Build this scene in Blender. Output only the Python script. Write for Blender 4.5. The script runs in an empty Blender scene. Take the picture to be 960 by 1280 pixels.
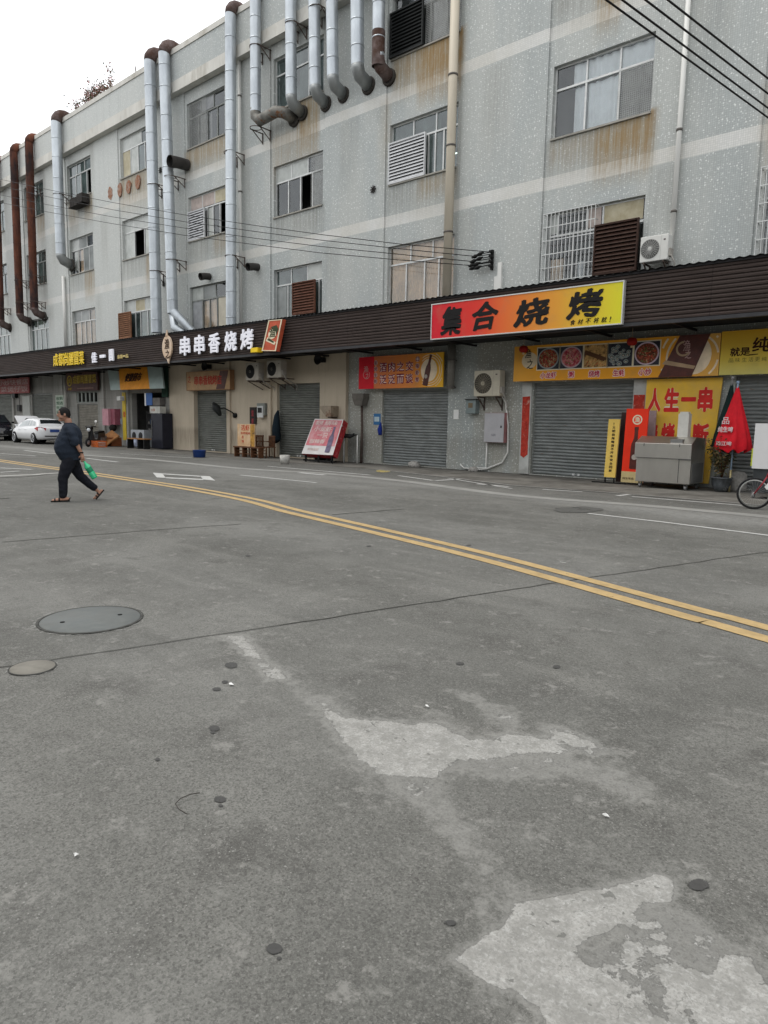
import bpy, bmesh, math, random
from mathutils import Vector, Matrix, noise
random.seed(7)
SC = bpy.context.scene
COL = SC.collection
D = 19.7      # distance of the shop front from the camera line
HC = 1.55     # eye height
RX = ((0.74567911,-0.09854265,0.65897801),(0.66602622,0.08161709,-0.74144974),(0.01928056,0.99178022,0.12649215))
F, CX, CY = 866.0, 480.0, 640.0
def ray(px, py):
    v = (px-CX, -(py-CY), -F)
    return tuple(sum(RX[i][k]*v[k] for k in range(3)) for i in range(3))
def W(px, py, o=0.0):            # point of the facade plane standing o metres out from the wall
    r = ray(px, py); t = (D-o)/r[1]
    return r[0]*t, HC+r[2]*t
def G(px, py, z=0.0):            # point on the ground
    r = ray(px, py); t = (z-HC)/r[2]
    return r[0]*t, r[1]*t
def WR(tl, br, o=0.0):
    a = W(*tl, o); b = W(*br, o)
    return a[0], b[0], b[1], a[1]

# ---------------------------------------------------------------- materials
def nd(nt, t, **k):
    n = nt.nodes.new(t)
    for a, b in k.items():
        if a == 'ins':
            for i, v in b.items(): n.inputs[i].default_value = v
        else: setattr(n, a, b)
    return n
def newmat(name):
    m = bpy.data.materials.new(name); m.use_nodes = True
    nt = m.node_tree; nt.nodes.clear()
    out = nt.nodes.new('ShaderNodeOutputMaterial'); b = nt.nodes.new('ShaderNodeBsdfPrincipled')
    nt.links.new(b.outputs[0], out.inputs[0])
    return m, nt, b, out
def C4(c): return (c[0], c[1], c[2], 1)
MATS = {}
def PM(name, col, rough=.7, metal=0, var=.18, scale=3.0, bump=.0, col2=None, mix=(.45,.65), det=6, aniso=None, emit=None, spec=None):
    if name in MATS: return MATS[name]
    m, nt, b, out = newmat(name)
    L = nt.links.new
    tc = nd(nt,'ShaderNodeTexCoord'); mp = nd(nt,'ShaderNodeMapping')
    L(tc.outputs['Object'], mp.inputs[0])
    if aniso: mp.inputs['Scale'].default_value = aniso
    n = nd(nt,'ShaderNodeTexNoise', ins={'Scale':scale,'Detail':det,'Roughness':.6})
    L(mp.outputs[0], n.inputs['Vector'])
    r = nd(nt,'ShaderNodeMapRange', ins={'From Min':.3,'From Max':.7,'To Min':1-var,'To Max':1+var})
    L(n.outputs['Fac'], r.inputs['Value'])
    vm = nd(nt,'ShaderNodeVectorMath', operation='SCALE')
    vm.inputs[0].default_value = col
    L(r.outputs[0], vm.inputs['Scale'])
    src = vm.outputs[0]
    if col2:
        n2 = nd(nt,'ShaderNodeTexNoise', ins={'Scale':scale*.7,'Detail':8,'Roughness':.7}); L(mp.outputs[0], n2.inputs['Vector'])
        r2 = nd(nt,'ShaderNodeMapRange', ins={'From Min':mix[0],'From Max':mix[1]}); L(n2.outputs['Fac'], r2.inputs['Value'])
        mx = nd(nt,'ShaderNodeMix', data_type='RGBA'); L(r2.outputs[0], mx.inputs[0]); L(src, mx.inputs[6]); mx.inputs[7].default_value = C4(col2)
        src = mx.outputs[2]
    L(src, b.inputs['Base Color'])
    b.inputs['Roughness'].default_value = rough; b.inputs['Metallic'].default_value = metal
    b.inputs['Specular IOR Level'].default_value = spec if spec is not None else (.5 if metal>.3 or rough<.31 else .14)
    if bump:
        bp = nd(nt,'ShaderNodeBump', ins={'Strength':bump,'Distance':.02}); L(n.outputs['Fac'], bp.inputs['Height']); L(bp.outputs[0], b.inputs['Normal'])
    if emit:
        b.inputs['Emission Color'].default_value = C4(emit[0]); b.inputs['Emission Strength'].default_value = emit[1]
    MATS[name] = m
    return m

def math_(nt, op, a, b=None, clamp=False):
    n = nt.nodes.new('ShaderNodeMath'); n.operation = op; n.use_clamp = clamp
    for i, v in enumerate((a, b)):
        if v is None: continue
        if isinstance(v, (int, float)): n.inputs[i].default_value = v
        else: nt.links.new(v, n.inputs[i])
    return n.outputs[0]
def ramp_(nt, v, a, b, c=0.0, d=1.0):
    n = nd(nt,'ShaderNodeMapRange', ins={'From Min':a,'From Max':b,'To Min':c,'To Max':d}); n.clamp = True
    n.interpolation_type = 'SMOOTHSTEP'
    nt.links.new(v, n.inputs['Value']); return n.outputs[0]
def mixc(nt, f, a, b):
    n = nt.nodes.new('ShaderNodeMix'); n.data_type = 'RGBA'
    for i, v in ((0,f),(6,a),(7,b)):
        if isinstance(v, (int,float)): n.inputs[i].default_value = v
        elif isinstance(v, tuple): n.inputs[i].default_value = C4(v)
        else: nt.links.new(v, n.inputs[i])
    return n.outputs[2]
def noise_(nt, vec, scale, det=6, rough=.6, dist=0):
    n = nd(nt,'ShaderNodeTexNoise', ins={'Scale':scale,'Detail':det,'Roughness':rough,'Distortion':dist})
    nt.links.new(vec, n.inputs['Vector']); return n.outputs['Fac']
def mapped(nt, vec, s):
    n = nt.nodes.new('ShaderNodeMapping'); n.inputs['Scale'].default_value = s
    nt.links.new(vec, n.inputs[0]); return n.outputs[0]

def wall_material(name, base, specks=1.0, cream=True, blue=(.415,.44,.435)):
    m, nt, b, out = newmat(name); L = nt.links.new
    tc = nd(nt,'ShaderNodeTexCoord'); P = tc.outputs['Object']
    sx = nd(nt,'ShaderNodeSeparateXYZ'); L(P, sx.inputs[0])
    flat = mapped(nt, P, (1,.02,1))
    big = noise_(nt, mapped(nt, P, (.55,.02,.12)), 1.2, 5, .55)
    c = mixc(nt, ramp_(nt, big, .4, .62), base, blue)
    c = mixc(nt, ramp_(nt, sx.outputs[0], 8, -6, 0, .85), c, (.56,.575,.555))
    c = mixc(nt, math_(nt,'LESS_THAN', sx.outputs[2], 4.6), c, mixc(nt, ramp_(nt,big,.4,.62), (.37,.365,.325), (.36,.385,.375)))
    streak = noise_(nt, mapped(nt, P, (3.2,.02,.12)), 1.6, 6, .6)
    c = mixc(nt, ramp_(nt, streak, .5, .8, 0, .35), c, tuple(v*.68 for v in base))
    # mosaic grid
    br = nd(nt,'ShaderNodeTexBrick', ins={'Scale':1.0,'Mortar Size':.006,'Mortar Smooth':.3,'Brick Width':.055,'Row Height':.055,'Bias':0.0})
    br.offset = 0; br.inputs['Color1'].default_value = (1,1,1,1); br.inputs['Color2'].default_value = (.86,.87,.87,1); br.inputs['Mortar'].default_value = (.72,.73,.72,1)
    sw = nd(nt,'ShaderNodeCombineXYZ'); L(sx.outputs[0], sw.inputs[0]); L(sx.outputs[2], sw.inputs[1]); L(sw.outputs[0], br.inputs['Vector'])
    mu = nd(nt,'ShaderNodeMix', data_type='RGBA', blend_type='MULTIPLY'); mu.inputs[0].default_value = .8
    # white glazed specks
    sp = None
    for sc, th in ((6.8,.10),(11.0,.115)):
        v = nd(nt,'ShaderNodeTexVoronoi', ins={'Scale':sc,'Randomness':1.0}); v.voronoi_dimensions = '2D'
        L(sw.outputs[0], v.inputs['Vector'])
        sr = nd(nt,'ShaderNodeSeparateColor'); L(v.outputs['Color'], sr.inputs[0])
        lim = ramp_(nt, sr.outputs[0], .12, 1.0, .0, th*1.5)
        s = math_(nt,'LESS_THAN', v.outputs['Distance'], lim)
        sp = s if sp is None else math_(nt,'MAXIMUM', sp, s)
    c = mixc(nt, math_(nt,'MULTIPLY', sp, .85*specks), c, (.74,.76,.74))
    if cream:
        bands = None
        for a, z in ((8.68,9.07),(12.93,13.30)):
            q = math_(nt,'MULTIPLY', math_(nt,'GREATER_THAN', sx.outputs[2], a), math_(nt,'LESS_THAN', sx.outputs[2], z))
            bands = q if bands is None else math_(nt,'MAXIMUM', bands, q)
        c = mixc(nt, bands, c, mixc(nt, ramp_(nt, big, .35,.65), (.60,.59,.55), (.66,.66,.64)))
    L(c, mu.inputs[6]); L(br.outputs['Color'], mu.inputs[7]); c = mu.outputs[2]
    at = nd(nt,'ShaderNodeAttribute', attribute_name='rust'); ad = nd(nt,'ShaderNodeAttribute', attribute_name='dirt')
    s2 = noise_(nt, mapped(nt, P, (7.5,.02,.16)), 1.5, 9, .72)
    s3 = noise_(nt, mapped(nt, P, (2.0,.02,1.1)), 2.5, 8, .7)
    d = math_(nt,'MULTIPLY', ad.outputs['Fac'], ramp_(nt, s2, .36, .66, .25, 1.0), True)
    c = mixc(nt, math_(nt,'MULTIPLY', d, .7), c, (.17,.165,.14))
    r = math_(nt,'MULTIPLY', at.outputs['Fac'], math_(nt,'MULTIPLY', ramp_(nt, s2, .34, .64), ramp_(nt, s3, .25,.6,.35,1)), True)
    c = mixc(nt, math_(nt,'MULTIPLY', at.outputs['Fac'], math_(nt,'MULTIPLY', ramp_(nt, s2, .3,.56,.35,1), ramp_(nt, s3, .3,.6,.55,1))), c, (.30,.235,.125))
    c = mixc(nt, math_(nt,'MULTIPLY', r, .85), c, (.235,.135,.05))
    L(c, b.inputs['Base Color']); b.inputs['Roughness'].default_value = .55; b.inputs['Specular IOR Level'].default_value=.2
    bp = nd(nt,'ShaderNodeBump', ins={'Strength':.25,'Distance':.01}); L(br.outputs['Fac'], bp.inputs['Height']); bp.invert = True
    L(bp.outputs[0], b.inputs['Normal'])
    return m
def grime_material(name, base, dark, light=None, joints=None):
    """plaster or small tiles with streaky dirt, dirtier by noise only"""
    m, nt, b, out = newmat(name); L = nt.links.new
    tc = nd(nt,'ShaderNodeTexCoord'); P = tc.outputs['Object']
    a = noise_(nt, mapped(nt, P, (1,.1,.35)), 1.1, 8, .62); s = noise_(nt, mapped(nt, P, (4,.1,.3)), 2.2, 8, .7); f = noise_(nt, P, 30, 4)
    c = mixc(nt, ramp_(nt, a, .38,.66), base, light or tuple(v*.85 for v in base))
    c = mixc(nt, ramp_(nt, s, .52,.8,0,.75), c, dark)
    ad = nd(nt,'ShaderNodeAttribute', attribute_name='dirt')
    c = mixc(nt, math_(nt,'MULTIPLY', ad.outputs['Fac'], ramp_(nt, s, .35,.6,.3,1)), c, dark)
    if joints:
        sx = nd(nt,'ShaderNodeSeparateXYZ'); L(P, sx.inputs[0]); sw = nd(nt,'ShaderNodeCombineXYZ'); L(sx.outputs[0], sw.inputs[0]); L(sx.outputs[2], sw.inputs[1])
        br = nd(nt,'ShaderNodeTexBrick', ins={'Scale':1.0,'Mortar Size':.008,'Brick Width':joints[0],'Row Height':joints[1]}); br.offset = 0
        L(sw.outputs[0], br.inputs['Vector']); c = mixc(nt, math_(nt,'MULTIPLY', br.outputs['Fac'], .6), c, tuple(v*.5 for v in base))
    L(c, b.inputs['Base Color']); b.inputs['Roughness'].default_value = .8; b.inputs['Specular IOR Level'].default_value=.12
    bp = nd(nt,'ShaderNodeBump', ins={'Strength':.2,'Distance':.01}); L(f, bp.inputs['Height']); L(bp.outputs[0], b.inputs['Normal'])
    return m
def glass_material(name, tint=(.93,.96,.96), refl=.09, dirt=.07, dcol=(.35,.38,.37)):
    m = bpy.data.materials.new(name); m.use_nodes = True; nt = m.node_tree; nt.nodes.clear(); L = nt.links.new
    out = nd(nt,'ShaderNodeOutputMaterial'); tr = nd(nt,'ShaderNodeBsdfTransparent'); tr.inputs[0].default_value = C4(tint)
    gl = nd(nt,'ShaderNodeBsdfGlossy'); gl.inputs['Roughness'].default_value = .04; gl.inputs[0].default_value = (.9,.93,.95,1)
    df = nd(nt,'ShaderNodeBsdfDiffuse'); df.inputs[0].default_value = C4(dcol)
    tc = nd(nt,'ShaderNodeTexCoord'); n = noise_(nt, tc.outputs['Object'], 1.7, 7, .65)
    fr = nd(nt,'ShaderNodeFresnel', ins={'IOR':1.5}); k = math_(nt,'ADD', fr.outputs[0], refl-.05, True)
    m1 = nd(nt,'ShaderNodeMixShader'); L(ramp_(nt, n, .3,.75, dirt*.4, dirt*1.6), m1.inputs[0]); L(tr.outputs[0], m1.inputs[1]); L(df.outputs[0], m1.inputs[2])
    m2 = nd(nt,'ShaderNodeMixShader'); L(k, m2.inputs[0]); L(m1.outputs[0], m2.inputs[1]); L(gl.outputs[0], m2.inputs[2]); L(m2.outputs[0], out.inputs[0])
    bp = nd(nt,'ShaderNodeBump', ins={'Strength':.06,'Distance':.05}); L(noise_(nt, tc.outputs['Object'], 1.1, 2), bp.inputs['Height']); L(bp.outputs[0], gl.inputs['Normal'])
    MATS[name] = m; return m

def road_material(name, worn=False, col=None, alpha_noise=None):
    m, nt, b, out = newmat(name); L = nt.links.new
    tc = nd(nt,'ShaderNodeTexCoord'); P = tc.outputs['Object']
    fine = noise_(nt, P, 90, 3, .7); med = noise_(nt, P, 9, 9, .72); big = noise_(nt, P, .55, 8, .62, .6); mid = noise_(nt, P, 2.3, 8, .68, .3)
    c = mixc(nt, ramp_(nt, big, .32,.68), (.088,.088,.080), (.160,.159,.146))
    c = mixc(nt, ramp_(nt, mid, .48,.68,0,.8), c, (.074,.072,.066))
    strk = noise_(nt, mapped(nt, P, (.35,2.4,1)), 1.0, 7, .6)
    c = mixc(nt, ramp_(nt, strk, .50,.72,0,.55), c, (.20,.197,.18))
    c = mixc(nt, math_(nt,'MULTIPLY', ramp_(nt, med, .55,.68), ramp_(nt, mid, .42,.6,.25,.9)), c, (.215,.212,.195))
    ag = nd(nt,'ShaderNodeTexVoronoi', ins={'Scale':120.0}); L(P, ag.inputs['Vector']); ags = nd(nt,'ShaderNodeSeparateColor'); L(ag.outputs['Color'], ags.inputs[0])
    g2 = noise_(nt, P, 210, 2, .6); g3 = noise_(nt, P, 42, 5, .75)
    c = mixc(nt, ramp_(nt, ags.outputs[0], .6,1,0,.38), c, (.225,.22,.203)); c = mixc(nt, ramp_(nt, ags.outputs[1], .6,1,0,.65), c, (.060,.059,.054))
    c = mixc(nt, ramp_(nt, fine, .50,.62,0,.6), c, (.070,.069,.063)); c = mixc(nt, ramp_(nt, g3, .53,.65,0,.30), c, (.215,.21,.195)); c = mixc(nt, ramp_(nt, g2, .54,.66,0,.38), c, (.25,.245,.23))
    v = nd(nt,'ShaderNodeTexVoronoi', ins={'Scale':95.0,'Randomness':1.0}); L(P, v.inputs['Vector'])
    vs = nd(nt,'ShaderNodeSeparateColor'); L(v.outputs['Color'], vs.inputs[0])
    speck = math_(nt,'MULTIPLY', math_(nt,'LESS_THAN', v.outputs['Distance'], ramp_(nt, vs.outputs[1], .78,1,0,.36)), ramp_(nt, mid, .38,.62,.25,1))
    c = mixc(nt, math_(nt,'MULTIPLY', speck, .6), c, (.32,.32,.30))
    h = math_(nt,'ADD', math_(nt,'MULTIPLY', fine, .5), math_(nt,'MULTIPLY', med, .5))
    gr = noise_(nt, P, 34, 6, .75, .2)
    c = mixc(nt, ramp_(nt, gr, .54,.68,0,.42), c, (.20,.197,.182)); c = mixc(nt, ramp_(nt, gr, .47,.36,0,.65), c, (.09,.09,.083))
    cl2 = noise_(nt, P, 5.5, 10, .78)
    c = mixc(nt, ramp_(nt, cl2, .57,.66,0,.55), c, (.225,.222,.205))
    ad = nd(nt,'ShaderNodeAttribute', attribute_name='dirt')
    c = mixc(nt, math_(nt,'MULTIPLY', ad.outputs['Fac'], ramp_(nt, strk, .3,.6,.45,.9)), c, (.075,.074,.068))
    al = nd(nt,'ShaderNodeAttribute', attribute_name='pale')
    c = mixc(nt, math_(nt,'MULTIPLY', al.outputs['Fac'], ramp_(nt, med, .3,.65,.3,.85)), c, (.30,.30,.285))
    c = mixc(nt, math_(nt,'MULTIPLY', ramp_(nt, cl2, .54,.64), ramp_(nt, mid, .40,.56,.0,.55)), c, (.235,.23,.213))
    # worn white road paint with a peeled edge
    pa = nd(nt,'ShaderNodeAttribute', attribute_name='paint')
    e1 = noise_(nt, P, 3.6, 4, .55); e2 = noise_(nt, P, 15, 12, .74, .3)
    t = math_(nt,'ADD', pa.outputs['Fac'], math_(nt,'ADD', math_(nt,'MULTIPLY', math_(nt,'SUBTRACT', e1, .5), 1.0), math_(nt,'MULTIPLY', math_(nt,'SUBTRACT', e2, .5), 1.15)))
    solid = math_(nt,'MAXIMUM', math_(nt,'MULTIPLY', ramp_(nt, t, .48,.70), .55), ramp_(nt, t, .63,.65)); dust = ramp_(nt, t, .10,.55)
    c = mixc(nt, math_(nt,'MULTIPLY', dust, ramp_(nt, e2, .25,.7,.35,.85)), c, (.245,.242,.225))
    c = mixc(nt, math_(nt,'MULTIPLY', dust, ramp_(nt, ags.outputs[1], .65,1,0,.35)), c, (.12,.118,.108))
    edge = math_(nt,'MULTIPLY', ramp_(nt, t, .60,.637), ramp_(nt, t, .640,.652,1,0))  # dark line along the peel, painted in as the paint's thickness shadow
    crk = nd(nt,'ShaderNodeTexVoronoi', feature='DISTANCE_TO_EDGE', ins={'Scale':9.0}); wv = nd(nt,'ShaderNodeVectorMath', operation='ADD'); L(P, wv.inputs[0])
    nz = nd(nt,'ShaderNodeTexNoise', ins={'Scale':14.0,'Detail':6.0}); L(P, nz.inputs['Vector']); sc = nd(nt,'ShaderNodeVectorMath', operation='SCALE'); sc.inputs['Scale'].default_value = .14; L(nz.outputs['Color'], sc.inputs[0]); L(sc.outputs[0], wv.inputs[1]); L(wv.outputs[0], crk.inputs['Vector'])
    crack = math_(nt,'MULTIPLY', math_(nt,'LESS_THAN', crk.outputs['Distance'], .012), ramp_(nt, e1, .5,.62))
    pc = mixc(nt, ramp_(nt, med, .38,.62), (.325,.32,.30), (.235,.232,.215)); pc = mixc(nt, ramp_(nt, e2, .56,.68,0,.55), pc, (.20,.20,.19)); pc = mixc(nt, ramp_(nt, gr, .50,.62,0,.4), pc, (.46,.46,.44))
    pc = mixc(nt, ramp_(nt, ags.outputs[1], .6,1,0,.5), pc, (.19,.187,.175)); pc = mixc(nt, ramp_(nt, fine, .50,.64,0,.6), pc, (.20,.197,.184)); pc = mixc(nt, math_(nt,'MULTIPLY', crack, .6), pc, (.13,.13,.12))
    pit = nd(nt,'ShaderNodeTexVoronoi', ins={'Scale':26.0}); L(wv.outputs[0], pit.inputs['Vector']); ps = nd(nt,'ShaderNodeSeparateColor'); L(pit.outputs['Color'], ps.inputs[0])
    pitm = math_(nt,'LESS_THAN', pit.outputs['Distance'], ramp_(nt, ps.outputs[0], .7,1,0,.30))
    pc = mixc(nt, math_(nt,'MULTIPLY', pitm, .75), pc, (.12,.12,.11))
    c = mixc(nt, solid, c, pc); c = mixc(nt, math_(nt,'MULTIPLY', edge, .45), c, (.07,.07,.065))
    h = math_(nt,'ADD', h, math_(nt,'MULTIPLY', solid, .7))
    L(c, b.inputs['Base Color']); b.inputs['Roughness'].default_value = .85; b.inputs['Specular IOR Level'].default_value = .12
    bp = nd(nt,'ShaderNodeBump', ins={'Strength':.7,'Distance':.010}); L(h, bp.inputs['Height']); L(bp.outputs[0], b.inputs['Normal'])
    return m
def paint_material(name, col, wear=.45, scale=4):
    """road paint: real gaps where it has worn off"""
    m, nt, b, out = newmat(name); L = nt.links.new
    tc = nd(nt,'ShaderNodeTexCoord'); P = tc.outputs['Object']
    a = noise_(nt, P, scale, 9, .7); f = noise_(nt, P, 45, 4, .7)
    c = mixc(nt, ramp_(nt, a, .35,.7), col, tuple(v*.72 for v in col)); c = mixc(nt, ramp_(nt, f, .55,.75,0,.5), c, tuple(v*.5 for v in col))
    L(c, b.inputs['Base Color']); b.inputs['Roughness'].default_value = .75
    tr = nd(nt,'ShaderNodeBsdfTransparent'); mx = nd(nt,'ShaderNodeMixShader')
    t = math_(nt,'ADD', math_(nt,'MULTIPLY', a, .75), math_(nt,'MULTIPLY', f, .25))
    L(ramp_(nt, t, wear-.05, wear+.05), mx.inputs[0]); L(tr.outputs[0], mx.inputs[1]); L(b.outputs[0], mx.inputs[2]); L(mx.outputs[0], out.inputs[0])
    return m

# ---------------------------------------------------------------- mesh helpers
ORG = {}
class MB:
    def __init__(s): s.v=[]; s.f=[]; s.mi=[]; s.sm=[]
    def add(s, vs, fs, mi=0, smooth=False):
        o = len(s.v); s.v += [tuple(v) for v in vs]
        for f in fs: s.f.append(tuple(o+i for i in f)); s.mi.append(mi); s.sm.append(smooth)
        return s
    def box(s, x0,x1,y0,y1,z0,z1, mi=0):
        if x0>x1: x0,x1=x1,x0
        if y0>y1: y0,y1=y1,y0
        if z0>z1: z0,z1=z1,z0
        return s.add([(x0,y0,z0),(x1,y0,z0),(x1,y1,z0),(x0,y1,z0),(x0,y0,z1),(x1,y0,z1),(x1,y1,z1),(x0,y1,z1)],
            [(0,3,2,1),(4,5,6,7),(0,1,5,4),(1,2,6,5),(2,3,7,6),(3,0,4,7)], mi)
    def quad(s, a,b,c,d, mi=0): return s.add([a,b,c,d],[(0,1,2,3)],mi)
    def tube(s, pts, r, n=10, mi=0, caps=True, smooth=True):
        pts=[Vector(p) for p in pts]; rr = r if isinstance(r,(list,tuple)) else [r]*len(pts)
        vs=[]; prev=None
        for i,p in enumerate(pts):
            t = (pts[min(i+1,len(pts)-1)]-pts[max(i-1,0)]).normalized()
            if prev is None:
                a = Vector((0,0,1)) if abs(t.z)<.9 else Vector((1,0,0))
                u = t.cross(a).normalized()
            else:
                u = (prev - t*prev.dot(t)).normalized()
            prev=u; w=t.cross(u)
            for k in range(n):
                an=2*math.pi*k/n; vs.append(p+u*(math.cos(an)*rr[i])+w*(math.sin(an)*rr[i]))
        fs=[]
        for i in range(len(pts)-1):
            for k in range(n):
                a=i*n+k; b=i*n+(k+1)%n; fs.append((a,b,b+n,a+n))
        s.add(vs,fs,mi,smooth)
        if caps:
            o=len(s.v)-len(vs)
            s.f.append(tuple(o+k for k in reversed(range(n)))); s.mi.append(mi); s.sm.append(False)
            s.f.append(tuple(o+(len(pts)-1)*n+k for k in range(n))); s.mi.append(mi); s.sm.append(False)
        return s
    def lathe(s, prof, c=(0,0,0), n=20, mi=0, axis='z'):
        vs=[]
        for r,z in prof:
            for k in range(n):
                a=2*math.pi*k/n; p=(r*math.cos(a), r*math.sin(a), z)
                if axis=='y': p=(p[0], -p[2], p[1])
                if axis=='x': p=(p[2], p[0], p[1])
                vs.append((c[0]+p[0],c[1]+p[1],c[2]+p[2]))
        fs=[(i*n+k,i*n+(k+1)%n,(i+1)*n+(k+1)%n,(i+1)*n+k) for i in range(len(prof)-1) for k in range(n)]
        s.add(vs,fs,mi,True)
        return s
    def prism(s, pts, y0, y1, mi=0):      # outline in x,z extruded along y
        n=len(pts); vs=[(x,y0,z) for x,z in pts]+[(x,y1,z) for x,z in pts]
        ar=sum(pts[i][0]*pts[(i+1)%n][1]-pts[(i+1)%n][0]*pts[i][1] for i in range(n))
        fs=[tuple(range(n)), tuple(reversed(range(n,2*n)))]
        for i in range(n): j=(i+1)%n; fs.append((i,i+n,j+n,j))
        if ar<0: fs=[tuple(reversed(f)) for f in fs]
        return s.add(vs,fs,mi)
    def bar(s, a, b, w, h=None, mi=0):    # square bar between two points
        a=Vector(a); b=Vector(b); t=(b-a).normalized(); h=h or w
        u = Vector((0,0,1)) if abs(t.z)<.9 else Vector((0,1,0))
        p=t.cross(u).normalized()*w/2; q=p.normalized().cross(t)*h/2
        vs=[a-p-q,a+p-q,a+p+q,a-p+q,b-p-q,b+p-q,b+p+q,b-p+q]
        return s.add(vs,[(0,3,2,1),(4,5,6,7),(0,1,5,4),(1,2,6,5),(2,3,7,6),(3,0,4,7)],mi)
    def xf(s, M, start=0):
        s.v = s.v[:start]+[tuple(M@Vector(v)) for v in s.v[start:]]; return s
    def mesh(s, name, org=(0,0,0)):
        me=bpy.data.meshes.new(name); me.from_pydata([(v[0]-org[0],v[1]-org[1],v[2]-org[2]) for v in s.v],[],s.f)
        me.polygons.foreach_set('material_index', s.mi); me.polygons.foreach_set('use_smooth', s.sm)
        me.update(); return me
    def build(s, name, mats, parent=None, bevel=0, org=None):
        if not isinstance(mats,(list,tuple)): mats=[mats]
        if parent is not None: o0 = ORG[parent.name]
        elif org is not None: o0 = org
        else:
            xs=[v[0] for v in s.v]; ys=[v[1] for v in s.v]; zs=[v[2] for v in s.v]
            o0=((min(xs)+max(xs))/2,(min(ys)+max(ys))/2,min(zs))
        me=s.mesh(name,o0)
        for m in mats: me.materials.append(m)
        ob=bpy.data.objects.new(name,me); COL.objects.link(ob)
        if parent is not None: ob.parent=parent; ORG[ob.name]=o0
        else: ob.location=o0; ORG[ob.name]=o0
        if bevel:
            md=ob.modifiers.new('bevel','BEVEL'); md.width=bevel; md.segments=2; md.limit_method='ANGLE'
        return ob
def tag(o, label=None, cat=None, group=None, kind=None):
    if label: o['label']=label
    if cat: o['category']=cat
    if group: o['group']=group
    if kind: o['kind']=kind
    return o
def thing(name, label, cat, loc, group=None, rz=0, local=False):
    o=bpy.data.objects.new(name,None); COL.objects.link(o); o.location=loc; o.rotation_euler=(0,0,rz)
    o.empty_display_size=.2
    ORG[o.name]=(0,0,0) if local else tuple(loc)
    return tag(o,label,cat,group)
def copy_tree(o, parent=None):
    c=o.copy(); COL.objects.link(c)
    if parent is not None: c.parent=parent
    ORG[c.name]=ORG.get(o.name,(0,0,0))
    for ch in list(o.children): copy_tree(ch,c)
    return c
TXT={}
def text_mesh(s, bold=.0, res=2):
    k=(s,bold,res)
    if k in TXT: return TXT[k]
    cu=bpy.data.curves.new('txt','FONT'); cu.body=s; cu.size=1; cu.offset=bold; cu.resolution_u=res; cu.extrude=.5
    ob=bpy.data.objects.new('txt',cu); COL.objects.link(ob)
    dg=bpy.context.evaluated_depsgraph_get(); me=bpy.data.meshes.new_from_object(ob.evaluated_get(dg))
    vs=[tuple(v.co) for v in me.vertices]; fs=[tuple(p.vertices) for p in me.polygons]
    bpy.data.objects.remove(ob); bpy.data.curves.remove(cu); bpy.data.meshes.remove(me)
    TXT[k]=(vs,fs); return TXT[k]
def put_text(mb, s, x0,x1,z0,z1, y, th=.01, bold=.0, mi=0, warp=0, shear=0, res=2, pad=0, M=None):
    """lettering filling the rectangle, its front th metres before y; bold = stroke growth in em"""
    vs,fs=text_mesh(s,0,res)
    if not vs: return mb
    xs=[v[0] for v in vs]; ys=[v[1] for v in vs]; ax,bx,az,bz=min(xs),max(xs),min(ys),max(ys)
    ex=(x1-x0)/max(bx-ax,1e-6); ez=(z1-z0)/max(bz-az,1e-6)
    n=0 if bold<=0 else (6 if bold<.05 else 10); gx=bold*ex*.8; gz=min(bold*ez*.8,(z1-z0)*.22); gx=min(gx,(x1-x0)*.22)
    sh=[(0,0)]+[(math.cos(2*math.pi*k/n+.4),math.sin(2*math.pi*k/n+.4)) for k in range(n)]
    for q,(du,dw) in enumerate(sh):
        out=[]; yo=y-th*.12*q/max(1,n)
        for v in vs:
            u=(v[0]-ax)/max(bx-ax,1e-6); w=(v[1]-az)/max(bz-az,1e-6)
            X=x0+gx+u*(x1-x0-2*gx); Z=z0+gz+w*(z1-z0-2*gz)
            if warp:
                k_=warp*(x1-x0)*1.1/max(1,len(s)); qv=Vector((v[0]*2.3,v[1]*2.3,len(s)*1.7+ord(s[0])%9)); X+=noise.noise(qv)*k_; Z+=noise.noise(qv+Vector((9,3,1)))*k_
                qv=Vector((v[0]*9,v[1]*9,3.3+.3*q)); X+=noise.noise(qv)*k_*.4; Z+=noise.noise(qv+Vector((4,8,1)))*k_*.4
            X+=shear*(Z-z0)
            out.append((X+du*gx, yo-(v[2]+.5)*th*.88, Z+dw*gz))
        if M is not None: out=[tuple(M@Vector(p)) for p in out]
        mb.add(out,fs,mi)
    return mb
def disc(mb, cx,cz,r,y,th=.01,mi=0,rz=None,n=24):
    pts=[(cx+r*math.cos(2*math.pi*k/n), cz+(rz or r)*math.sin(2*math.pi*k/n)) for k in range(n)]
    return mb.prism(pts,y-th,y,mi)
def ring(mb,cx,cz,r0,r1,y,th=.004,mi=0,a0=0,a1=360,n=40,clip=None):
    for k in range(n):
        a=math.radians(a0+(a1-a0)*k/n); b=math.radians(a0+(a1-a0)*(k+1)/n)
        q=[(cx+r0*math.cos(a),cz+r0*math.sin(a)),(cx+r1*math.cos(a),cz+r1*math.sin(a)),(cx+r1*math.cos(b),cz+r1*math.sin(b)),(cx+r0*math.cos(b),cz+r0*math.sin(b))]
        if clip and any(not(clip[0]<=p[0]<=clip[1] and clip[2]<=p[1]<=clip[3]) for p in q): continue
        mb.prism(q,y-th,y,mi)
    return mb
def apply_mods(ob):
    dg=bpy.context.evaluated_depsgraph_get(); dg.update()
    me=bpy.data.meshes.new_from_object(ob.evaluated_get(dg)); ob.modifiers.clear(); old=ob.data; ob.data=me
    return ob
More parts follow.
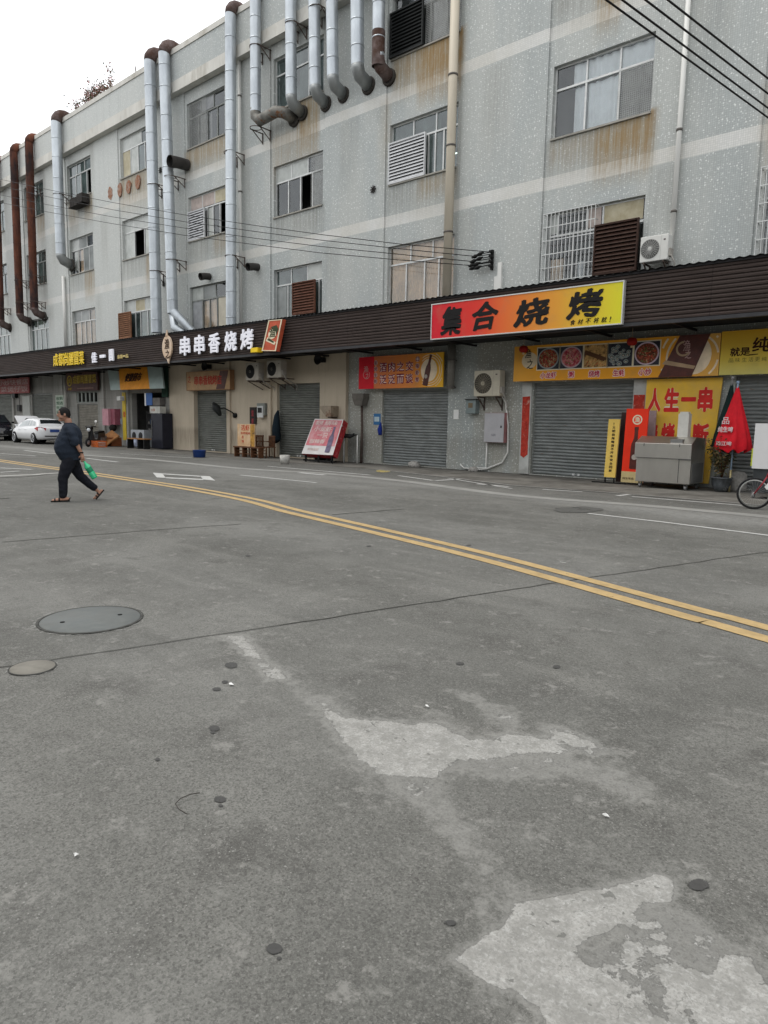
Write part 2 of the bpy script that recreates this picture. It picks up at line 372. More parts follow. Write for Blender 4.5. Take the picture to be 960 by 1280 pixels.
# ================================================================= BUILDING
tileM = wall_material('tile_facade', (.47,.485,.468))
beigeM = grime_material('beige_plaster', (.47,.405,.315), (.25,.21,.16), (.52,.45,.35))
greyM = grime_material('grey_plaster', (.36,.355,.33), (.15,.145,.13), (.28,.275,.255), joints=(.9,.45))
whiteM = PM('cream_paint', (.56,.55,.51), .7, var=.12, scale=1.5, bump=.1, col2=(.40,.38,.33), mix=(.52,.7), aniso=(1,1,.3))
alum = PM('aluminium', (.52,.53,.52), .45, .35, var=.15, scale=4)
alumd = PM('weathered_frame', (.22,.23,.22), .6, .1, var=.2)
steelr = PM('rusty_steel', (.09,.07,.06), .8, var=.4, scale=8)
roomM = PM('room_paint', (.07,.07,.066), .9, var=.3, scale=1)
glassM = glass_material('window_glass')
glassG = glass_material('green_glass', (.4,.52,.5), .10, .3, (.2,.26,.25))
frostM = PM('frosted_pane', (.42,.44,.42), .35, var=.12, scale=2, col2=(.28,.30,.28),spec=.6)
curtW = PM('white_curtain', (.84,.86,.88), .9, var=.06, scale=2)
curtT = PM('tan_curtain', (.86,.64,.45), .9, var=.18, scale=2, col2=(.60,.46,.34))
curtG = PM('grey_curtain', (.30,.29,.27), .9, var=.2, scale=2)
brownL = PM('brown_louver', (.04,.021,.015), .6, var=.35, scale=6)
orangeL = PM('orange_louver', (.20,.095,.05), .65, var=.3, scale=5)
whiteL = PM('white_louver', (.55,.56,.57), .5, var=.12)
blackL = PM('black_louver', (.02,.022,.022), .4)
darkM = PM('dark_void', (.012,.012,.012), .9)
tanP = PM('yellowed_board', (.46,.42,.31), .7, var=.15, scale=2, col2=(.34,.3,.2))
pinkP = PM('faded_pink_board', (.42,.36,.33), .7, var=.25, scale=3)
BX0, BX1, TOP = -78.0, 9.0, 17.0
K = {'A':-5.1,'B':-11.12,'C':-17.62,'D':-24.15,'E':-30.6,'F':-37.05,'G':-43.46,'H':-49.87,'I':-56.3,'J':-62.75,'L':-69.2,'Z':1.3}
ROW = {2:5.93,3:10.13,4:14.36}
WW, WH = 3.02, 2.05
def px_open(l, r, ytop, z0=.04):
    a = W(l,ytop)[0]; b = W(r,ytop)[0]; return (a,b,z0,(W(l,ytop)[1]+W(r,ytop)[1])/2)
SH = dict(s1=(-17.70,-14.62,.05,2.80), s2=(-11.28,-8.06,.05,2.92), s3=(-5.38,-1.9,.05,2.95), s4=(-23.80,-21.08,.05,3.16),
          s5=(-30.2,-27.5,.05,3.02), s6=(-43.1,-40.4,.05,2.38), s7=(-49.9,-46.6,.05,3.1), s8=(-57.0,-53.2,.05,3.1), s9=(2.0,5.2,.05,2.9))
DOOR = (-36.4,-33.0,.02,2.95)
BARW = (-43.15,-40.4,2.46,3.12)
opens = [(x,x+WW,z,z+WH) for x in K.values() for z in ROW.values()] + list(SH.values()) + [DOOR, BARW]
BEI = (-32.42,-19.50); LW = -32.42
def depth(x,z):
    if z > 5.6 and z < 17:
        for k in K.values():
            if k-.17 < x < k+WW+.17: return D+.05
    if z < 4.6 and BEI[0] < x < BEI[1]: return D-.07
    return D
def region(x,z):
    if z < 4.6:
        if BEI[0] < x < BEI[1]: return 1
        if x < LW: return 2
    return 0
RUST = [(-16.3,-14.5,14.40,12.2,1.0),(-17.5,-16.3,14.4,12.7,.55),(-22.6,-21.4,14.3,11.4,.7),(-24.2,-22.6,13.4,11.0,.3),(-9.7,-8.0,10.15,8.3,.85),(-11.1,-9.7,10.1,9.0,.25),
        (-9.9,-9.1,14.6,12.3,.8),(-30.7,-27.4,14.3,13.1,.55),(-28.5,-27.4,10.1,8.9,.3),(-16.2,-14.6,10.1,9.2,.4),(-37.1,-34.0,14.3,12.2,.45),(-34.6,-33.9,10.1,7.9,.5),
        (-41.4,-40.3,14.3,12.6,.5),(-41.6,-40.4,10.1,8.2,.5),(-43.4,-42.2,14.3,12.3,.4),(-5.2,-4.3,10.1,7.4,.4),(-5.0,-4.0,14.3,8.6,.45),(-18.0,-17.6,13,9.8,.2),(-48,-46.8,14.3,12.5,.4)]
def stain(L, x, z):
    b=0
    for x0,x1,zt,zb,s in L:
        if zb<=z<=zt+.02:
            e=min(1,(x-x0+.12)/.2,(x1+.12-x)/.2)
            if e>0: b=max(b, s*e*min(1,(z-zb)/(zt-zb)*1.6))
    return b
DIRT = [(k-.1,k+WW+.1,z,z-1.5,.85) for k in K.values() for z in ROW.values()] + [(-75,9,1.1,0,.7),(-75,-32.5,4.5,.0,.35),(-3.9,-1.5,16.9,8,.35),(-15.2,-14.3,17,5,.25),(-12.3,-11.6,17,12,.2)] + [(k+WW,k+WW+.5,17,14.3,.7) for k in K.values()] + [(k+WW+.2,k+WW+.9,8.6,5.9,.4) for k in K.values()] + [(k+4.1,k+4.9,12.9,9.5,.45) for k in K.values()]
def wall_grid():
    step = .25
    xs=set(); x=BX0
    while x<BX1+.01: xs.add(round(x,3)); x+=step
    for o in opens: xs|={round(o[0],3),round(o[1],3)}
    for k in K.values(): xs|={round(k-.17,3),round(k+WW+.17,3)}
    xs|={BEI[0],BEI[1]}
    zs=set(); z=0
    while z<TOP+.01: zs.add(round(z,3)); z+=step
    for o in opens: zs|={round(o[2],3),round(o[3],3)}
    zs|={4.6,5.6}
    def clean(s, keep):
        s=sorted(s); r=[]
        for v in s:
            if r and v-r[-1]<.06:
                if v in keep: r[-1]=v if r[-1] not in keep else r[-1]; 
                if v in keep and r[-1]!=v: r.append(v)
                continue
            r.append(v)
        return r
    kx={round(o[i],3) for o in opens for i in (0,1)}|{round(k-.17,3) for k in K.values()}|{round(k+WW+.17,3) for k in K.values()}|set(BEI)
    kz={round(o[i],3) for o in opens for i in (2,3)}|{4.6,5.6}
    xs=clean(xs,kx); zs=clean(zs,kz)
    nx,nz=len(xs)-1,len(zs)-1
    cell={}
    for i in range(nx):
        cx=(xs[i]+xs[i+1])/2
        act=[o for o in opens if o[0]<cx<o[1]]
        for j in range(nz):
            cz=(zs[j]+zs[j+1])/2
            cell[i,j] = None if any(o[2]<cz<o[3] for o in act) else depth(cx,cz)
    V=[];Fc=[];MI=[];idx={}
    def vid(i,j,y):
        k=(i,j,round(y,3))
        if k not in idx: idx[k]=len(V); V.append((xs[i],y,zs[j]))
        return idx[k]
    for i in range(nx):
        for j in range(nz):
            d=cell[i,j]; reg=region((xs[i]+xs[i+1])/2,(zs[j]+zs[j+1])/2)
            if d is not None:
                Fc.append((vid(i,j,d),vid(i+1,j,d),vid(i+1,j+1,d),vid(i,j+1,d))); MI.append(reg)
            dd = d if d is not None else D+.30
            if i+1<nx:
                e=cell[i+1,j]; ee=e if e is not None else D+.30
                if abs(dd-ee)>1e-4: Fc.append((vid(i+1,j,dd),vid(i+1,j,ee),vid(i+1,j+1,ee),vid(i+1,j+1,dd))); MI.append(reg if dd<ee else region((xs[i+1]+xs[min(i+2,nx)])/2,(zs[j]+zs[j+1])/2))
            if j+1<nz:
                e=cell[i,j+1]; ee=e if e is not None else D+.30
                if abs(dd-ee)>1e-4: Fc.append((vid(i,j+1,dd),vid(i+1,j+1,dd),vid(i+1,j+1,ee),vid(i,j+1,ee))); MI.append(reg)
    me=bpy.data.meshes.new('wall'); me.from_pydata(V,[],Fc); me.polygons.foreach_set('material_index',MI)
    a=me.attributes.new('rust','FLOAT','POINT'); a.data.foreach_set('value',[stain(RUST,v[0],v[2]) for v in V])
    a=me.attributes.new('dirt','FLOAT','POINT'); a.data.foreach_set('value',[stain(DIRT,v[0],v[2]) for v in V])
    me.update(); return me
bld = thing('building','long four-storey pale tiled building with rusty windows and a row of shuttered shops','building',(-34,D,0))
o0 = ORG[bld.name]
me = wall_grid(); me.transform(Matrix.Translation((-o0[0],-o0[1],-o0[2])))
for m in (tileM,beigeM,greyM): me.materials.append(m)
w = bpy.data.objects.new('wall', me); COL.objects.link(w); w.parent = bld; ORG[w.name]=o0
# body behind: ends, back and roof, standing clear of the window rooms
b=MB(); b.box(BX0,BX0+.2,D+.001,D+14,0,TOP+.3); b.box(BX1-.2,BX1,D+.001,D+14,0,TOP+.3); b.box(BX0+.2,BX1-.2,D+13.8,D+14,0,TOP+.3)
b.build('end_wall', tileM, bld)
MB().box(BX0+.2,BX1-.2,D+.02,D+13.8,TOP+.01,TOP+.28).build('roof_slab', PM('roof_screed',(.25,.25,.24)), bld)
MB().box(BX0,BX1,D-.3,D+.0,17.46,18.66).build('parapet', tileM, bld)
b=MB(); b.box(BX0,BX1,D-.33,D+.0,16.96,17.455); b.box(BX0,BX1,D-.34,D+.06,18.665,18.9); b.build('cornice', whiteM, bld)
# pilaster strips and thresholds of the shop front
for x in (-27.14-.2,-19.72,-24.35): MB().box(x,x+.22,D-.16,D-.068,.02,4.5).build('pilaster', beigeM, bld)
for x in (-45.1,-53.2+.1,-39.7,-36.9): MB().box(x,x+.28,D-.12,D-.001,.02,4.5).build('pilaster', greyM, bld)

def wavy(mb, x0,x1,z0,z1,y, amp=.04, n=None, mi=0, seed=0):
    n=n or max(8,int((x1-x0)*26)); vs=[]
    for i in range(n+1):
        u=i/n; x=x0+(x1-x0)*u
        a=amp*math.sin(u*(x1-x0)*21+seed+1.5*math.sin(u*9+seed)); 
        vs += [(x,y+a*1.3,z0),(x,y+a,z1)]
    mb.add(vs,[(2*i,2*i+2,2*i+3,2*i+1) for i in range(n)],mi,True)
def window(col,row,ups=(.333,.667),lows=(.25,.5,.75),cur=(),louv=(),bars=(),panel=(),open_=(),fm=None,glass=None,zt=.68,tube=False,mesh=()):
    x0=K[col]; z0=ROW[row]; x1=x0+WW; z1=z0+WH; fm=fm or alum; X=lambda f: x0+f*WW; Z=lambda f: z0+f*WH
    y=D+.17; f=MB(); t=.055
    f.box(x0+.003,x1-.003,y,y+.07,z0+.003,z0+t); f.box(x0+.003,x1-.003,y,y+.07,z1-t,z1-.003)
    f.box(x0+.003,x0+t,y+.002,y+.068,z0+t,z1-t); f.box(x1-t,x1-.003,y+.002,y+.068,z0+t,z1-t)
    f.box(x0+t,x1-t,y-.01,y+.06,Z(zt)-.03,Z(zt)+.03)
    for u in ups: f.box(X(u)-.025,X(u)+.025,y+.004,y+.06,Z(zt)+.03,z1-t)
    for u in lows: f.box(X(u)-.028,X(u)+.028,y-.004,y+.064,z0+t,Z(zt)-.03)
    win=f.build('window',fm,bld)
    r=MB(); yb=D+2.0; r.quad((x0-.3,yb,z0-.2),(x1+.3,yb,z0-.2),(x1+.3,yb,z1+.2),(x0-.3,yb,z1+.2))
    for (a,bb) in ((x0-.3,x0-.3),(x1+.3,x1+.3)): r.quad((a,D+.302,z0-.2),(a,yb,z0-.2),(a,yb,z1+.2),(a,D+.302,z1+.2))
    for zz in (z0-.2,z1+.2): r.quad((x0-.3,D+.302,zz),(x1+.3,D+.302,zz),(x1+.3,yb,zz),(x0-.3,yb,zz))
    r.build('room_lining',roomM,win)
    g=MB(); ge=[0]+list(lows)+[1]
    for a,bb in zip(ge,ge[1:]):
        if any(o[0]-.01<=a and bb<=o[1]+.01 for o in open_): continue
        g.quad((X(a),y+.03,z0+.02),(X(bb),y+.03,z0+.02),(X(bb),y+.03,Z(zt)),(X(a),y+.03,Z(zt)))
    g.quad((x0,y+.032,Z(zt)),(x1,y+.032,Z(zt)),(x1,y+.032,z1-.02),(x0,y+.032,z1-.02))
    g.build('glass_pane',glass or glassM,win)
    for c in cur:
        cb=MB(); wavy(cb,X(c[0]),X(c[1]),Z(c[3] if len(c)>3 else 0)+.03,Z(c[4] if len(c)>4 else 1)-.04,D+.30,amp=.03,seed=x0+c[0]*9); cb.build('curtain',c[2],win)
    for p in panel:
        pb=MB(); pb.box(X(p[0])+.03,X(p[1])-.03,y+.012,y+.026,Z(p[2])+.03,Z(p[3])-.03); pb.build('blanking_panel',p[4],win)
    for a,bb,c,d,m,proud in louv:
        lb=MB(); yy=D-proud
        lb.box(X(a),X(a)+.045,yy,yy+.08,Z(c),Z(d)); lb.box(X(bb)-.045,X(bb),yy,yy+.08,Z(c),Z(d)); lb.box(X(a)+.045,X(bb)-.045,yy+.001,yy+.079,Z(d)-.05,Z(d)); lb.box(X(a)+.045,X(bb)-.045,yy+.001,yy+.079,Z(c),Z(c)+.05)
        n=int((Z(d)-Z(c))/.115); 
        for k in range(n):
            zz=Z(c)+.05+(k+.5)*(Z(d)-Z(c)-.1)/n
            lb.bar((X(a)+.045,yy+.04,zz),(X(bb)-.045,yy+.04,zz),.012,.0,m and 0)
            lb.v=lb.v[:-8]; lb.f=lb.f[:-6]; lb.mi=lb.mi[:-6]; lb.sm=lb.sm[:-6]
            lb.add([(X(a)+.045,yy+.005,zz-.05),(X(bb)-.045,yy+.005,zz-.05),(X(bb)-.045,yy+.075,zz+.045),(X(a)+.045,yy+.075,zz+.045),(X(a)+.045,yy+.005,zz-.04),(X(bb)-.045,yy+.005,zz-.04),(X(bb)-.045,yy+.075,zz+.055),(X(a)+.045,yy+.075,zz+.055)],
                [(0,1,2,3),(4,7,6,5),(0,4,5,1),(2,6,7,3)])
        lb.box(X(a)+.046,X(bb)-.046,yy+.082,yy+.09,Z(c)+.01,Z(d)-.01,1)
        lb.build('louver',[m,darkM],win)
    for a,bb,c,d in bars:
        q=MB(); yy=D-.13; n=int((X(bb)-X(a))/.125)
        for k in range(n+1):
            xx=X(a)+.01+(X(bb)-X(a)-.02)*k/n; q.box(xx-.009,xx+.009,yy,yy+.018,Z(c),Z(d))
        for k in range(6):
            zz=Z(c)+.02+(Z(d)-Z(c)-.04)*k/5; q.box(X(a),X(bb),yy-.004,yy+.02,zz-.012,zz+.012)
            for xx in (X(a),X(bb)): q.box(xx-.012,xx+.012,yy+.02,D+.06,zz-.011,zz+.011)
        q.build('security_bars',alum,win)
    for a,bb,c,d in mesh:
        q=MB(); yy=D+.09; n=int((X(bb)-X(a))/.055)
        for k in range(n+1): xx=X(a)+(X(bb)-X(a))*k/n; q.box(xx-.0035,xx+.0035,yy,yy+.007,Z(c),Z(d))
        n=int((Z(d)-Z(c))/.055)
        for k in range(n+1): zz=Z(c)+(Z(d)-Z(c))*k/n; q.box(X(a),X(bb),yy-.001,yy+.006,zz-.0035,zz+.0035)
        q.build('insect_mesh',PM('mesh_wire',(.45,.46,.45),.6,.2),win)
    if tube:
        q=MB(); q.tube([(X(.62),D+1.0,Z(.42)),(X(.86),D+1.0,Z(.42))],.02,8); q.build('lamp_tube',PM('lit_tube',(.9,.95,1),emit=((.95,1,.9),6)),win)
    s=MB(); s.box(x0-.0,x1+.0,D-.01,D+.12,z0-.0-.05,z0+.002); s.build('window_sill',PM('sill_stone',(.3,.29,.26),.8,var=.2),win)
    return win
th3=(.333,.667)
window('A',2,bars=((-.02,1.02,-.05,1.02),),cur=((.0,.3,curtG,0,.5),))
window('A',3,cur=((0,1,curtG),)); window('A',4)
window('B',2,ups=(.1,.42,.58),lows=(.28,.55),bars=((-.01,.55,0,.99),),louv=((.55,.98,0,.69,brownL,.16),),panel=((.58,.98,.7,1,tanP),(.42,.57,.7,1,pinkP),(.0,.1,.7,1,frostM)),cur=((.02,.16,curtT,0,.38),(.32,.38,curtW,0,.3)))
window('B',3,lows=th3,cur=((.18,1,curtW,.68,1),(.2,.34,curtW,0,.68),(.34,.66,curtW,0,.68),(.68,1,curtG,0,.68)),mesh=((.67,.99,.03,.66),))
window('B',4,lows=th3,cur=((.0,.4,curtW),))
window('C',2,cur=((0,1,curtT),),lows=(.27,.55,.76))
window('C',3,lows=(.56,.66,.78,.92),louv=((.0,.56,.0,.69,whiteL,.03),),glass=glassG,tube=True,cur=((.6,.7,curtG),))
window('C',4,lows=(.55,.78,.84),louv=((.0,.5,-.0,.72,blackL,.10),),cur=((.5,1,curtG),),mesh=((.5,.99,.03,.98),),fm=alumd)
window('D',2,lows=(.26,.45,.9),louv=((.44,.90,.02,.66,PM('reddish_louver',(.10,.042,.026),.65,var=.35,scale=6),.08),),glass=glassG,fm=alum,panel=((.0,.24,.02,.66,PM('dusty_glass',(.17,.185,.18),.3,var=.3,scale=2,spec=.6)),(.667,.99,.68,1,frostM)))
window('D',3,lows=(.27,.52,.76),cur=((.75,1,curtG),),panel=((.0,.333,.68,1,frostM),(.333,.667,.68,1,frostM)),open_=((.52,.76),),mesh=((.76,.99,.03,.97),))
window('D',4,lows=(.4,.68),cur=((.45,.7,curtG),),glass=glassG,fm=alum)
window('E',2,lows=(.3,.5,.7),panel=((.0,.333,.68,1,frostM),(.333,.667,.68,1,PM('dusty_glass',(.30,.32,.31))),(.02,.29,.0,.68,PM('bluegrey_sheet',(.30,.31,.32),.6,var=.2)),(.72,.98,.0,.68,PM('cream_sheet',(.48,.45,.37),.8,var=.12))),cur=((.28,.72,curtT,0,.68),),fm=alumd)
window('E',3,lows=(.46,.62,.8),louv=((.0,.46,.0,.66,whiteL,.02),),panel=((.0,.333,.7,1,pinkP),(.333,.667,.7,1,pinkP),(.667,1,.7,1,tanP),(.48,.62,.02,.66,frostM)),open_=((.8,1),))
window('E',4,lows=(.25,.5,.76),mesh=((.02,.5,.02,.97),),panel=((.333,.667,.7,1,PM('bluegrey_sheet',(.30,.31,.32))),),cur=((.25,.55,curtG),),fm=alumd)
window('F',2,lows=(.32,.5,.75),louv=((-.12,.32,-.0,.68,orangeL,.14),),panel=((.0,.333,.68,1,frostM),(.333,.667,.68,1,tanP),(.667,1,.68,1,frostM)),cur=((.5,1,curtT),),glass=glassG)
window('F',3,lows=(.36,.70),panel=((.0,.36,.0,.68,frostM),(.0,.333,.68,1,frostM),(.333,.667,.68,1,frostM),(.667,1,.68,1,frostM),(.72,1,.02,.68,frostM)),open_=((.36,.7),),fm=alum)
window('F',4,lows=(.3,.55,.78),panel=((.0,.333,.68,1,frostM),(.333,.667,.68,1,frostM),(.3,.55,.02,.68,frostM),(.02,.28,.02,.68,tanP)),open_=((.78,1),),glass=glassG)
window('G',2,cur=((.0,.8,curtT),),panel=((.0,.333,.68,1,PM('dusty_glass',(.30,.32,.31))),(.333,.667,.68,1,PM('dusty_glass',(.30,.32,.31)))),lows=(.3,.5,.72))
window('G',3,panel=((.0,.333,.68,1,frostM),(.333,.667,.68,1,PM('dusty_glass',(.30,.32,.31))),(.12,.26,.1,.66,frostM),(.52,.99,.02,.68,PM('dusty_glass',(.30,.32,.31)))),cur=((.3,.55,curtT),),lows=(.28,.52,.75))
window('G',4,cur=((.1,.75,curtG),),open_=((.75,1),),glass=glassG,lows=(.28,.5,.75))
for c_,g_ in (('H',glassG),('I',glassG),('J',glassG),('L',glassM),('Z',glassM)):
    window(c_,2,cur=((0,1,curtT),),glass=g_); window(c_,3,cur=((0,.6,curtG),),glass=g_,fm=alumd); window(c_,4,cur=((.3,1,curtG),),glass=g_,fm=alumd)

# ---- roller shutters
def shutter_mat(name, col, rusty=.0):
    m, nt, b_, out = newmat(name); L = nt.links.new
    tc = nd(nt,'ShaderNodeTexCoord'); P = tc.outputs['Object']
    a = noise_(nt, mapped(nt,P,(1.2,1,4)), 1.4, 7, .65); s = noise_(nt, mapped(nt,P,(1,1,9)), 2.5, 5, .6); r = noise_(nt, mapped(nt,P,(2,1,5)), 2.2, 8, .7)
    c = mixc(nt, ramp_(nt,a,.35,.65), col, tuple(v*.72 for v in col)); c = mixc(nt, ramp_(nt,s,.55,.8,0,.5), c, tuple(min(1,v*1.7) for v in col))
    c = mixc(nt, ramp_(nt,r,.66-rusty*.1,.8-rusty*.1,0,rusty), c, (.16,.085,.045))
    L(c, b_.inputs['Base Color']); b_.inputs['Metallic'].default_value=.2; b_.inputs['Roughness'].default_value=.5; b_.inputs['Specular IOR Level'].default_value=.25
    return m
shutA = shutter_mat('shutter_steel', (.225,.24,.235), .7); shutB = shutter_mat('shutter_green_grey', (.17,.178,.16), .2)
def shutter(key, m, inset=.12, seed=0, box=True):
    x0,x1,z0,z1=SH[key]; rnd=random.Random(seed); y=D+inset
    s=MB(); p=.10; n=int((z1-z0)/p); nx=10
    rows=[]; z=z0
    for k in range(n):
        for q,dy in ((0,0),(.15,-.018),(.5,-.026),(.85,-.018),(.99,0)):
            rows.append((z0+(k+q)*p,dy*1.7))
    vs=[]
    for (zz,dy) in rows:
        for i in range(nx+1):
            u=i/nx; sag=.018*math.sin(u*math.pi)*math.sin(zz*2.1+seed)*rnd.uniform(.5,1.0)+(.022*noise.noise(Vector((u*3+seed,zz*1.4,0))))
            vs.append((x0+.02+u*(x1-x0-.04), y+dy+sag, zz+.014*noise.noise(Vector((u*2.5,zz*1.1+seed,4)))))
    s.add(vs,[(a*(nx+1)+i,a*(nx+1)+i+1,(a+1)*(nx+1)+i+1,(a+1)*(nx+1)+i) for a in range(len(rows)-1) for i in range(nx)],0,True)
    s.box(x0+.02,x1-.02,y-.02,y+.03,z0-.03,z0+.004)
    sh=s.build('roller_shutter',m,bld)
    g=MB(); g.box(x0+.002,x0+.05,y-.05,y+.06,z0,z1-.002); g.box(x1-.05,x1-.002,y-.05,y+.06,z0,z1-.002); g.box(x0+.05,x1-.05,y-.03,y+.1,z1-.12,z1-.003)
    g.build('guide_rail',PM('rail_steel',(.22,.23,.22),.5,.3),sh)
    k=MB(); cx=(x0+x1)/2-.1; k.box(cx-.07,cx+.0,y-.075,y-.03,z0+.03,z0+.09); k.box(cx+.1,cx+.17,y-.075,y-.03,z0+.03,z0+.09); k.build('lock',PM('lock_white',(.6,.6,.6),.4),sh)
    return sh
for i,(k_,m_) in enumerate((('s1',shutA),('s2',shutA),('s3',shutA),('s4',shutB),('s5',shutB),('s6',PM('shutter_brownish',(.25,.235,.20),.7)),('s7',shutB),('s8',shutB),('s9',shutA))): shutter(k_,m_,.12 if k_!='s5' else .2,seed=i*3.7)
b=MB()
x0,x1,z0,z1=BARW
for k in range(6):
    x=x0+.05+(x1-x0-.1)*k/5; b.box(x-.09,x+.09,D+.05,D+.09,z0,z1)
b.box(x0,x1,D+.055,D+.085,z1-.06,z1-.01); b.box(x0,x1,D+.055,D+.085,z0+.01,z0+.06)
b.build('window_grille',PM('grey_green_frame',(.28,.30,.28)),bld)
MB().quad((x0,D+.2,z0),(x1,D+.2,z0),(x1,D+.2,z1),(x0,D+.2,z1)).build('glass_pane',darkM,bld)
# shop doorway interior
x0,x1,z0,z1=DOOR
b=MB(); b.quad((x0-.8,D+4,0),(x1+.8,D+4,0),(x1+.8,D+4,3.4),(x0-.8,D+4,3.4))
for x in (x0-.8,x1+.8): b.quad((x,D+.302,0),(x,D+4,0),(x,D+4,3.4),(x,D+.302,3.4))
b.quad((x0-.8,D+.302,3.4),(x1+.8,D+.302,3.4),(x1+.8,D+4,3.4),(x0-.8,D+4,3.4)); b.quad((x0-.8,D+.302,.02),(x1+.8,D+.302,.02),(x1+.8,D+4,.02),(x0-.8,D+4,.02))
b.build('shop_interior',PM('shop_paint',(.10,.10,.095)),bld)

# ---- brick vents knocked through the wall
vents=[]
for px,py in ((138,242),(149.5,237.5),(160.5,233.5),(172,228)):
    x,z=W(px,py); mb=MB(); rnd=random.Random(px)
    pts=[(x+(.25+rnd.uniform(-.06,.06))*math.cos(a*math.pi/8),z+(.34+rnd.uniform(-.06,.06))*math.sin(a*math.pi/8)) for a in range(16)]
    mb.prism(pts,D-.012,D+.04); o=mb.build('patched_hole',PM('broken_brick',(.26,.12,.07),.9,var=.5,scale=9,bump=.6,col2=(.33,.28,.24)),bld)
# ================================================================= AWNING
AW=2.1; KA=(19.7-AW)/18.7
fasM=PM('fascia_boards',(.046,.034,.030),.7,var=.35,scale=2.5,aniso=(.35,1,5),col2=(.058,.046,.042),mix=(.5,.75))
fasD=PM('black_trim',(.018,.017,.018),.55)
aw=thing('shop_awning','long dark brown boarded fascia and awning running the whole length above the shops','awning',(-34,D-AW,4.3))
AX0,AX1,AZ0,AZ1=-77.5,8.5,1.55+2.83*KA,1.55+4.11*KA
b=MB(); n=12; h=(AZ1-AZ0)/n; yF=D-AW
segs=[AX0+i*2.4 for i in range(int((AX1-AX0)/2.4)+1)]+[AX1]
for k in range(n):
    z=AZ0+k*h
    for a,c in zip(segs,segs[1:]):
        b.add([(a+.004,yF,z+.012),(c-.004,yF,z+.012),(c-.004,yF-.006,z+h*.55),(a+.004,yF-.006,z+h*.55),(c-.004,yF+.028,z+h-.004),(a+.004,yF+.028,z+h-.004),(c-.004,yF+.03,z+h+.012),(a+.004,yF+.03,z+h+.012)],
          [(0,1,2,3),(3,2,4,5),(5,4,6,7)])
b.box(AX0,AX1,yF+.034,yF+.06,AZ0,AZ1,1)
b.build('fascia',[fasM,fasD],aw)
b=MB()      # corrugated sheet
n=int((AX1-AX0)/.11); vs=[]
for i in range(n+1):
    x=AX0+i*(AX1-AX0)/n; dz=.018*(1 if i%2 else -1)
    vs+=[(x,yF-.06,AZ1+.05+dz),(x,D+.04,AZ1+.20+dz)]
b.add(vs,[(2*i,2*i+2,2*i+3,2*i+1) for i in range(n)],0)
b.add([(v[0],v[1],v[2]-.02) for v in vs],[(2*i,2*i+1,2*i+3,2*i+2) for i in range(n)],0)
b.box(AX0,AX1,yF-.03,yF+.02,AZ1-.02,AZ1+.045)
b.build('roof_sheet',fasD,aw)
b=MB(); b.box(AX0,AX1,yF-.02,yF+.10,AZ0-.09,AZ0-.003); b.build('bottom_rail',PM('gutter_grey',(.045,.045,.048),.45),aw)
b=MB()
for i in range(37): x=AX0+.5+i*2.35; b.box(x,x+.06,yF+.10,D-.002,AZ0-.05,AZ0+.01); b.bar((x+.03,yF+.15,AZ0),(x+.03,D-.02,AZ1+.1),.05)
b.box(AX0,AX1,yF+.35,yF+.41,AZ0-.01,AZ0+.05); b.build('frame',fasD,aw)
b=MB(); b.box(AX0,AX1,yF+.07,D-.003,AZ0+.06,AZ0+.075); b.build('soffit',PM('soffit_dark',(.03,.03,.03),.8),aw)

# ================================================================= EXHAUST DUCTS
def duct_mat(name,col,rough,metal,col2,mix):
    return PM(name,col,rough,metal,var=.2,scale=1.2,aniso=(1,1,.5),col2=col2,mix=mix)
galv=duct_mat('galvanised_steel',(.50,.54,.57),.42,.55,(.36,.39,.42),(.45,.7))
galvD=duct_mat('dull_galvanised',(.27,.285,.285),.45,.5,(.17,.17,.16),(.55,.8))
rustM=PM('rusted_duct',(.12,.045,.027),.85,var=.5,scale=1.6,aniso=(1,1,.35),col2=(.035,.024,.024),mix=(.42,.6),bump=.3)
rust2=PM('flaking_duct',(.13,.10,.095),.8,var=.5,scale=3,col2=(.07,.04,.03),mix=(.4,.6))
def joints(mb,pts,r,mi=0,step=1.05):
    for a,c in zip(pts,pts[1:]):
        a=Vector(a); c=Vector(c); L_=(c-a).length; t=(c-a).normalized(); k=step*.6
        while k<L_:
            p=a+t*k; mb.tube([p-t*.02,p+t*.02],r+.012,18,mi); k+=step*random.uniform(.75,1.3)
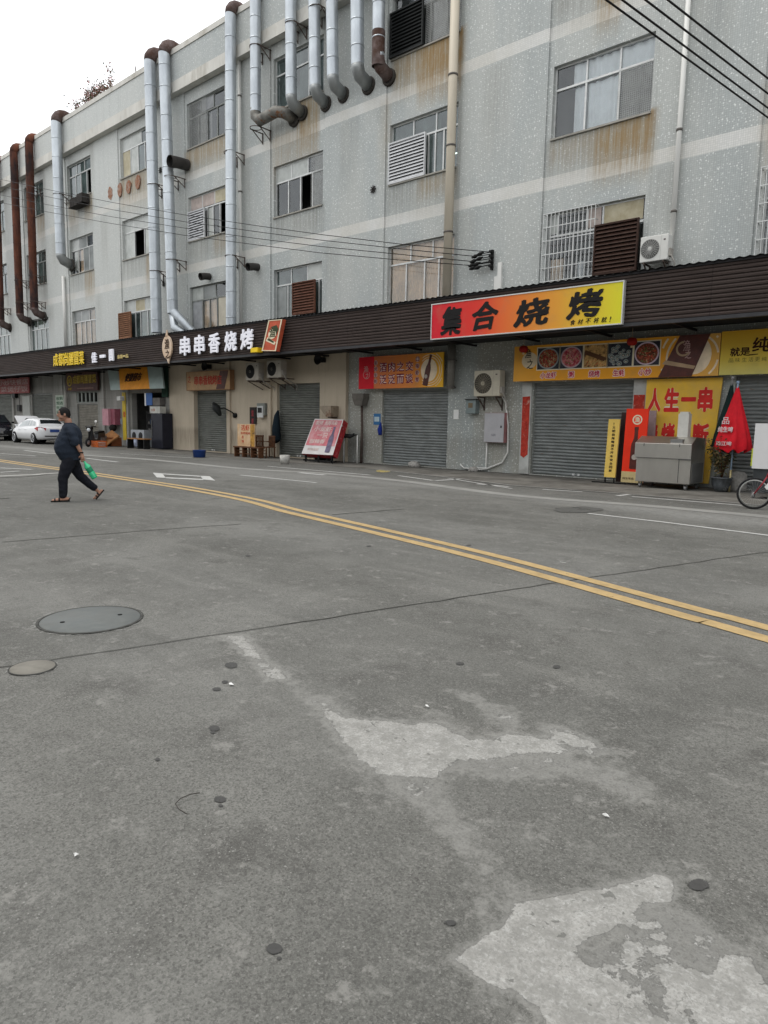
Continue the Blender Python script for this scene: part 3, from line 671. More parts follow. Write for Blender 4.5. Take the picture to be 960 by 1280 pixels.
def duct(px_top,px_bot,r,label,mats=(galv,galvD),top='elbow',bot='elbow',off=None,brk=(),rs=(0,0)):
    """px_top/px_bot: photo points on the duct's centre line"""
    off=off or .36+r; y=D-off
    xt,zt=W(*px_top,off); xb,zb=W(*px_bot,off); x=xb
    xt = xt if abs(xt-xb)<.45 else xb
    t=thing('exhaust_duct',label,'exhaust duct',(x,D,zb),'exhaust ducts climbing the facade')
    m=MB(); m.tube([(x,y,zb),(xt,y,zt)],r,18,0,caps=False); joints(m,[(x,y,zb),(xt,y,zt)],r)
    m.build('riser',mats[0],t)
    if top=='elbow':
        e=MB(); pts=[(xt,y,zt-.05)]+[(xt,y+(r*1.7)*(1-math.cos(a)),zt+(r*1.7)*math.sin(a)) for a in (math.pi/8,math.pi/4,math.pi*3/8,math.pi/2)]+[(xt,y+r*1.7+.45,zt+r*1.45),(xt,D+.45,zt+r*.9)]
        e.tube(pts,[r*1.03]*len(pts),18,0); joints(e,pts[-3:],r*1.03,step=.5); e.build('top_elbow',mats[2] if len(mats)>2 else mats[1],t)
    if bot=='elbow':
        e=MB(); pts=[(x,y,zb+.03),(x,y,zb-.06),(x,y+r*.5,zb-.06-r*.95),(x,D-.02,zb-.1-r*1.45)]
        if D-.02-(y+r*.5)<.1: pts.insert(3,(x,D-.1,zb-.1-r*1.4))
        e.tube(pts,[r,r,r,r],18,0); e.build('bottom_elbow',mats[1],t)
        c=MB(); c.lathe([(r*.9,-.03),(r*1.32,-.03),(r*1.32,.05),(r*.9,.05)],(x,D,zb-.12-r*1.45),18,axis='y'); c.build('wall_collar',PM('burnt_collar',(.05,.045,.04),.9,var=.4),t)
    for pz in brk:
        z=W(px_bot[0],pz,off)[1]; q=MB(); s=x+r+.03
        q.tube([(x+(r+.015)*math.cos(a*math.pi/9),y+(r+.015)*math.sin(a*math.pi/9),z) for a in range(19)],.016,6)
        for xx in (x-r-.03,s):
            q.bar((xx,y-.1,z),(xx,D+.04,z),.035); q.bar((xx,D-.02,z+.03),(xx,D-.02,z-.42),.035); q.bar((xx,y+.02,z),(xx,D-.02,z-.38),.03)
        q.build('bracket',steelr,t)
    return t
duct((17,190),(25,392),.235,'leftmost full-height rust-brown exhaust duct with a capped top above the parapet',(rustM,rust2,rustM),brk=(350,378))
duct((36,178),(43,385),.235,'second rust-brown exhaust duct, elbowed over the parapet beside the first rusty one',(rustM,rust2,rustM),brk=(232,344,377))
duct((-6,205),(1,400),.235,'rusty exhaust duct cut by the left edge of the photo',(rustM,rust2,rustM),brk=(385,))
duct((70,152),(76,318),.28,'lone wide silver exhaust duct with a rusty top, ending beside a third-floor window',(galv,galvD,rust2),brk=(242,))
duct((187,76),(196,416),.27,'silver exhaust duct with collapsed rusty cap, left one of the close pair',(galv,galvD,rust2),bot='none',brk=(230,339))
duct((205,66),(216,392),.26,'silver exhaust duct, right one of the close pair, splitting in two above the fascia',(galv,galvD,rust2),bot='none',brk=(220,325))
duct((288,17),(289,415),.23,'tall silver exhaust duct with a crumpled brown cap, alone beside a thin white downpipe',(galv,galvD,rust2),bot='none',brk=(190,320))
duct((319,-60),(319.5,140),.22,'silver exhaust duct turning sideways in a rusty horizontal piece at its foot',(galv,galvD),bot='none',brk=(58,160))
duct((363,-60),(364,120),.22,'silver exhaust duct just left of the top-floor window with sooty elbow',(galv,galvD),brk=(30,))
duct((392,-60),(394,108),.22,'silver exhaust duct passing in front of the top-floor window middle',(galv,galvD),brk=(10,))
duct((414,-60),(416,96),.22,'silver exhaust duct right of the top-floor window, third from the right of its row',(galv,galvD))
duct((446,-60),(447,82),.24,'silver exhaust duct second from the right of its row, beside the flaking one',(galv,galvD))
duct((474,-60),(473,72),.22,'rightmost silver exhaust duct of the row with a rust-eaten lower end',(galv,rust2),brk=())
# rust patch piece at its foot, sideways piece, and the split pipes
x,z=W(473,60,.58); root=[o for o in bpy.data.objects if o.get('label','').startswith('rightmost silver')][0]
MB().tube([(x,D-.58,z-.6),(x,D-.58,z+.55)],.226,18,0,caps=False).build('rusted_section',rust2,root)
x,z=W(319.5,147,.58); root=[o for o in bpy.data.objects if o.get('label','').startswith('silver exhaust duct turning')][0]
MB().tube([(x,D-.58,z+.35),(x,D-.58,z+.05),(x+.25,D-.58,z-.18),(x+1.35,D-.58,z-.12),(x+1.65,D-.45,z-.2),(x+1.75,D-.02,z-.3)],.22,18).build('sideways_elbow',PM('stained_duct',(.17,.165,.15),.6,.3,var=.4,scale=4,col2=(.16,.07,.03),mix=(.56,.62)),root)
MB().lathe([(.2,-.03),(.31,-.03),(.31,.05),(.2,.05)],(x+1.75,D,z-.32),18,axis='y').build('wall_collar',PM('burnt_collar',(.05,.045,.04)),root)
x,z=W(216,390,.62); root=[o for o in bpy.data.objects if o.get('label','').startswith('silver exhaust duct, right one')][0]
MB().tube([(x,D-.62,z+.3),(x+.1,D-.62,z),(x+2.3,D-.55,z-1.55)],.2,16).build('branch_pipe',galv,root)
MB().tube([(x,D-.62,z+.05),(x+.15,D-.62,z-.75),(x+1.5,D-.6,z-1.35)],.2,16).build('branch_pipe',galv,root)
# stub vents
def hood(px,py,r,ln,label,dark=True,off=.05):
    x,z=W(px,py,off+ln/2); t=MB()
    t.tube([(x,D,z+.02),(x+.0,D-ln*.5,z),(x,D-ln,z-.06)],[r,r,r*1.05],16,0,caps=False); t.tube([(x,D-.1,z),(x,D-ln*.8,z-.03)],r*.9,16,1)
    o=t.build('vent_hood',[PM('sooty_steel',(.05,.047,.045),.6,.3,var=.3),darkM]); tag(o,label,'vent','stub vents on the facade')
hood(222,203,.26,.95,'wide black stub vent poking out beside the pair of silver ducts')
hood(255,345,.16,.5,'small black vent hood above the second-floor window with a cream sheet')
hood(315,333,.16,.55,'small black vent hood just right of the tall single duct')
for (px,py,r,l) in ((201,213,.22,'dark round hole with a rim between the paired silver ducts'),(467,237,.2,'round sooty fan opening in blank wall between two third-floor windows'),(205,355,.2,'round black vent hole under the bracket of the paired ducts')):
    x,z=W(px,py); m=MB(); m.lathe([(.0,-.02),(r*.75,-.02),(r*.78,-.10),(r,-.10),(r*1.05,.0)],(x,D,z),14,axis='y'); m.v=[(v[0],2*D-v[1] if False else v[1],v[2]) for v in m.v]
    for k in range(4): a=k*math.pi/4; m.bar((x-r*.7*math.cos(a),D-.035,z-r*.7*math.sin(a)),(x+r*.7*math.cos(a),D-.035,z+r*.7*math.sin(a)),.03)
    tag(m.build('wall_vent',PM('sooty_rim',(.035,.032,.03),.9,var=.5,scale=10)),l,'vent','round wall openings')
x,z=W(98,251,.3); m=MB(); m.box(x-.9,x+.0,D-.42,D-.02,z-.25,z+.22); m.box(x+.05,x+.75,D-.45,D-.02,z-.2,z+.3); m.box(x-.9,x+.7,D-.5,D-.0,z-.3,z-.26)
tag(m.build('window_machine',PM('sooty_rim',(.035,.032,.03)),bevel=.02),'blackened machine boxes on a bracket under a top-floor window','machine box')

# ================================================================= DOWNPIPES, CABLES, ROOF
def pipe(px,pt,pb,r,off,label,m,clamps=(),zb=None):
    x,zt=W(px,pt,off); z0=W(px,pb,off)[1] if zb is None else zb
    t=thing('downpipe',label,'downpipe',(x,D-off,z0))
    MB().tube([(x,D-off,z0),(x,D-off,zt)],r,14,0).build('pipe',m,t)
    q=MB()
    for c in clamps:
        zc=W(px,c,off)[1]; q.tube([(x,D-off,zc-.03),(x,D-off,zc+.03)],r+.015,14); q.box(x-.02,x+.02,D-off+r*.5,D+.04,zc-.02,zc+.02)
    if clamps: q.build('clamp',PM('dark_clamp',(.12,.11,.1),.6),t)
    return t
beigeP=PM('beige_pipe',(.52,.47,.38),.5,var=.12,scale=.8,aniso=(1,1,.3),col2=(.33,.28,.21),mix=(.5,.75))
whiteP=PM('white_pvc',(.66,.66,.63),.45,var=.06,scale=1)
pipe(571.5,-80,372,.15,.2,'thick beige downpipe running down past the two windows to the fascia',beigeP,(92,180,288))
pipe(565,430,486,.13,.28,'fat dull downpipe stub under the awning right of the red banner',PM('dull_pipe',(.20,.19,.17),.5,.2),(450,484))
pipe(866,-80,332,.065,.1,'thin white downpipe at the right between blank tiled walls',whiteP,(158,260))
pipe(299,70,412,.07,.1,'thin white downpipe close beside the tall single exhaust duct',whiteP,(120,240))
pipe(79,345,434,.09,.12,'thin white downpipe low on the wall under the wide lone duct',whiteP,())
pipe(81,465,560,.11,.2,'whitish downpipe between the grey shopfronts behind the white car',PM('old_white_pipe',(.40,.39,.36)),(),zb=.03)
x,z=W(622,345,.1); t=MB(); t.box(x-.13,x+.13,D-.1,D-.002,5.7,z+.0); t.box(x-.02,x+.12,D-.09,D-.004,z,z+.42); tag(t.build('cable_duct',whiteP),'short white cable duct below the insulators','cable duct')
# insulators + cables
bk=thing('insulator_rack','black rack of insulators fixed to the tiled wall where four cables end','insulator rack',(W(613,325,.1)[0],D,W(613,340,.1)[1]))
blk=PM('black_rubber',(.012,.012,.012),.5)
m=MB(); x,_=W(614,325,.1)
m.box(x-.03,x+.03,D-.1,D-.0,W(614,337,.1)[1],W(614,312,.1)[1])
for pz in (315,321,327,333): m.tube([(x,D-.02,W(614,pz,.1)[1]),(x,D-.2,W(614,pz,.1)[1])],.05,8)
m.build('rack_post',blk,bk)
m=MB()
for px,py in ((600,317.5),(594,320.5),(599,323.5),(592,326.5),(590,331.5),(596,330),(591,335),(597,334.5)):
    a=W(px,py,.3); s=W(612,315+ (py-317)*.9,.15); e=Vector((a[0],D-.3,a[1])); m.tube([e+Vector((-.12,-.02,-.03)),e,e+Vector((.13,.02,.04))],[.03,.07,.02],8); m.tube([e,(x,D-.15,s[1])],.014,6)
m.build('insulator',blk,bk)
for i,(pp,e) in enumerate((([(-40,217),(0,224),(60,237),(140,253),(230,268.5),(320,282),(400,293),(500,305)],(612,315)),([(-40,225),(0,232.5),(60,246),(140,262),(230,277),(320,289.5),(400,300),(500,311)],(594,320.5)),
        ([(-40,236),(0,243.5),(60,256),(140,271),(230,285),(320,298),(400,308),(500,318)],(592,327)),([(-40,246),(0,253),(60,265),(140,279.5),(230,294),(320,306),(400,316),(500,325)],(590,332)))):
    pts=[]
    for p in pp+[e]:
        o=.3 if p is e else 1.35; a=W(*p,o); pts.append((a[0],D-o,a[1]))
    m=MB(); m.tube(pts,.013,6); tag(m.build('overhead_cable',blk),['uppermost','second from the top','third from the top','lowest'][i]+' of the four thin cables strung across the facade to the insulators','cable','thin cables across the facade')
for i,(a,c) in enumerate((((758,0),(960,147)),((778,0),(960,135)),((807,0),(960,117)),((835,0),(960,98)))):
    P1=Vector((*G(*a,6.4),6.4)); P2=Vector((*G(*c,6.4),6.4)); dv=P2-P1; 
    A=P1-dv*1.5; t=(D-.05-P2.y)/dv.y if dv.y>.01 else 1; B=P2+dv*min(t,3)
    m=MB(); m.tube([A,P1,P2,B],.0125,6); m.build
    tag(m.build('power_line',blk),['leftmost','second from the left','third from the left','rightmost'][i]+' of the four thick black power lines crossing the upper right corner','power line','thick power lines at the upper right')
# ================================================================= SIGNS
def flatm(name,col,var=.06,rough=.5,**k): return PM(name,col,rough,var=var,**k)
def grad_mat(name, stops, x0, x1, axis=0):
    m, nt, b_, out = newmat(name); L=nt.links.new
    tc=nd(nt,'ShaderNodeTexCoord'); sx=nd(nt,'ShaderNodeSeparateXYZ'); L(tc.outputs['Object'],sx.inputs[0])
    r=nd(nt,'ShaderNodeMapRange',ins={'From Min':x0,'From Max':x1}); L(sx.outputs[axis],r.inputs['Value'])
    cr=nd(nt,'ShaderNodeValToRGB'); L(r.outputs[0],cr.inputs[0])
    while len(cr.color_ramp.elements)<len(stops): cr.color_ramp.elements.new(.5)
    for e,(p,c) in zip(cr.color_ramp.elements,stops): e.position=p; e.color=C4(c)
    n=noise_(nt,tc.outputs['Object'],2.0,6,.6); c=mixc(nt,ramp_(nt,n,.45,.8,0,.25),cr.outputs[0],(.25,.2,.12))
    L(c,b_.inputs['Base Color']); b_.inputs['Roughness'].default_value=.45; b_.inputs['Specular IOR Level'].default_value=.15; return m
def panel(name,label,cat,tl,br,off,th,mat,frame=None,fw=.03,group=None,rect=None):
    x0,x1,z0,z1 = rect or WR(tl,br,off); y=D-off
    t=thing(name,label,cat,((x0+x1)/2,y,z0),group)
    MB().box(x0,x1,y,y+th,z0,z1).build('board',mat,t)
    if frame:
        f=MB(); 
        f.box(x0-fw,x1+fw,y-.015,y+th+.01,z1,z1+fw); f.box(x0-fw,x1+fw,y-.015,y+th+.01,z0-fw,z0); f.box(x0-fw,x0,y-.015,y+th+.01,z0,z1); f.box(x1,x1+fw,y-.015,y+th+.01,z0,z1)
        f.build('frame',frame,t)
    return t,(x0,x1,z0,z1),y
black=flatm('sign_black',(.012,.011,.011)); red=flatm('sign_red',(.50,.018,.02)); white=flatm('sign_white',(.72,.72,.70)); cream=flatm('sign_cream',(.74,.66,.48))
yel=flatm('sign_yellow',(.62,.40,.055)); orange=flatm('sign_orange',(.60,.24,.03)); steelf=PM('frame_steel',(.55,.55,.53),.4,.4,var=.08)
lit=PM('white_letter',(.78,.78,.84),.4,var=.05,emit=((.9,.92,1),.08)); yelL=PM('yellow_letter',(.80,.56,.02),.4,var=.1)
def P2(px,py,off): a=W(px,py,off); return a
# 1 big barbecue sign
o=AW+.12
t,(x0,x1,z0,z1),y=panel('shop_sign','large red-to-yellow sign with four black brush characters on the brown fascia','sign',None,None,o,.1,grad_mat('sunset_gradient',[(0,(.56,.012,.03)),(.3,(.62,.045,.03)),(.42,(.66,.13,.035)),(.7,(.64,.30,.04)),(1,(.62,.62,.03))],-3.2,3.2),steelf,.03,rect=(-14.55*KA,-8.07*KA,1.55+2.82*KA,1.55+3.91*KA))
b=MB()
for ch,l,r,tp,bt in (('集',.055,.18,.10,.95),('合',.235,.385,.09,.86),('烧',.48,.655,.17,.88),('烤',.745,.90,.08,.80)):
    X0=x0+l*(x1-x0); X1=x0+r*(x1-x0); put_text(b,ch,X0,X1,z1-bt*(z1-z0),z1-tp*(z1-z0),y-.002,.008,bold=.042,warp=.055,shear=.14,res=3)
b.build('lettering',black,t)
b=MB()
for i,ch in enumerate('食材不将就!'): X=x0+(.768+.036*i)*(x1-x0); put_text(b,ch,X,X+(.14 if ch!='!' else .03),z0+.055,z0+.19,y-.002,.006,bold=.01,shear=.2)
b.build('small_lettering',black,t)
# 2 white channel letters
t=thing('channel_letters','row of five white block characters on the brown fascia','sign letters',(W(270,430,AW+.1)[0],D-AW-.1,4.4))
for ch,l,r,tp,bt in (('串',225,238,420.5,444),('串',243,256,418.5,442),('香',261,275,416.5,440.5),('烧',281,296,414,438.5),('烤',301,317,411,436)):
    a=W(l,tp,AW+.1); c=W(r,bt,AW+.1); b=MB(); put_text(b,ch,a[0],c[0],c[1],W((l+r)/2,tp,AW+.1)[1],D-AW-.08,.06,bold=.03); b.build('letter',lit,t)
# oval logo
t=thing('logo_plate','beige oval plate with a brush emblem left of the white block characters','sign',(W(208,434,AW+.1)[0],D-AW-.1,W(208,448,AW+.1)[1]))
cx,cz=W(208.5,434,AW+.1); b=MB(); disc(b,cx,cz,.40,D-AW-.03,.07,rz=.52); b.add([(cx-.05,D-AW-.1,cz-.5),(cx+.24,D-AW-.1,cz-.38),(cx+.1,D-AW-.1,cz-.74),(cx-.05,D-AW-.04,cz-.5),(cx+.24,D-AW-.04,cz-.38),(cx+.1,D-AW-.04,cz-.74)],[(0,2,1),(0,1,4,3),(1,2,5,4),(2,0,3,5)])
b.prism([(cx-.12,cz+.48),(cx+.05,cz+.48),(cx-.0,cz+.78)],D-AW-.1,D-AW-.04); b.build('plate',PM('logo_beige',(.60,.44,.31),.5,var=.15,scale=2,col2=(.66,.56,.46)),t)
b=MB(); put_text(b,'渔',cx-.2,cx+.2,cz-.08,cz+.38,D-AW-.102,.01,bold=.02,warp=.05,shear=.1); put_text(b,'之',cx-.12,cx+.22,cz-.5,cz-.12,D-AW-.102,.01,bold=.02,warp=.05); b.build('emblem',PM('logo_dark',(.05,.03,.02)),t)
# tilted poster board on fascia
t=thing('tilted_poster','leaning red poster board fixed on the fascia right of the white block characters','poster board',(W(337,438,AW+.3)[0],D-AW-.3,W(337,438,AW+.3)[1]))
def Q(px,py,off): a=W(px,py,off); return a
TL,TR,BR_,BL=[W(*p,AW+.3) for p in ((336,400.5),(353,399),(345,439),(327.5,438.5))]
def pt(u,v): # u across, v up
    return (BL[0]+(BR_[0]-BL[0])*u+((TL[0]-BL[0])*(1-u)+(TR[0]-BR_[0])*u)*v, BL[1]+(BR_[1]-BL[1])*u+((TL[1]-BL[1])*(1-u)+(TR[1]-BR_[1])*u)*v)
MB().prism([BL,BR_,TR,TL],D-AW-.3,D-AW-.12).build('board',PM('poster_red',(.50,.10,.05),.5,var=.3,scale=2),t)
b=MB()
for u0,u1,v0,v1 in ((0,1,0,.025),(0,1,.975,1),(0,.07,.025,.975),(.93,1,.025,.975)): b.prism([pt(u0,v0),pt(u1,v0),pt(u1,v1),pt(u0,v1)],D-AW-.32,D-AW-.301)
b.build('frame',cream,t)
b=MB(); b.prism([pt(.12,.33),pt(.8,.2),pt(.85,.28),pt(.2,.45)],D-AW-.308,D-AW-.301); b.prism([pt(.5+.30*math.cos(a*math.pi/10),.56+.17*math.sin(a*math.pi/10)) for a in range(20)],D-AW-.308,D-AW-.301); b.build('picture',cream,t)
b=MB(); b.prism([pt(.25,.77),pt(.65,.83),pt(.88,.7),pt(.8,.5),pt(.7,.62),pt(.45,.72)],D-AW-.312,D-AW-.3085); c=pt(.45,.58); put_text(b,'渔',c[0]-.16,c[0]+.2,c[1]-.16,c[1]+.2,D-AW-.309,.006,bold=.02,warp=.05); b.prism([pt(.2,.36),pt(.7,.26),pt(.75,.3),pt(.3,.42)],D-AW-.312,D-AW-.3085)
b.build('picture_dark',PM('poster_dark',(.045,.06,.03)),t)
x,z=W(322,438,AW+.12); tag(MB().box(x-.22,x+.22,D-AW-.3,D-AW-.04,z-.09,z+.09).build('yellow_lamp_box',yelL,bevel=.01),'small yellow box under the fascia beside the leaning poster','box')
# 3 / 4 letters
t=thing('channel_letters','three slim white characters and four tiny gold ones on the left part of the fascia','sign letters',(W(130,445,AW+.1)[0],D-AW-.1,4.45))
for ch,l,r,tp,bt in (('佳',115,121.5,440.5,453.5),('一',125.5,132,443.5,447),('圆',137,142.5,436.5,451)):
    a=W(l,tp,AW+.1); c=W(r,bt,AW+.1); b=MB(); put_text(b,ch,a[0],c[0],c[1],W((l+r)/2,tp,AW+.1)[1],D-AW-.08,.08,bold=.03); b.build('letter',lit,t)
b=MB()
for i,ch in enumerate('麻辣一品'):
    px=147+i*3.4; a=W(px,443.5-i*.3,AW+.1); c=W(px+3,448.6-i*.5,AW+.1)
    if ch=='一': put_text(b,ch,a[0],c[0],(a[1]+c[1])/2-.03,(a[1]+c[1])/2+.05,D-AW-.08,.04,bold=.02)
    else: put_text(b,ch,a[0],c[0],c[1],W(px+1.5,443.5-i*.3,AW+.1)[1],D-AW-.08,.04,bold=.02)
b.build('small_letter',PM('gold_letter',(.62,.50,.22)),t)
t=thing('channel_letters','six crowded yellow characters at the far left of the fascia','sign letters',(W(68,450,AW+.1)[0],D-AW-.1,4.4))
for i,ch in enumerate('成都尚膳冒菜'):
    px=48.5+i*6.9; a=W(px,0,AW+.1)[0]; c=W(px+6.3,0,AW+.1)[0]; zt=W(px+3,444.5-i*.75,AW+.1)[1]; zb=W(px+3,459.5-i*.5,AW+.1)[1]
    b=MB(); put_text(b,ch,a,c,zb,zt,D-AW-.08,.04,bold=.018); b.build('letter',yelL,t)

# --- signs under the awning
# far-left faded red banner
t,(x0,x1,z0,z1),y=panel('hanging_banner','faded red banner with two rows of pale characters above the leftmost shutter','banner',None,None,.3,.06,PM('faded_red',(.34,.10,.10),.7,var=.3,scale=2,col2=(.40,.2,.19)),None,rect=(-57.2,W(14.5,0,.3)[0],3.15,4.2))
b=MB(); put_text(b,'农家小炒快餐店',x0+.2,x1-.1,z0+.58,z1-.1,y-.002,.006,bold=.01); put_text(b,'家常菜煲仔饭',x0+.3,x1-.2,z0+.1,z0+.5,y-.002,.006,bold=.01); b.build('lettering',PM('pale_pink_letter',(.50,.38,.36)),t)
# brown sign
t,(x0,x1,z0,z1),y=panel('shop_sign','dark brown hanging sign with a ring emblem and yellow characters above the narrow shutter','sign',None,None,.3,.12,PM('dark_brown_board',(.075,.035,.03),.6,var=.3),None,rect=(-43.85,-39.75,3.16,4.28))
b=MB(); put_text(b,'成都尚膳冒菜',x0+.95,x1-.12,z0+.42,z1-.18,y-.002,.02,bold=.02); ring(b,x0+.5,z0+.62,.26,.33,y-.001,.02,n=24); put_text(b,'尚',x0+.34,x0+.66,z0+.47,z0+.78,y-.002,.02,bold=.02); put_text(b,'品牌',x0+.28,x0+.74,z0+.07,z0+.22,y-.002,.01,bold=.01); b.build('lettering',PM('dull_gold',(.42,.30,.05)),t)
b=MB(); b.box(x0+1.5,x1-.5,y-.008,y-.001,z0+.12,z0+.17); b.build('underline',PM('dull_brown_line',(.25,.15,.12)),t)
# orange leaning shop sign with pale wings
t=thing('shop_sign','orange box sign with pale blue side panels leaning out above the open shop doorway','sign',(W(171,490,.6)[0],D-.6,3.3))
def lean(px0,px1,zt_px,zb_px,mat,name,mb=None,offt=.35,offb=.75):
    a=W(px0,zt_px,offt); c=W(px1,zt_px,offt); d=W(px0,zb_px,offb); e=W(px1,zb_px,offb); return a,c,d,e
zt,zb=4.30,3.10
def lp(px,v,o=0): off=.75-.4*v; x=W(px,480,off)[0]; return (x,D-off-o,zb+(zt-zb)*v)
for (a0,a1,b0,b1,mm,nm) in ((135,149,138,150,PM('pale_blue_panel',(.36,.44,.42),.4,var=.1),'side_panel'),(148,184,150,187,PM('sign_orange2',(.75,.30,.03),.45,var=.12),'board'),(184.5,202,187,204.5,PM('pale_blue_panel',(.36,.44,.42)),'side_panel')):
    q=[lp(a0,1),lp(a1,1),lp(b1,0),lp(b0,0)]; b=MB(); b.add([q[3],q[2],q[1],q[0]]+[(v[0],v[1]+.08,v[2]) for v in (q[3],q[2],q[1],q[0])],[(0,1,2,3),(7,6,5,4),(0,4,5,1),(1,5,6,2),(2,6,7,3),(3,7,4,0)]); b.build(nm,mm,t)
b=MB(); A=lp(155.5,.36); Bp=lp(175.5,.36); put_text(b,'便捷超市',A[0],Bp[0],0,.46,0,.02,bold=.03)
b.v=[(v[0],D-(.75-.4*(.36+v[2]/(zt-zb)))-.006+v[1],zb+.36*(zt-zb)+v[2]) for v in b.v]; b.build('lettering',PM('dark_brown_letter',(.05,.02,.012)),t)
x,z=W(149,498,.5); tag(MB().box(x-.2,x+.2,D-.55,D-.3,z-.12,z+.12).build('lamp_box',PM('lamp_white',(.6,.6,.58)),bevel=.02),'small white lamp box under the left end of the orange sign','lamp')
MB().box(-33.05,-32.5,D-.14,D-.075,2.7,4.3).build('green_tarp',PM('dark_green_tarp',(.02,.05,.035),.8),t)
# beige shop's old sign box
t,(x0,x1,z0,z1),y=panel('shop_sign','small faded orange sign box with red characters above the shutter of the beige shopfront','sign',(233.5,466),(287.5,486),.32,.22,PM('old_orange',(.44,.28,.15),.6,var=.2,scale=2),PM('wood_frame',(.30,.17,.09)),.03)
b=MB(); put_text(b,'串串香烧烤店',x0+.65,x0+2.9,z0+.22,z1-.18,y-.002,.01,bold=.03); put_text(b,'之',x0+.1,x0+.35,z0+.35,z0+.7,y-.002,.01,bold=.0,warp=.03); b.build('lettering',PM('dull_red',(.45,.06,.04)),t)
b=MB(); b.prism([(x1-1.1,z0),(x1-.42,z0),(x1-.1,z1),(x1-.75,z1)],y-.006,y-.0005); b.build('bottle_picture',PM('bottle_brown',(.10,.04,.03),.4,var=.4,scale=4),t)
# red banner
bottle_m=PM('beer_brown',(.085,.018,.012),.3,var=.35,scale=6)
def bottle(mb,cx,cz,h,r,y,ang=0,mi=0,th=.006):
    pr=[(0,0),(.9,0),(1,.03),(1,.50),(.88,.60),(.45,.72),(.38,.93),(.46,.94),(.46,1),(0,1)]
    pts=[(r*a,h*q) for a,q in pr[1:-1]]; pts=pts+[(-a,q) for a,q in reversed(pts)]
    c,s=math.cos(ang),math.sin(ang)
    mb.prism([(cx+a*c-(q-h/2)*s, cz+a*s+(q-h/2)*c) for a,q in pts],y-th,y,mi)
    def band(v0,v1,w,mj,yy):
        p=[(-w*r,v0*h),(w*r,v0*h),(w*r,v1*h),(-w*r,v1*h)]; mb.prism([(cx+a*c-(q-h/2)*s, cz+a*s+(q-h/2)*c) for a,q in p],yy-.003,yy,mj)
    return band
t,(x0,x1,z0,z1),y=panel('hanging_banner','orange banner with a red left end and a beer bottle, above the middle shutter','banner',None,None,.34,.05,grad_mat('banner_orange',[(0,(.62,.17,.06)),(.6,(.70,.24,.05)),(1,(.80,.44,.03))],-1.2,2.0),None,rect=(-18.62,-14.62,2.84,4.02))
MB().box(x0-.001,x0+.78,y-.006,y-.001,z0-.001,z1+.001).build('red_end',PM('banner_red',(.62,.012,.026),.5,var=.08),t)
wv=x1-x0; Xf=lambda f:x0+f*wv; Zf=lambda f:z0+f*(z1-z0)
b=MB(); put_text(b,'渔',Xf(.065),Xf(.125),Zf(.52),Zf(.72),y-.008,.004,warp=.02); put_text(b,'之',Xf(.09),Xf(.13),Zf(.33),Zf(.5),y-.008,.004,warp=.02); ring(b,Xf(.10),Zf(.45),.15,.165,y-.007,.003,a0=150,a1=390); b.build('emblem',PM('pale_emblem',(.55,.35,.33)),t)
maroon=PM('maroon',(.20,.008,.03),.5); b=MB(); h=MB()
for row,(s,zb_,zt_) in enumerate((('酒肉之交',.50,.80),('泛泛而谈',.13,.43))):
    for i,ch in enumerate(s):
        a=.265+i*.105; put_text(h,ch,Xf(a),Xf(a+.088),Zf(zb_),Zf(zt_),y-.001,.003,bold=.075,pad=.018); put_text(b,ch,Xf(a),Xf(a+.088),Zf(zb_),Zf(zt_),y-.0045,.004,bold=.022)
h.build('white_outline',PM('outline_pink_white',(.78,.64,.60)),t); b.build('lettering',maroon,t)
b=MB(); h=MB()
for i,ch in enumerate('炭烤生蚝'): disc(h,Xf(.215),Zf(.80-.19*i),.095,y-.001,.003,n=14); put_text(b,ch,Xf(.197),Xf(.233),Zf(.735-.19*i),Zf(.865-.19*i),y-.0045,.003,bold=.01)
for i,ch in enumerate('口味虾蟹'): disc(h,Xf(.715),Zf(.84-.2*i),.095,y-.001,.003,n=14); put_text(b,ch,Xf(.697),Xf(.733),Zf(.775-.2*i),Zf(.905-.2*i),y-.0045,.003,bold=.01)
h.build('small_disc',PM('pale_disc',(.56,.42,.38)),t); b.build('small_lettering',maroon,t)
b=MB(); clip=(Xf(.76),x1-.02,z0+.01,z1-.01); disc(b,Xf(.845),Zf(.5),.36,y-.0005,.002,0,rz=.40)
for r_ in (.44,.52,.60): ring(b,Xf(.85),Zf(.5),r_,r_+.025,y-.0005,.002,clip=clip)
b.build('swirl',PM('pale_swirl',(.80,.66,.48),.5,var=.2),t)
b=MB(); bn=bottle(b,Xf(.835),Zf(.5),1.08,.115,y-.004,-.22); b.build('bottle_picture',bottle_m,t)
b=MB(); disc(b,Xf(.815),Zf(.32),.07,y-.012,.002); b.build('bottle_label',PM('label_grey',(.42,.38,.34)),t)
# long food banner
x0,x1=-11.82,-5.72; z0,z1=2.95,4.03; OF=.36
t,_,y=panel('hanging_banner','long orange food banner with five dish photos and a big tilted bottle picture','banner',None,None,OF,.05,grad_mat('food_orange',[(0,(.74,.36,.05)),(.25,(.80,.34,.02)),(.8,(.82,.36,.03)),(1,(.75,.42,.1))],-3,3),None,rect=(x0,x1,z0,z1))
def xs(px): return W(px,450,OF)[0]
b=MB(); disc(b,xs(662),3.58,.27,y-.001,.003,rz=.25); b.build('emblem_disc',PM('emblem_disc_m',(.62,.52,.36)),t)
b=MB(); put_text(b,'渔',xs(656),xs(664),3.66,3.94,y-.005,.003,bold=.01,warp=.05); put_text(b,'之',xs(659),xs(667),3.32,3.62,y-.005,.003,bold=.01,warp=.05); b.build('emblem',black,t)
rnd=random.Random(5)
fp=[(672,699,'crayfish'),(700.5,728,'porridge'),(730,758.5,'bread'),(760,790,'oyster'),(792.5,824,'stirfry')]
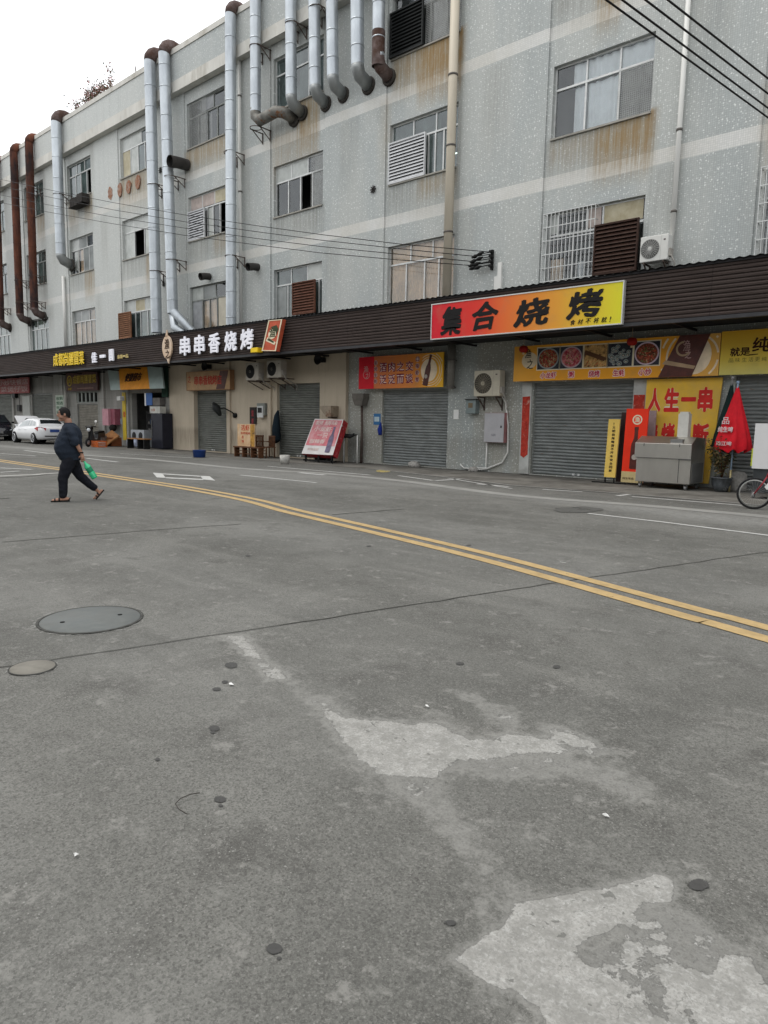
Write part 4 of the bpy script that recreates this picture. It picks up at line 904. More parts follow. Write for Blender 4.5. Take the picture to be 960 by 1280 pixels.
back=PM('plate_backdrop',(.035,.035,.045),.6,var=.5,scale=5)
for i,(a,c,nm) in enumerate(fp):
    A,C_=xs(a),xs(c); z_b,z_t=3.29+.0*i,3.93; w_=C_-A; cx=(A+C_)/2; cz=(z_b+z_t)/2
    b=MB(); b.box(A-.03,C_+.03,y-.004,y-.0008,z_b-.03,z_t+.03); fr=b.build('photo_frame',cream,t)
    b=MB(); b.box(A,C_,y-.007,y-.0045,z_b,z_t); b.build('dish_photo',back if nm!='bread' else PM('bread_gold',(.50,.30,.11),.5,var=.5,scale=9,col2=(.10,.04,.02),mix=(.5,.6)),t)
    b=MB()
    if nm!='bread' and nm!='oyster':
        disc(b,cx,cz,w_*.485,y-.0075,.003,0,rz=.315); disc(b,cx,cz,w_*.43,y-.011,.002,1,rz=.275)
        m1={'crayfish':(.26,.30,.30),'porridge':(.42,.33,.36),'stirfry':(.60,.48,.56)}[nm]
        m2={'crayfish':PM('red_crayfish',(.22,.03,.02),.4,var=.8,scale=22,col2=(.30,.20,.10),mix=(.5,.58)),'porridge':PM('pink_porridge',(.50,.16,.16),.5,var=.5,scale=11,col2=(.32,.03,.05),mix=(.48,.55)),'stirfry':PM('brown_stirfry',(.13,.045,.025),.5,var=.8,scale=26,col2=(.42,.09,.05),mix=(.5,.58))}[nm]
        b.build('dish',[PM('bowl_'+nm,m1),m2],t)
        b=MB()
        for k in range(46):
            a_=rnd.uniform(0,6.28); r_=.24*math.sqrt(rnd.random()); q=rnd.uniform(0,3.14); px_,pz_=cx+r_*math.cos(a_),cz+r_*math.sin(a_); l_=rnd.uniform(.02,.05)
            b.prism([(px_-l_*math.cos(q),pz_-l_*math.sin(q)),(px_+.012*math.sin(q),pz_-.012*math.cos(q)),(px_+l_*math.cos(q),pz_+l_*math.sin(q)),(px_-.012*math.sin(q),pz_+.012*math.cos(q))],y-.014-k*.0001,y-.0135-k*.0001,k%3)
        b.build('garnish',[flatm('g_red_'+nm,{'crayfish':(.5,.05,.02),'porridge':(.6,.3,.3),'stirfry':(.55,.08,.04)}[nm]),flatm('g_tan',(.5,.36,.2)),flatm('g_green',(.12,.2,.06))],t)
    elif nm=='oyster':
        for k in range(26):
            px_,pz_=A+.07+rnd.random()*(w_-.14),z_b+.06+rnd.random()*(z_t-z_b-.12); r_=rnd.uniform(.045,.085); yy=y-.0075-k*.0004
            disc(b,px_,pz_,r_,yy,.0003,0,rz=r_*.8,n=10); disc(b,px_+.005,pz_,r_*.72,yy-.0003,.0002,1,rz=r_*.55,n=9); disc(b,px_,pz_-.01,r_*.35,yy-.0005,.0001,2,rz=r_*.25,n=7)
        b.build('dish',[flatm('shell_grey',(.30,.34,.33)),flatm('shell_dark',(.12,.14,.13)),flatm('shell_flesh',(.5,.42,.36))],t)
    else:
        b.bar((A+.02,y-.009,cz+.13),(C_-.02,y-.009,cz-.12),.004,.12); 
        for k in range(24):
            u=rnd.random(); v=rnd.random()*.5; b.bar((A+.05+u*(w_-.12),y-.010-k*.0001,z_b+.03+v*.3),(A+.1+u*(w_-.12),y-.010-k*.0001,z_b+.08+v*.3),.002,.012,mi=1+k%2)
        b.build('dish',[flatm('crust_dark',(.10,.045,.02)),flatm('g_red_x',(.5,.12,.04)),flatm('g_gold',(.6,.42,.16))],t)
b=MB(); h=MB()
for a,c,s in ((676.5,696,'小龙虾'),(711.5,718.5,'粥'),(737,750.5,'烧烤'),(767.5,781.5,'生蚝'),(799.5,815,'小炒')):
    b=MB(); h=MB(); put_text(h,s,xs(a)-.02,xs(c)+.02,3.00,3.22,y-.0012,.002,bold=.10); put_text(b,s,xs(a),xs(c),3.02,3.20,y-.0042,.003,bold=.025); h.build('white_outline',PM('outline_pink_white',(.78,.64,.60)),t); b.build('lettering',PM('crimson',(.48,.01,.05)),t)
b=MB(); clip=(xs(826),x1-.01,z0+.01,z1-.01); cx=xs(868); disc(b,cx+.0,3.5,.42,y-.001,.003,rz=.5)
for r_ in (.56,.70,.86): ring(b,cx,3.45,r_,r_+.05,y-.001,.003,clip=clip,n=80)
b.build('swirl',PM('pale_swirl',(.62,.50,.36)),t)
b=MB(); b.prism([(xs(824),z0),(xs(866),z0),(xs(886),z1),(xs(848),z1)],y-.009,y-.005); b.build('bottle_picture',bottle_m,t)
b=MB(); b.prism([(xs(828),3.30),(xs(868),3.14),(xs(870),3.22),(xs(832),3.40)],y-.012,y-.0092); cxx=xs(861); ring(b,cxx-.15,3.68,.15,.2,y-.0092,.003,a0=90,a1=330); b.build('bottle_band',PM('band_tan',(.45,.32,.20)),t)
b=MB(); put_text(b,'渔',xs(853),xs(862),3.62,3.9,y-.0125,.003,warp=.03); put_text(b,'之',xs(856),xs(864),3.42,3.64,y-.0125,.003,warp=.03); b.build('emblem',PM('pale_emblem',(.55,.35,.33)),t)
# yellow-green banner at right
t,(x0,x1,z0,z1),y=panel('hanging_banner','yellow-green banner with dark brush characters at the right edge, above the last shutter','banner',None,None,.36,.05,grad_mat('lime_gradient',[(0,(.64,.58,.18)),(.35,(.72,.54,.08)),(1,(.72,.40,.03))],0,1.1,axis=2),None,rect=(-5.70,-1.4,2.96,4.06))
b=MB(); put_text(b,'就是',xs(912),xs(937),3.42,3.64,y-.002,.003,bold=.03,warp=.03); put_text(b,'纯',xs(939),xs(961),3.50,3.86,y-.002,.003,bold=.03,warp=.03); put_text(b,'生',xs(963),xs(984),3.50,3.90,y-.002,.003,bold=.03,warp=.03); b.prism([(xs(934),3.42),(xs(947),3.44),(xs(947),3.46),(xs(936),3.455)],y-.005,y-.002); b.build('lettering',PM('dark_brown_letter',(.05,.02,.012)),t)
b=MB(); 
for i,ch in enumerate('品味生活更纯'): a=xs(911+i*8.2); put_text(b,ch,a,a+.11,3.27,3.38,y-.002,.003)
b.build('small_lettering',PM('olive_letter',(.22,.18,.05)),t)
# big yellow panel beside shutter
t=thing('wall_poster','tall yellow panel with two rows of big red characters behind the steel grill cart','poster',(-6.8,D-.1,0))
x0,x1=W(807,500,.12)[0],W(903,480,.12)[0]; xr=W(888,570,.12)[0]; y=D-.12
b=MB(); b.prism([(x0,.12),(xr,.12),(x1,2.92),(x0,2.92)],y,y+.05); b.build('board',PM('poster_yellow',(.76,.48,.06),.5,var=.12,scale=1.5,col2=(.66,.43,.10)),t)
b=MB(); h=MB()
def pr(px): return W(px,490,.12)[0]
for s,row in (('人生一串',((811,827),(831,850),(852,871),(873,892))),('烧烤不断',((806,826),(830,847),(851,867),(870,890)))):
    for ch,(a,c) in zip(s,row):
        zb_,zt_ = (2.02,2.68) if s[0]=='人' else (1.08,1.72)
        if ch=='一': zb_,zt_=2.3,2.42
        A=pr(a); C_=pr(c); put_text(h,ch,max(A,x0+.03),C_,zb_,zt_,y-.001,.003,bold=.095,pad=.025); put_text(b,ch,max(A,x0+.03),C_,zb_,zt_,y-.0045,.004,bold=.055)
h.build('white_outline',cream,t); b.build('lettering',PM('poster_letter_red',(.60,.035,.03)),t)
# couplets on the door pillars
pill=PM('door_pillar_white',(.46,.47,.45),.6,var=.15,scale=2,col2=(.3,.3,.28))
MB().box(-11.66,-11.32,D-.06,D-.002,.04,2.93).build('pillar',pill,bld); MB().box(-8.04,-7.66,D-.06,D-.002,.04,2.93).build('pillar',pill,bld)
cpl=PM('torn_red_paper',(.42,.045,.03),.8,var=.35,scale=7,col2=(.5,.3,.25),mix=(.56,.66))
b=MB()
for k in range(1): 
    pts=[(-11.62,.62),(-11.5,.55),(-11.36,.66),(-11.36,2.5),(-11.63,2.48)]; b.prism(pts,D-.066,D-.061)
tag(b.build('red_couplet',cpl),'torn red paper strip on the pillar left of the right-hand shutter','couplet')
tag(MB().prism([(-8.02,1.9),(-7.7,1.76),(-7.7,2.5),(-8.02,2.5)],D-.066,D-.061).build('red_couplet',cpl),'half-torn red paper on the pillar between shutter and yellow panel','couplet')
# small notices
def notice(tl,br,label,mat,off=.02,name='notice',th=.018):
    x0,x1,z0,z1=WR(tl,br,off); o=MB().box(x0,x1,D-off,D-off+th,z0,z1).build(name,mat); return tag(o,label,'notice'),(x0,x1,z0,z1)
t,(x0,x1,z0,z1),y=panel('notice_board','white notice board with green lines of writing behind the white car','notice board',None,None,.16,.04,PM('pale_green_white',(.46,.52,.44)),None,rect=(*[W(p,515,.16)[0] for p in (70,80)],1.75,2.95))
b=MB()
for i,s in enumerate(('收购','烟酒','电话','回收')): put_text(b,s,x0+.12,x1-.12,z1-.32-i*.29,z1-.10-i*.29,y-.001,.004,bold=.02)
b.build('lettering',PM('green_letter',(.05,.12,.07)),t)
x0,x1,z0,z1=WR((467,517),(475,531),.03)
t=thing('notice','small blue notice on the tiled wall left of the middle shutter','notice',((x0+x1)/2,D-.02,z0))
MB().box(x0,x1,D-.022,D-.002,z0,z1).build('board',PM('notice_blue',(.05,.16,.34)),t); MB().box(x0+.04,x1-.05,D-.026,D-.0225,z0+.12,z1-.12).build('paper',PM('paper_pale',(.42,.52,.56)),t)
notice((567,512),(573,524),'white paper sheet taped to the wall right of the middle shutter',white)
notice((147.5,523),(152,530),'small white paper on the grey wall left of the yellow strip',PM('paper_pale',(.42,.52,.56)),off=.02)
x0,x1,z0,z1=WR((152.5,497),(158,550),.16)
t=thing('wall_strip','tall yellow advertising strip left of the open shop doorway','sign strip',((x0+x1)/2,D-.16,z0)); MB().box(x0,x1,D-.16,D-.13,.35,3.0).build('board',PM('strip_yellow',(.58,.42,.03),.5,var=.1),t)
b=MB(); put_text(b,'烟酒',x0+.1,x0+.33,1.62,1.95,D-.161,.006,bold=.03); b.build('lettering',flatm('strip_red',(.5,.1,.03)),t)
tag(MB().box(W(29,520,.05)[0],W(38,520,.05)[0],D-.06,D-.002,.9,2.95).build('side_door',PM('pale_door',(.42,.43,.40),.6,var=.1)),'pale narrow door in the grey wall left of the white car bonnet','door')
m=MB(); cx=W(17.5,495,.2)[0]; m.box(cx-.25,cx+.25,D-.25,D-.002,2.85,3.35); tag(m.build('speaker_box',blk,bevel=.02),'black speaker box beside the leftmost red banner','speaker')
m=MB(); cx,z_=W(22,510,.2); m.box(cx-.22,cx+.22,D-.18,D-.002,z_-.22,z_+.22); m.tube([(cx,D-.05,z_+.2),(cx-.05,D-.05,4.3)],.02,6); tag(m.build('meter_box',PM('meter_dark',(.07,.07,.07)),bevel=.01),'dark meter box with a cable above it near the left edge','meter box')
# lanterns and black speakers
def lantern(px,py,label):
    x,z=W(px,py,.75); t=thing('paper_lantern',label,'lantern',(x,D-.75,z-.2),'red lanterns under the awning')
    r=.17; b=MB(); b.lathe([(.03,-.11),(.09,-.095),(.13,-.05),(.14,0),(.13,.05),(.09,.095),(.03,.11)],(x,D-.75,z),16); b.build('shade',PM('lantern_red',(.28,.012,.008),.5,var=.15),t)
    b=MB(); b.lathe([(.035,.10),(.035,.13),(.0,.13)],(x,D-.75,z),12); b.lathe([(.0,-.16),(.035,-.16),(.035,-.10)],(x,D-.75,z),12); b.tube([(x,D-.75,z+.16),(x,D-.75,4.3)],.006,5); b.build('cap',PM('lantern_gold',(.55,.42,.25)),t)
lantern(654.5,436.5,'red lantern at the left end of the long food banner'); lantern(790,427,'red lantern hanging over the oyster photo of the food banner')
for px,py,l in ((258,458,'black loudspeaker above the small faded orange sign box'),(400,449.5,'black loudspeaker under the awning over the right beige shutter')):
    x,z=W(px,py,.3); t=thing('loudspeaker',l,'speaker',(x,D-.3,z-.22),'black loudspeakers'); b=MB(); b.lathe([(.0,-.06),(.1,-.06),(.2,.12),(.215,.14),(.19,.12),(.05,.0),(.0,0)],(x,D-.3,z),16,axis='y'); b.build('horn',blk,t); b=MB(); b.box(x-.1,x+.1,D-.28,D-.07,z-.1,z+.1); b.bar((x,D-.2,z),(x,D-.02,z+.1),.04); b.build('box',blk,t)
# ================================================================= AIR CONDITIONERS
acW=PM('ac_white',(.60,.60,.57),.45,var=.07,scale=2,col2=(.48,.46,.4),mix=(.6,.8)); acG=PM('ac_grille',(.16,.16,.155),.6); acK=PM('ac_fan_dark',(.03,.03,.03),.7); acY=PM('ac_yellowed',(.50,.46,.37),.5,var=.12,scale=3,col2=(.36,.32,.25),mix=(.55,.75)); acD=PM('ac_dull_old',(.40,.37,.32),.6,var=.15,scale=3)  # acD: duller beige casing for the old pair
def ac(px_l,px_r,py_t,py_b,off,label,body,round_=True,grill=acG,dep=.32,fc=.36):
    x0,x1,z0,z1=WR((px_l,py_t),(px_r,py_b),off); y=D-off; t=thing('air_conditioner',label,'air conditioner',((x0+x1)/2,y,z0),'outdoor air conditioner units'); h=z1-z0; w_=x1-x0
    MB().box(x0,x1,y,y+dep,z0,z1).build('casing',body,t,bevel=.02)
    cx=x0+w_*fc; cz=z0+h*.5; R_=min(h*.40,w_*.33)
    b=MB(); b.lathe([(0,.0),(R_,.0),(R_,.012),(0,.012)],(cx,y,cz),28,axis='y'); b.build('fan_opening',acK,t)
    b=MB()
    for k in range(1,8): r_=R_*k/7.5; b.tube([(cx+r_*math.cos(a*math.pi/12),y-.018,cz+r_*math.sin(a*math.pi/12)) for a in range(25)],.0045,4,caps=False)
    for k in range(24): a=k*math.pi/12; b.bar((cx,y-.02,cz),(cx+R_*math.cos(a),y-.016,cz+R_*math.sin(a)),.006)
    b.build('fan_grille',grill,t)
    b=MB(); b.lathe([(0,.022),(R_*.2,.022),(R_*.2,.015)],(cx,y,cz),14,axis='y'); b.build('fan_hub',body,t)
    b=MB(); b.box(x0+w_*.74,x0+w_*.742,y-.003,y+.001,z0+.02,z1-.02); b.box(x0+w_*.83,x0+w_*.9,y-.004,y-.0005,z1-.16,z1-.12); b.build('badge',PM('badge_dark',(.12,.1,.1)),t)
    b=MB()
    for xx in (x0+w_*.15,x0+w_*.85): b.bar((xx,y+.0,z0-.025),(xx,D+.0,z0-.025),.04); b.bar((xx,y+.05,z0-.04),(xx,D-.01,z0-.38),.035); b.bar((xx,D-.02,z0-.02),(xx,D-.02,z0-.45),.035)
    b.build('bracket',steelr,t)
    b=MB(); b.box(x1-.001,x1+.05,y+.05,y+.25,z0+.1,z0+.3); b.tube([(x1+.04,y+.1,z0+.15),(x1+.13,y+.15,z0-.05),(x1+.1,D-.08,z0-.3),(x1+.02,D-.05,z0-.5)],.018,6); b.build('hose',PM('hose_pale',(.35,.33,.3)),t)
    return t
ac(801,834,297,324,.48,'white air conditioner on the upper tiled wall beside the brown louvered window',acW,grill=PM('grille_pale',(.45,.45,.43)))
ac(593,624,463.5,495,.45,'yellowed air conditioner on the tiled wall between the red banner and the food banner',acY,grill=PM('grille_tan',(.34,.30,.23)))
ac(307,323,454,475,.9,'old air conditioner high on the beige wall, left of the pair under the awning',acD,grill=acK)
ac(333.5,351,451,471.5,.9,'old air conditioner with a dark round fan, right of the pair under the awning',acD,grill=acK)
# electrical boxes
x0,x1,z0,z1=WR((583,500),(594.5,517),.22); t=thing('meter_box','small grey meter box below the yellowed air conditioner','meter box',((x0+x1)/2,D-.2,z0))
MB().box(x0,x1,D-.24,D-.002,z0,z1).build('casing',PM('meter_grey',(.20,.24,.24),.5,var=.2),t,bevel=.01); MB().box(x0+.1,x1-.12,D-.247,D-.2405,z1-.26,z1-.1).build('window',PM('meter_window',(.18,.14,.09)),t); MB().box(x0-.03,x1+.04,D-.28,D-.002,z1,z1+.03).build('cover',acK,t)
x0,x1,z0,z1=WR((606,516),(629,553.5),.24); t=thing('electrical_cabinet','pale grey wall cabinet with pink sides at waist height','cabinet',((x0+x1)/2,D-.24,z0))
MB().box(x0,x1,D-.22,D-.002,z0,z1).build('casing',PM('faded_pink_casing',(.33,.16,.16),.6,var=.2),t); MB().box(x0+.005,x1-.005,D-.245,D-.2205,z0+.01,z1-.01).build('door',PM('cabinet_grey',(.40,.395,.41),.5,var=.08),t)
b=MB(); b.box(x1-.12,x1-.08,D-.26,D-.2455,(z0+z1)/2,(z0+z1)/2+.07); b.build('lock',acK,t)
b=MB(); put_text(b,'小心有电',x0+.28,x1-.3,z0+.2,z0+.29,D-.2455,.002,bold=.01); b.build('lettering',PM('dim_letter',(.2,.2,.22)),t)
b=MB(); xx=W(632,505,.06)[0]; b.tube([(xx-.15,D-.1,2.55),(xx+.0,D-.06,2.3),(xx+.12,D-.05,1.6),(xx+.15,D-.05,.7),(xx-.05,D-.05,.35),(xx-.6,D-.07,.13),(xx-1.0,D-.07,.12)],.028,8)
tag(b.build('drain_hose',whiteP),'curving white drain hose hanging down the tiled wall right of the cabinet','hose')
b=MB(); xx=W(608,570,.06)[0]; b.tube([(xx,D-.06,1.0),(xx,D-.06,.1),(xx-.3,D-.06,.07),(xx-.9,D-.06,.09),(xx-1.05,D-.06,.2)],.026,8); tag(b.build('water_pipe',whiteP),'thin white pipe running down below the grey cabinet and along the wall foot','pipe')
# grey cable box with pole, left of middle shutter
x0,x1,z0,z1=WR((441,492),(455,507),.3); t=thing('funnel_box','rusty funnel-shaped box on a thin dark post against the tiled wall','box',((x0+x1)/2,D-.2,0))
b=MB(); b.prism([(x0+.15,z0),(x1-.1,z0),(x1,z0+.3),(x1,z1),(x0,z1),(x0,z0+.3)],D-.34,D-.02); b.build('box',PM('dirty_grey_box',(.13,.12,.105),.7,var=.3),t)
b=MB(); cx=(x0+x1)/2+.05; b.tube([(cx,D-.15,.02),(cx+.03,D-.15,1.2),(cx,D-.15,z0)],[.06,.05,.05],8); b.build('post',steelr,t)
# wall pieces of the beige shop
t=thing('fuse_box','grey fuse box with a white meter on the beige wall between the two shutters','fuse box',(W(326,512,.2)[0],D-.2,W(326,521,.2)[1])); x0,x1,z0,z1=WR((321,504),(331,519),.25)
MB().box(x0,x1,D-.25,D-.07,z0,z1).build('casing',PM('fuse_grey',(.22,.23,.21)),t); MB().box(x0+.08,x0+.48,D-.30,D-.251,z0-.1,z1-.12).build('meter',PM('meter_white',(.55,.56,.55)),t); MB().box(x0+.12,x0+.42,D-.305,D-.3005,z1-.42,z1-.2).build('display',acK,t)
t,(x0,x1,z0,z1),y=panel('vertical_plaque','narrow dark plaque with red characters above the wooden chairs','plaque',(312,509),(319.5,530),.15,.07,PM('plaque_dark',(.035,.03,.028)))
b=MB(); put_text(b,'烧',x0+.14,x1-.14,z1-.42,z1-.12,y-.001,.008,bold=.03); put_text(b,'烤',x0+.14,x1-.14,z1-.80,z1-.48,y-.001,.008,bold=.03); put_text(b,'店',x0+.14,x1-.14,z1-1.15,z1-.86,y-.001,.008,bold=.03); b.build('lettering',PM('plaque_red',(.30,.05,.06)),t)
b=MB(); cx,z_=W(288,515,.3); b.tube([(cx+.1,D-.08,z_-.15),(cx+.1,D-.3,z_+.0),(cx-.35,D-.4,z_+.18),(cx-.6,D-.42,z_+.15)],.03,8); b.lathe([(0,-.0),(.12,.0),(.12,.1),(0,.12)],(cx+.1,D-.07,z_-.15),10,axis='y')
t=thing('wall_fan','black swivel fan on a bent arm in front of the left beige shutter','fan',(cx,D-.07,z_-.3)); b.build('arm',blk,t)
b=MB(); b.tube([(cx-1.05,D-.5,z_+.42),(cx-.85,D-.48,z_+.18),(cx-.6,D-.44,z_-.15)],[.06,.2,.08],12); b.build('shade',PM('lamp_black',(.02,.022,.022),.5),t)
t=thing('range_hood','rusty brown extractor hood on the beige wall above the leaning menu board','extractor hood',(W(412,514,.3)[0],D-.3,W(412,521,.3)[1])); x0,x1,z0,z1=WR((404.5,507.5),(418,521),.3)
b=MB(); b.prism([(x0,z1-.1),(x0+.35,z0),(x1,z0),(x1,z1),(x0,z1)],D-.5,D-.07); b.build('hood',PM('hood_tan',(.30,.25,.19),.5,.2,var=.25,scale=3,col2=(.14,.06,.03),mix=(.5,.65)),t)
b=MB(); b.box(x0+.4,x1-.05,D-.45,D-.1,z0-.05,z0-.001); b.build('grease_tray',steelr,t)
x,z_=W(346,534,.2); b=MB(); b.tube([(x,D-.12,z_+.72),(x,D-.2,z_+.5),(x-.03,D-.22,z_),(x,D-.22,z_-.55),(x+.05,D-.2,z_-.62)],[.04,.11,.17,.20,.15],10); tag(b.build('hanging_jacket',PM('jacket_navy',(.012,.02,.028),.9,var=.3)),'dark jacket hanging on the wall edge beside the right beige shutter','jacket')
x,z_=W(475,537,.12); b=MB(); b.tube([(x,D-.08,z_+.28),(x-.03,D-.1,z_),(x,D-.1,z_-.2)],[.02,.09,.07],8); tag(b.build('blue_rag',PM('rag_blue',(.02,.04,.25),.9)),'small blue cloth hanging beside the middle shutter','cloth')
x0,x1,z0,z1=WR((128.5,511),(140.5,532),.45); t=thing('pink_cabinet','pink metal letter cabinet on the grey wall beside the scooter','cabinet',((x0+x1)/2,D-.4,z0))
MB().box(x0,x1-.35,D-.5,D-.002,z0,z1).build('casing',PM('cabinet_pink',(.50,.25,.29),.5,var=.12),t,bevel=.01); MB().box(x1-.35+.002,x1+.1,D-.35,D-.002,z0+.05,z1).build('side_locker',PM('locker_dark_pink',(.28,.09,.12),.5,var=.2),t)
b=MB(); b.lathe([(0,-.22),(.16,-.16),(.22,0),(.16,.14),(0,.2)],(W(138,533,.5)[0],D-.35,z0-.12),12); tag(b.build('hanging_sack',PM('sack_black',(.025,.022,.02),.9)),'dark sack hanging under the pink cabinet','sack')
# dish-like things inside / before the shop door
dx=lambda px,o: W(px,530,o)[0]
# ================================================================= SHOP DOOR CONTENTS
wood=PM('dark_wood',(.10,.045,.022),.6,var=.4,scale=6,aniso=(1,1,4)); woodL=PM('bamboo_wood',(.30,.15,.06),.55,var=.35,scale=8)
X0,X1=-36.4,-33.0
t=thing('shelf_unit','dark shelf with goods inside the open shop doorway','shelf',(-35.3,D+1.0,0))
b=MB()
for z in (.05,.75,1.25,1.85): b.box(-36.3,-34.4,D+.8,D+1.3,z,z+.04)
for x in (-36.3,-34.44): b.box(x,x+.04,D+.8,D+1.3,.05,2.0)
b.build('frame',PM('shelf_grey',(.10,.10,.10)),t)
rnd=random.Random(3); b=MB()
for z in (.79,1.29):
    x=-36.2
    while x<-34.6: w_=rnd.uniform(.12,.3); b.box(x,x+w_-.02,D+.85,D+1.15,z+.002,z+rnd.uniform(.12,.32),rnd.randrange(4)); x+=w_
b.box(-36.1,-35.0,D+.85,D+1.2,1.9,2.35,0)
b.build('goods',[PM('goods_grey',(.12,.12,.12)),PM('goods_brown',(.14,.09,.06)),PM('goods_pale',(.25,.24,.22)),PM('goods_blue',(.04,.06,.10))],t)
t=thing('washing_machine','pale twin-drum appliance standing in the shop doorway','washing machine',(-35.4,D-.1,.02)); b=MB(); b.box(-36.15,-34.75,D-.25,D+.35,.03,.95); b.build('casing',PM('appliance_pale',(.38,.40,.42),.4),t,bevel=.02)
b=MB()
for cx in (-35.8,-35.1): b.lathe([(0,.01),(.2,.012),(.22,.0)],(cx,D-.25,.62),18,axis='y')
b.build('drum_door',acK,t)
b=MB(); b.tube([(-35.9,D-.5,.08),(-35.7,D-.55,.3),(-35.3,D-.52,.34),(-35.0,D-.5,.06)],[.12,.2,.18,.1],10); tag(b.build('plastic_bag',PM('bag_bluewhite',(.42,.46,.58),.5,var=.3,scale=6)),'crumpled pale blue plastic bag before the pale appliance','bag')
t=thing('fridge','dark upright fridge standing before the shop doorway','fridge',(-33.55,D-.45,.02)); MB().box(W(189,540,.7)[0],W(203,540,.7)[0],D-.7,D-.1,.05,1.85).build('body',PM('fridge_navy',(.02,.021,.03),.45),t,bevel=.02); b=MB(); b.box(W(190,540,.7)[0],W(190,540,.7)[0]+.03,D-.74,D-.70,.6,1.5); b.build('handle',acG,t)
t=thing('carton','white printed carton on top of the dark fridge','carton',(-33.9,D-.45,1.85)); MB().box(W(187.5,520,.65)[0],W(200,520,.65)[0],D-.65,D-.3,1.853,2.2).build('box',PM('carton_white',(.50,.50,.46),.6),t,bevel=.01)
b=MB(); put_text(b,'水果',W(189,520,.65)[0],W(194,520,.65)[0],1.95,2.1,D-.651,.003,bold=.02); b.build('lettering',PM('faded_rust_letter',(.3,.12,.08)),t)
t=thing('hanging_sign','blue board with a white edge hanging in the shop doorway','sign',(-34.1,D-.25,2.3)); MB().box(-34.35,-33.75,D-.3,D-.26,2.28,2.92).build('board',PM('board_blue',(.04,.12,.35),.5),t); MB().box(-34.5,-34.36,D-.3,D-.26,2.25,2.92).build('edge',white,t)
tag(MB().box(-33.6,-32.9,D-.35,D-.05,1.9+.36,2.66).build('wire_box',PM('rusty_box',(.15,.14,.13),.7,var=.3)),'grey box on the doorframe right of the blue board','box')
t=thing('bench','low dark bench with a wooden top before the shop doorway','bench',(-33.4,D-1.2,.01)); b=MB(); b.box(-34.6,-32.75,D-1.35,D-.95,.50,.55); b.build('top',woodL,t)
for x in (-34.55,-33.5,-32.9): b=MB(); b.box(x,x+.09,D-1.33,D-1.0,.01,.498); b.build('leg',blk,t)
t=thing('cardboard_pile','flattened brown carton lying behind the orange crate','carton',(-36.9,D-1.3,.01)); b=MB(); b.add([(-38.0,D-1.7,.02),(-36.4,D-1.6,.02),(-36.5,D-.7,.55),(-37.3,D-.7,.62),(-38.0,D-1.7,.06),(-36.4,D-1.6,.08),(-36.5,D-.75,.62),(-37.3,D-.75,.9)],[(0,1,2,3),(4,5,6,7),(0,4,5,1),(1,5,6,2),(2,6,7,3),(3,7,4,0)]); b.build('flap',PM('carton_brown',(.28,.13,.05),.8,var=.3),t); b=MB(); b.box(-37.3,-36.7,D-1.1,D-.5,.02,.5); b.xf(Matrix.Identity(4)); b.build('box',PM('carton_brown2',(.22,.075,.03),.8,var=.3),t)
def crate(x,y,label,col):
    t=thing('plastic_crate',label,'crate',(x,y,.01)); b=MB(); w_,d_,h=.78,.5,.36
    b.box(x-w_/2,x+w_/2,y-d_/2,y+d_/2,.012,.03)
    for z in (.03,.12,.21,.30): 
        zz=z; b.box(x-w_/2,x+w_/2,y-d_/2,y-d_/2+.02,zz,zz+.035); b.box(x-w_/2,x+w_/2,y+d_/2-.02,y+d_/2,zz,zz+.035); b.box(x-w_/2,x-w_/2+.02,y-d_/2+.02,y+d_/2-.02,zz,zz+.035); b.box(x+w_/2-.02,x+w_/2,y-d_/2+.02,y+d_/2-.02,zz,zz+.035)
    for k in range(8): xx=x-w_/2+.0+k*(w_-.035)/7; b.box(xx,xx+.035,y-d_/2-.004,y-d_/2+.016,.03,.34); b.box(xx,xx+.035,y+d_/2-.016,y+d_/2+.004,.03,.34)
    b.build('basket',col,t); q=MB(); 
    for k in range(4): q.box(x-w_/2+.05+k*.18,x-w_/2+.2+k*.18,y-d_/2+.06,y+d_/2-.06,.032,.27)
    q.build('bottles',PM('bottle_caps_pale',(.5,.42,.38),.5,var=.4,scale=9),t)
crate(-36.3,D-2.0,'orange plastic bottle crate on the ground beside the yellow strip',PM('crate_orange',(.55,.13,.03),.5,var=.12))
b=MB(); b.lathe([(0,.02),(.11,.02),(.12,.3),(.05,.42),(.045,.5),(0,.5)],(-37.5,D-1.5,.3),12); tag(b.build('black_bottle',blk),'small black bottle standing on the flattened carton','bottle')
# blue basin, white bucket, pot
bx,by=G(244,572); b=MB(); r=.27; b.lathe([(0,.012),(r*.9,.012),(r,.30),(r+.02,.31),(r-.02,.30),(r*.82,.03),(0,.03)],(bx,by+.2,0),20); tag(b.build('water_tub',PM('tub_blue',(.025,.06,.22),.4)),'round dark blue plastic tub on the road edge before the beige shopfront','tub')
bx,by=G(356,580); b=MB(); b.lathe([(0,.01),(.16,.01),(.19,.33),(.17,.33),(.14,.03),(0,.03)],(bx,by,0),16); tag(b.build('paint_bucket',PM('bucket_dirty',(.42,.41,.38),.6,var=.3,scale=8)),'dirty white bucket on the ground before the right beige shutter','bucket')
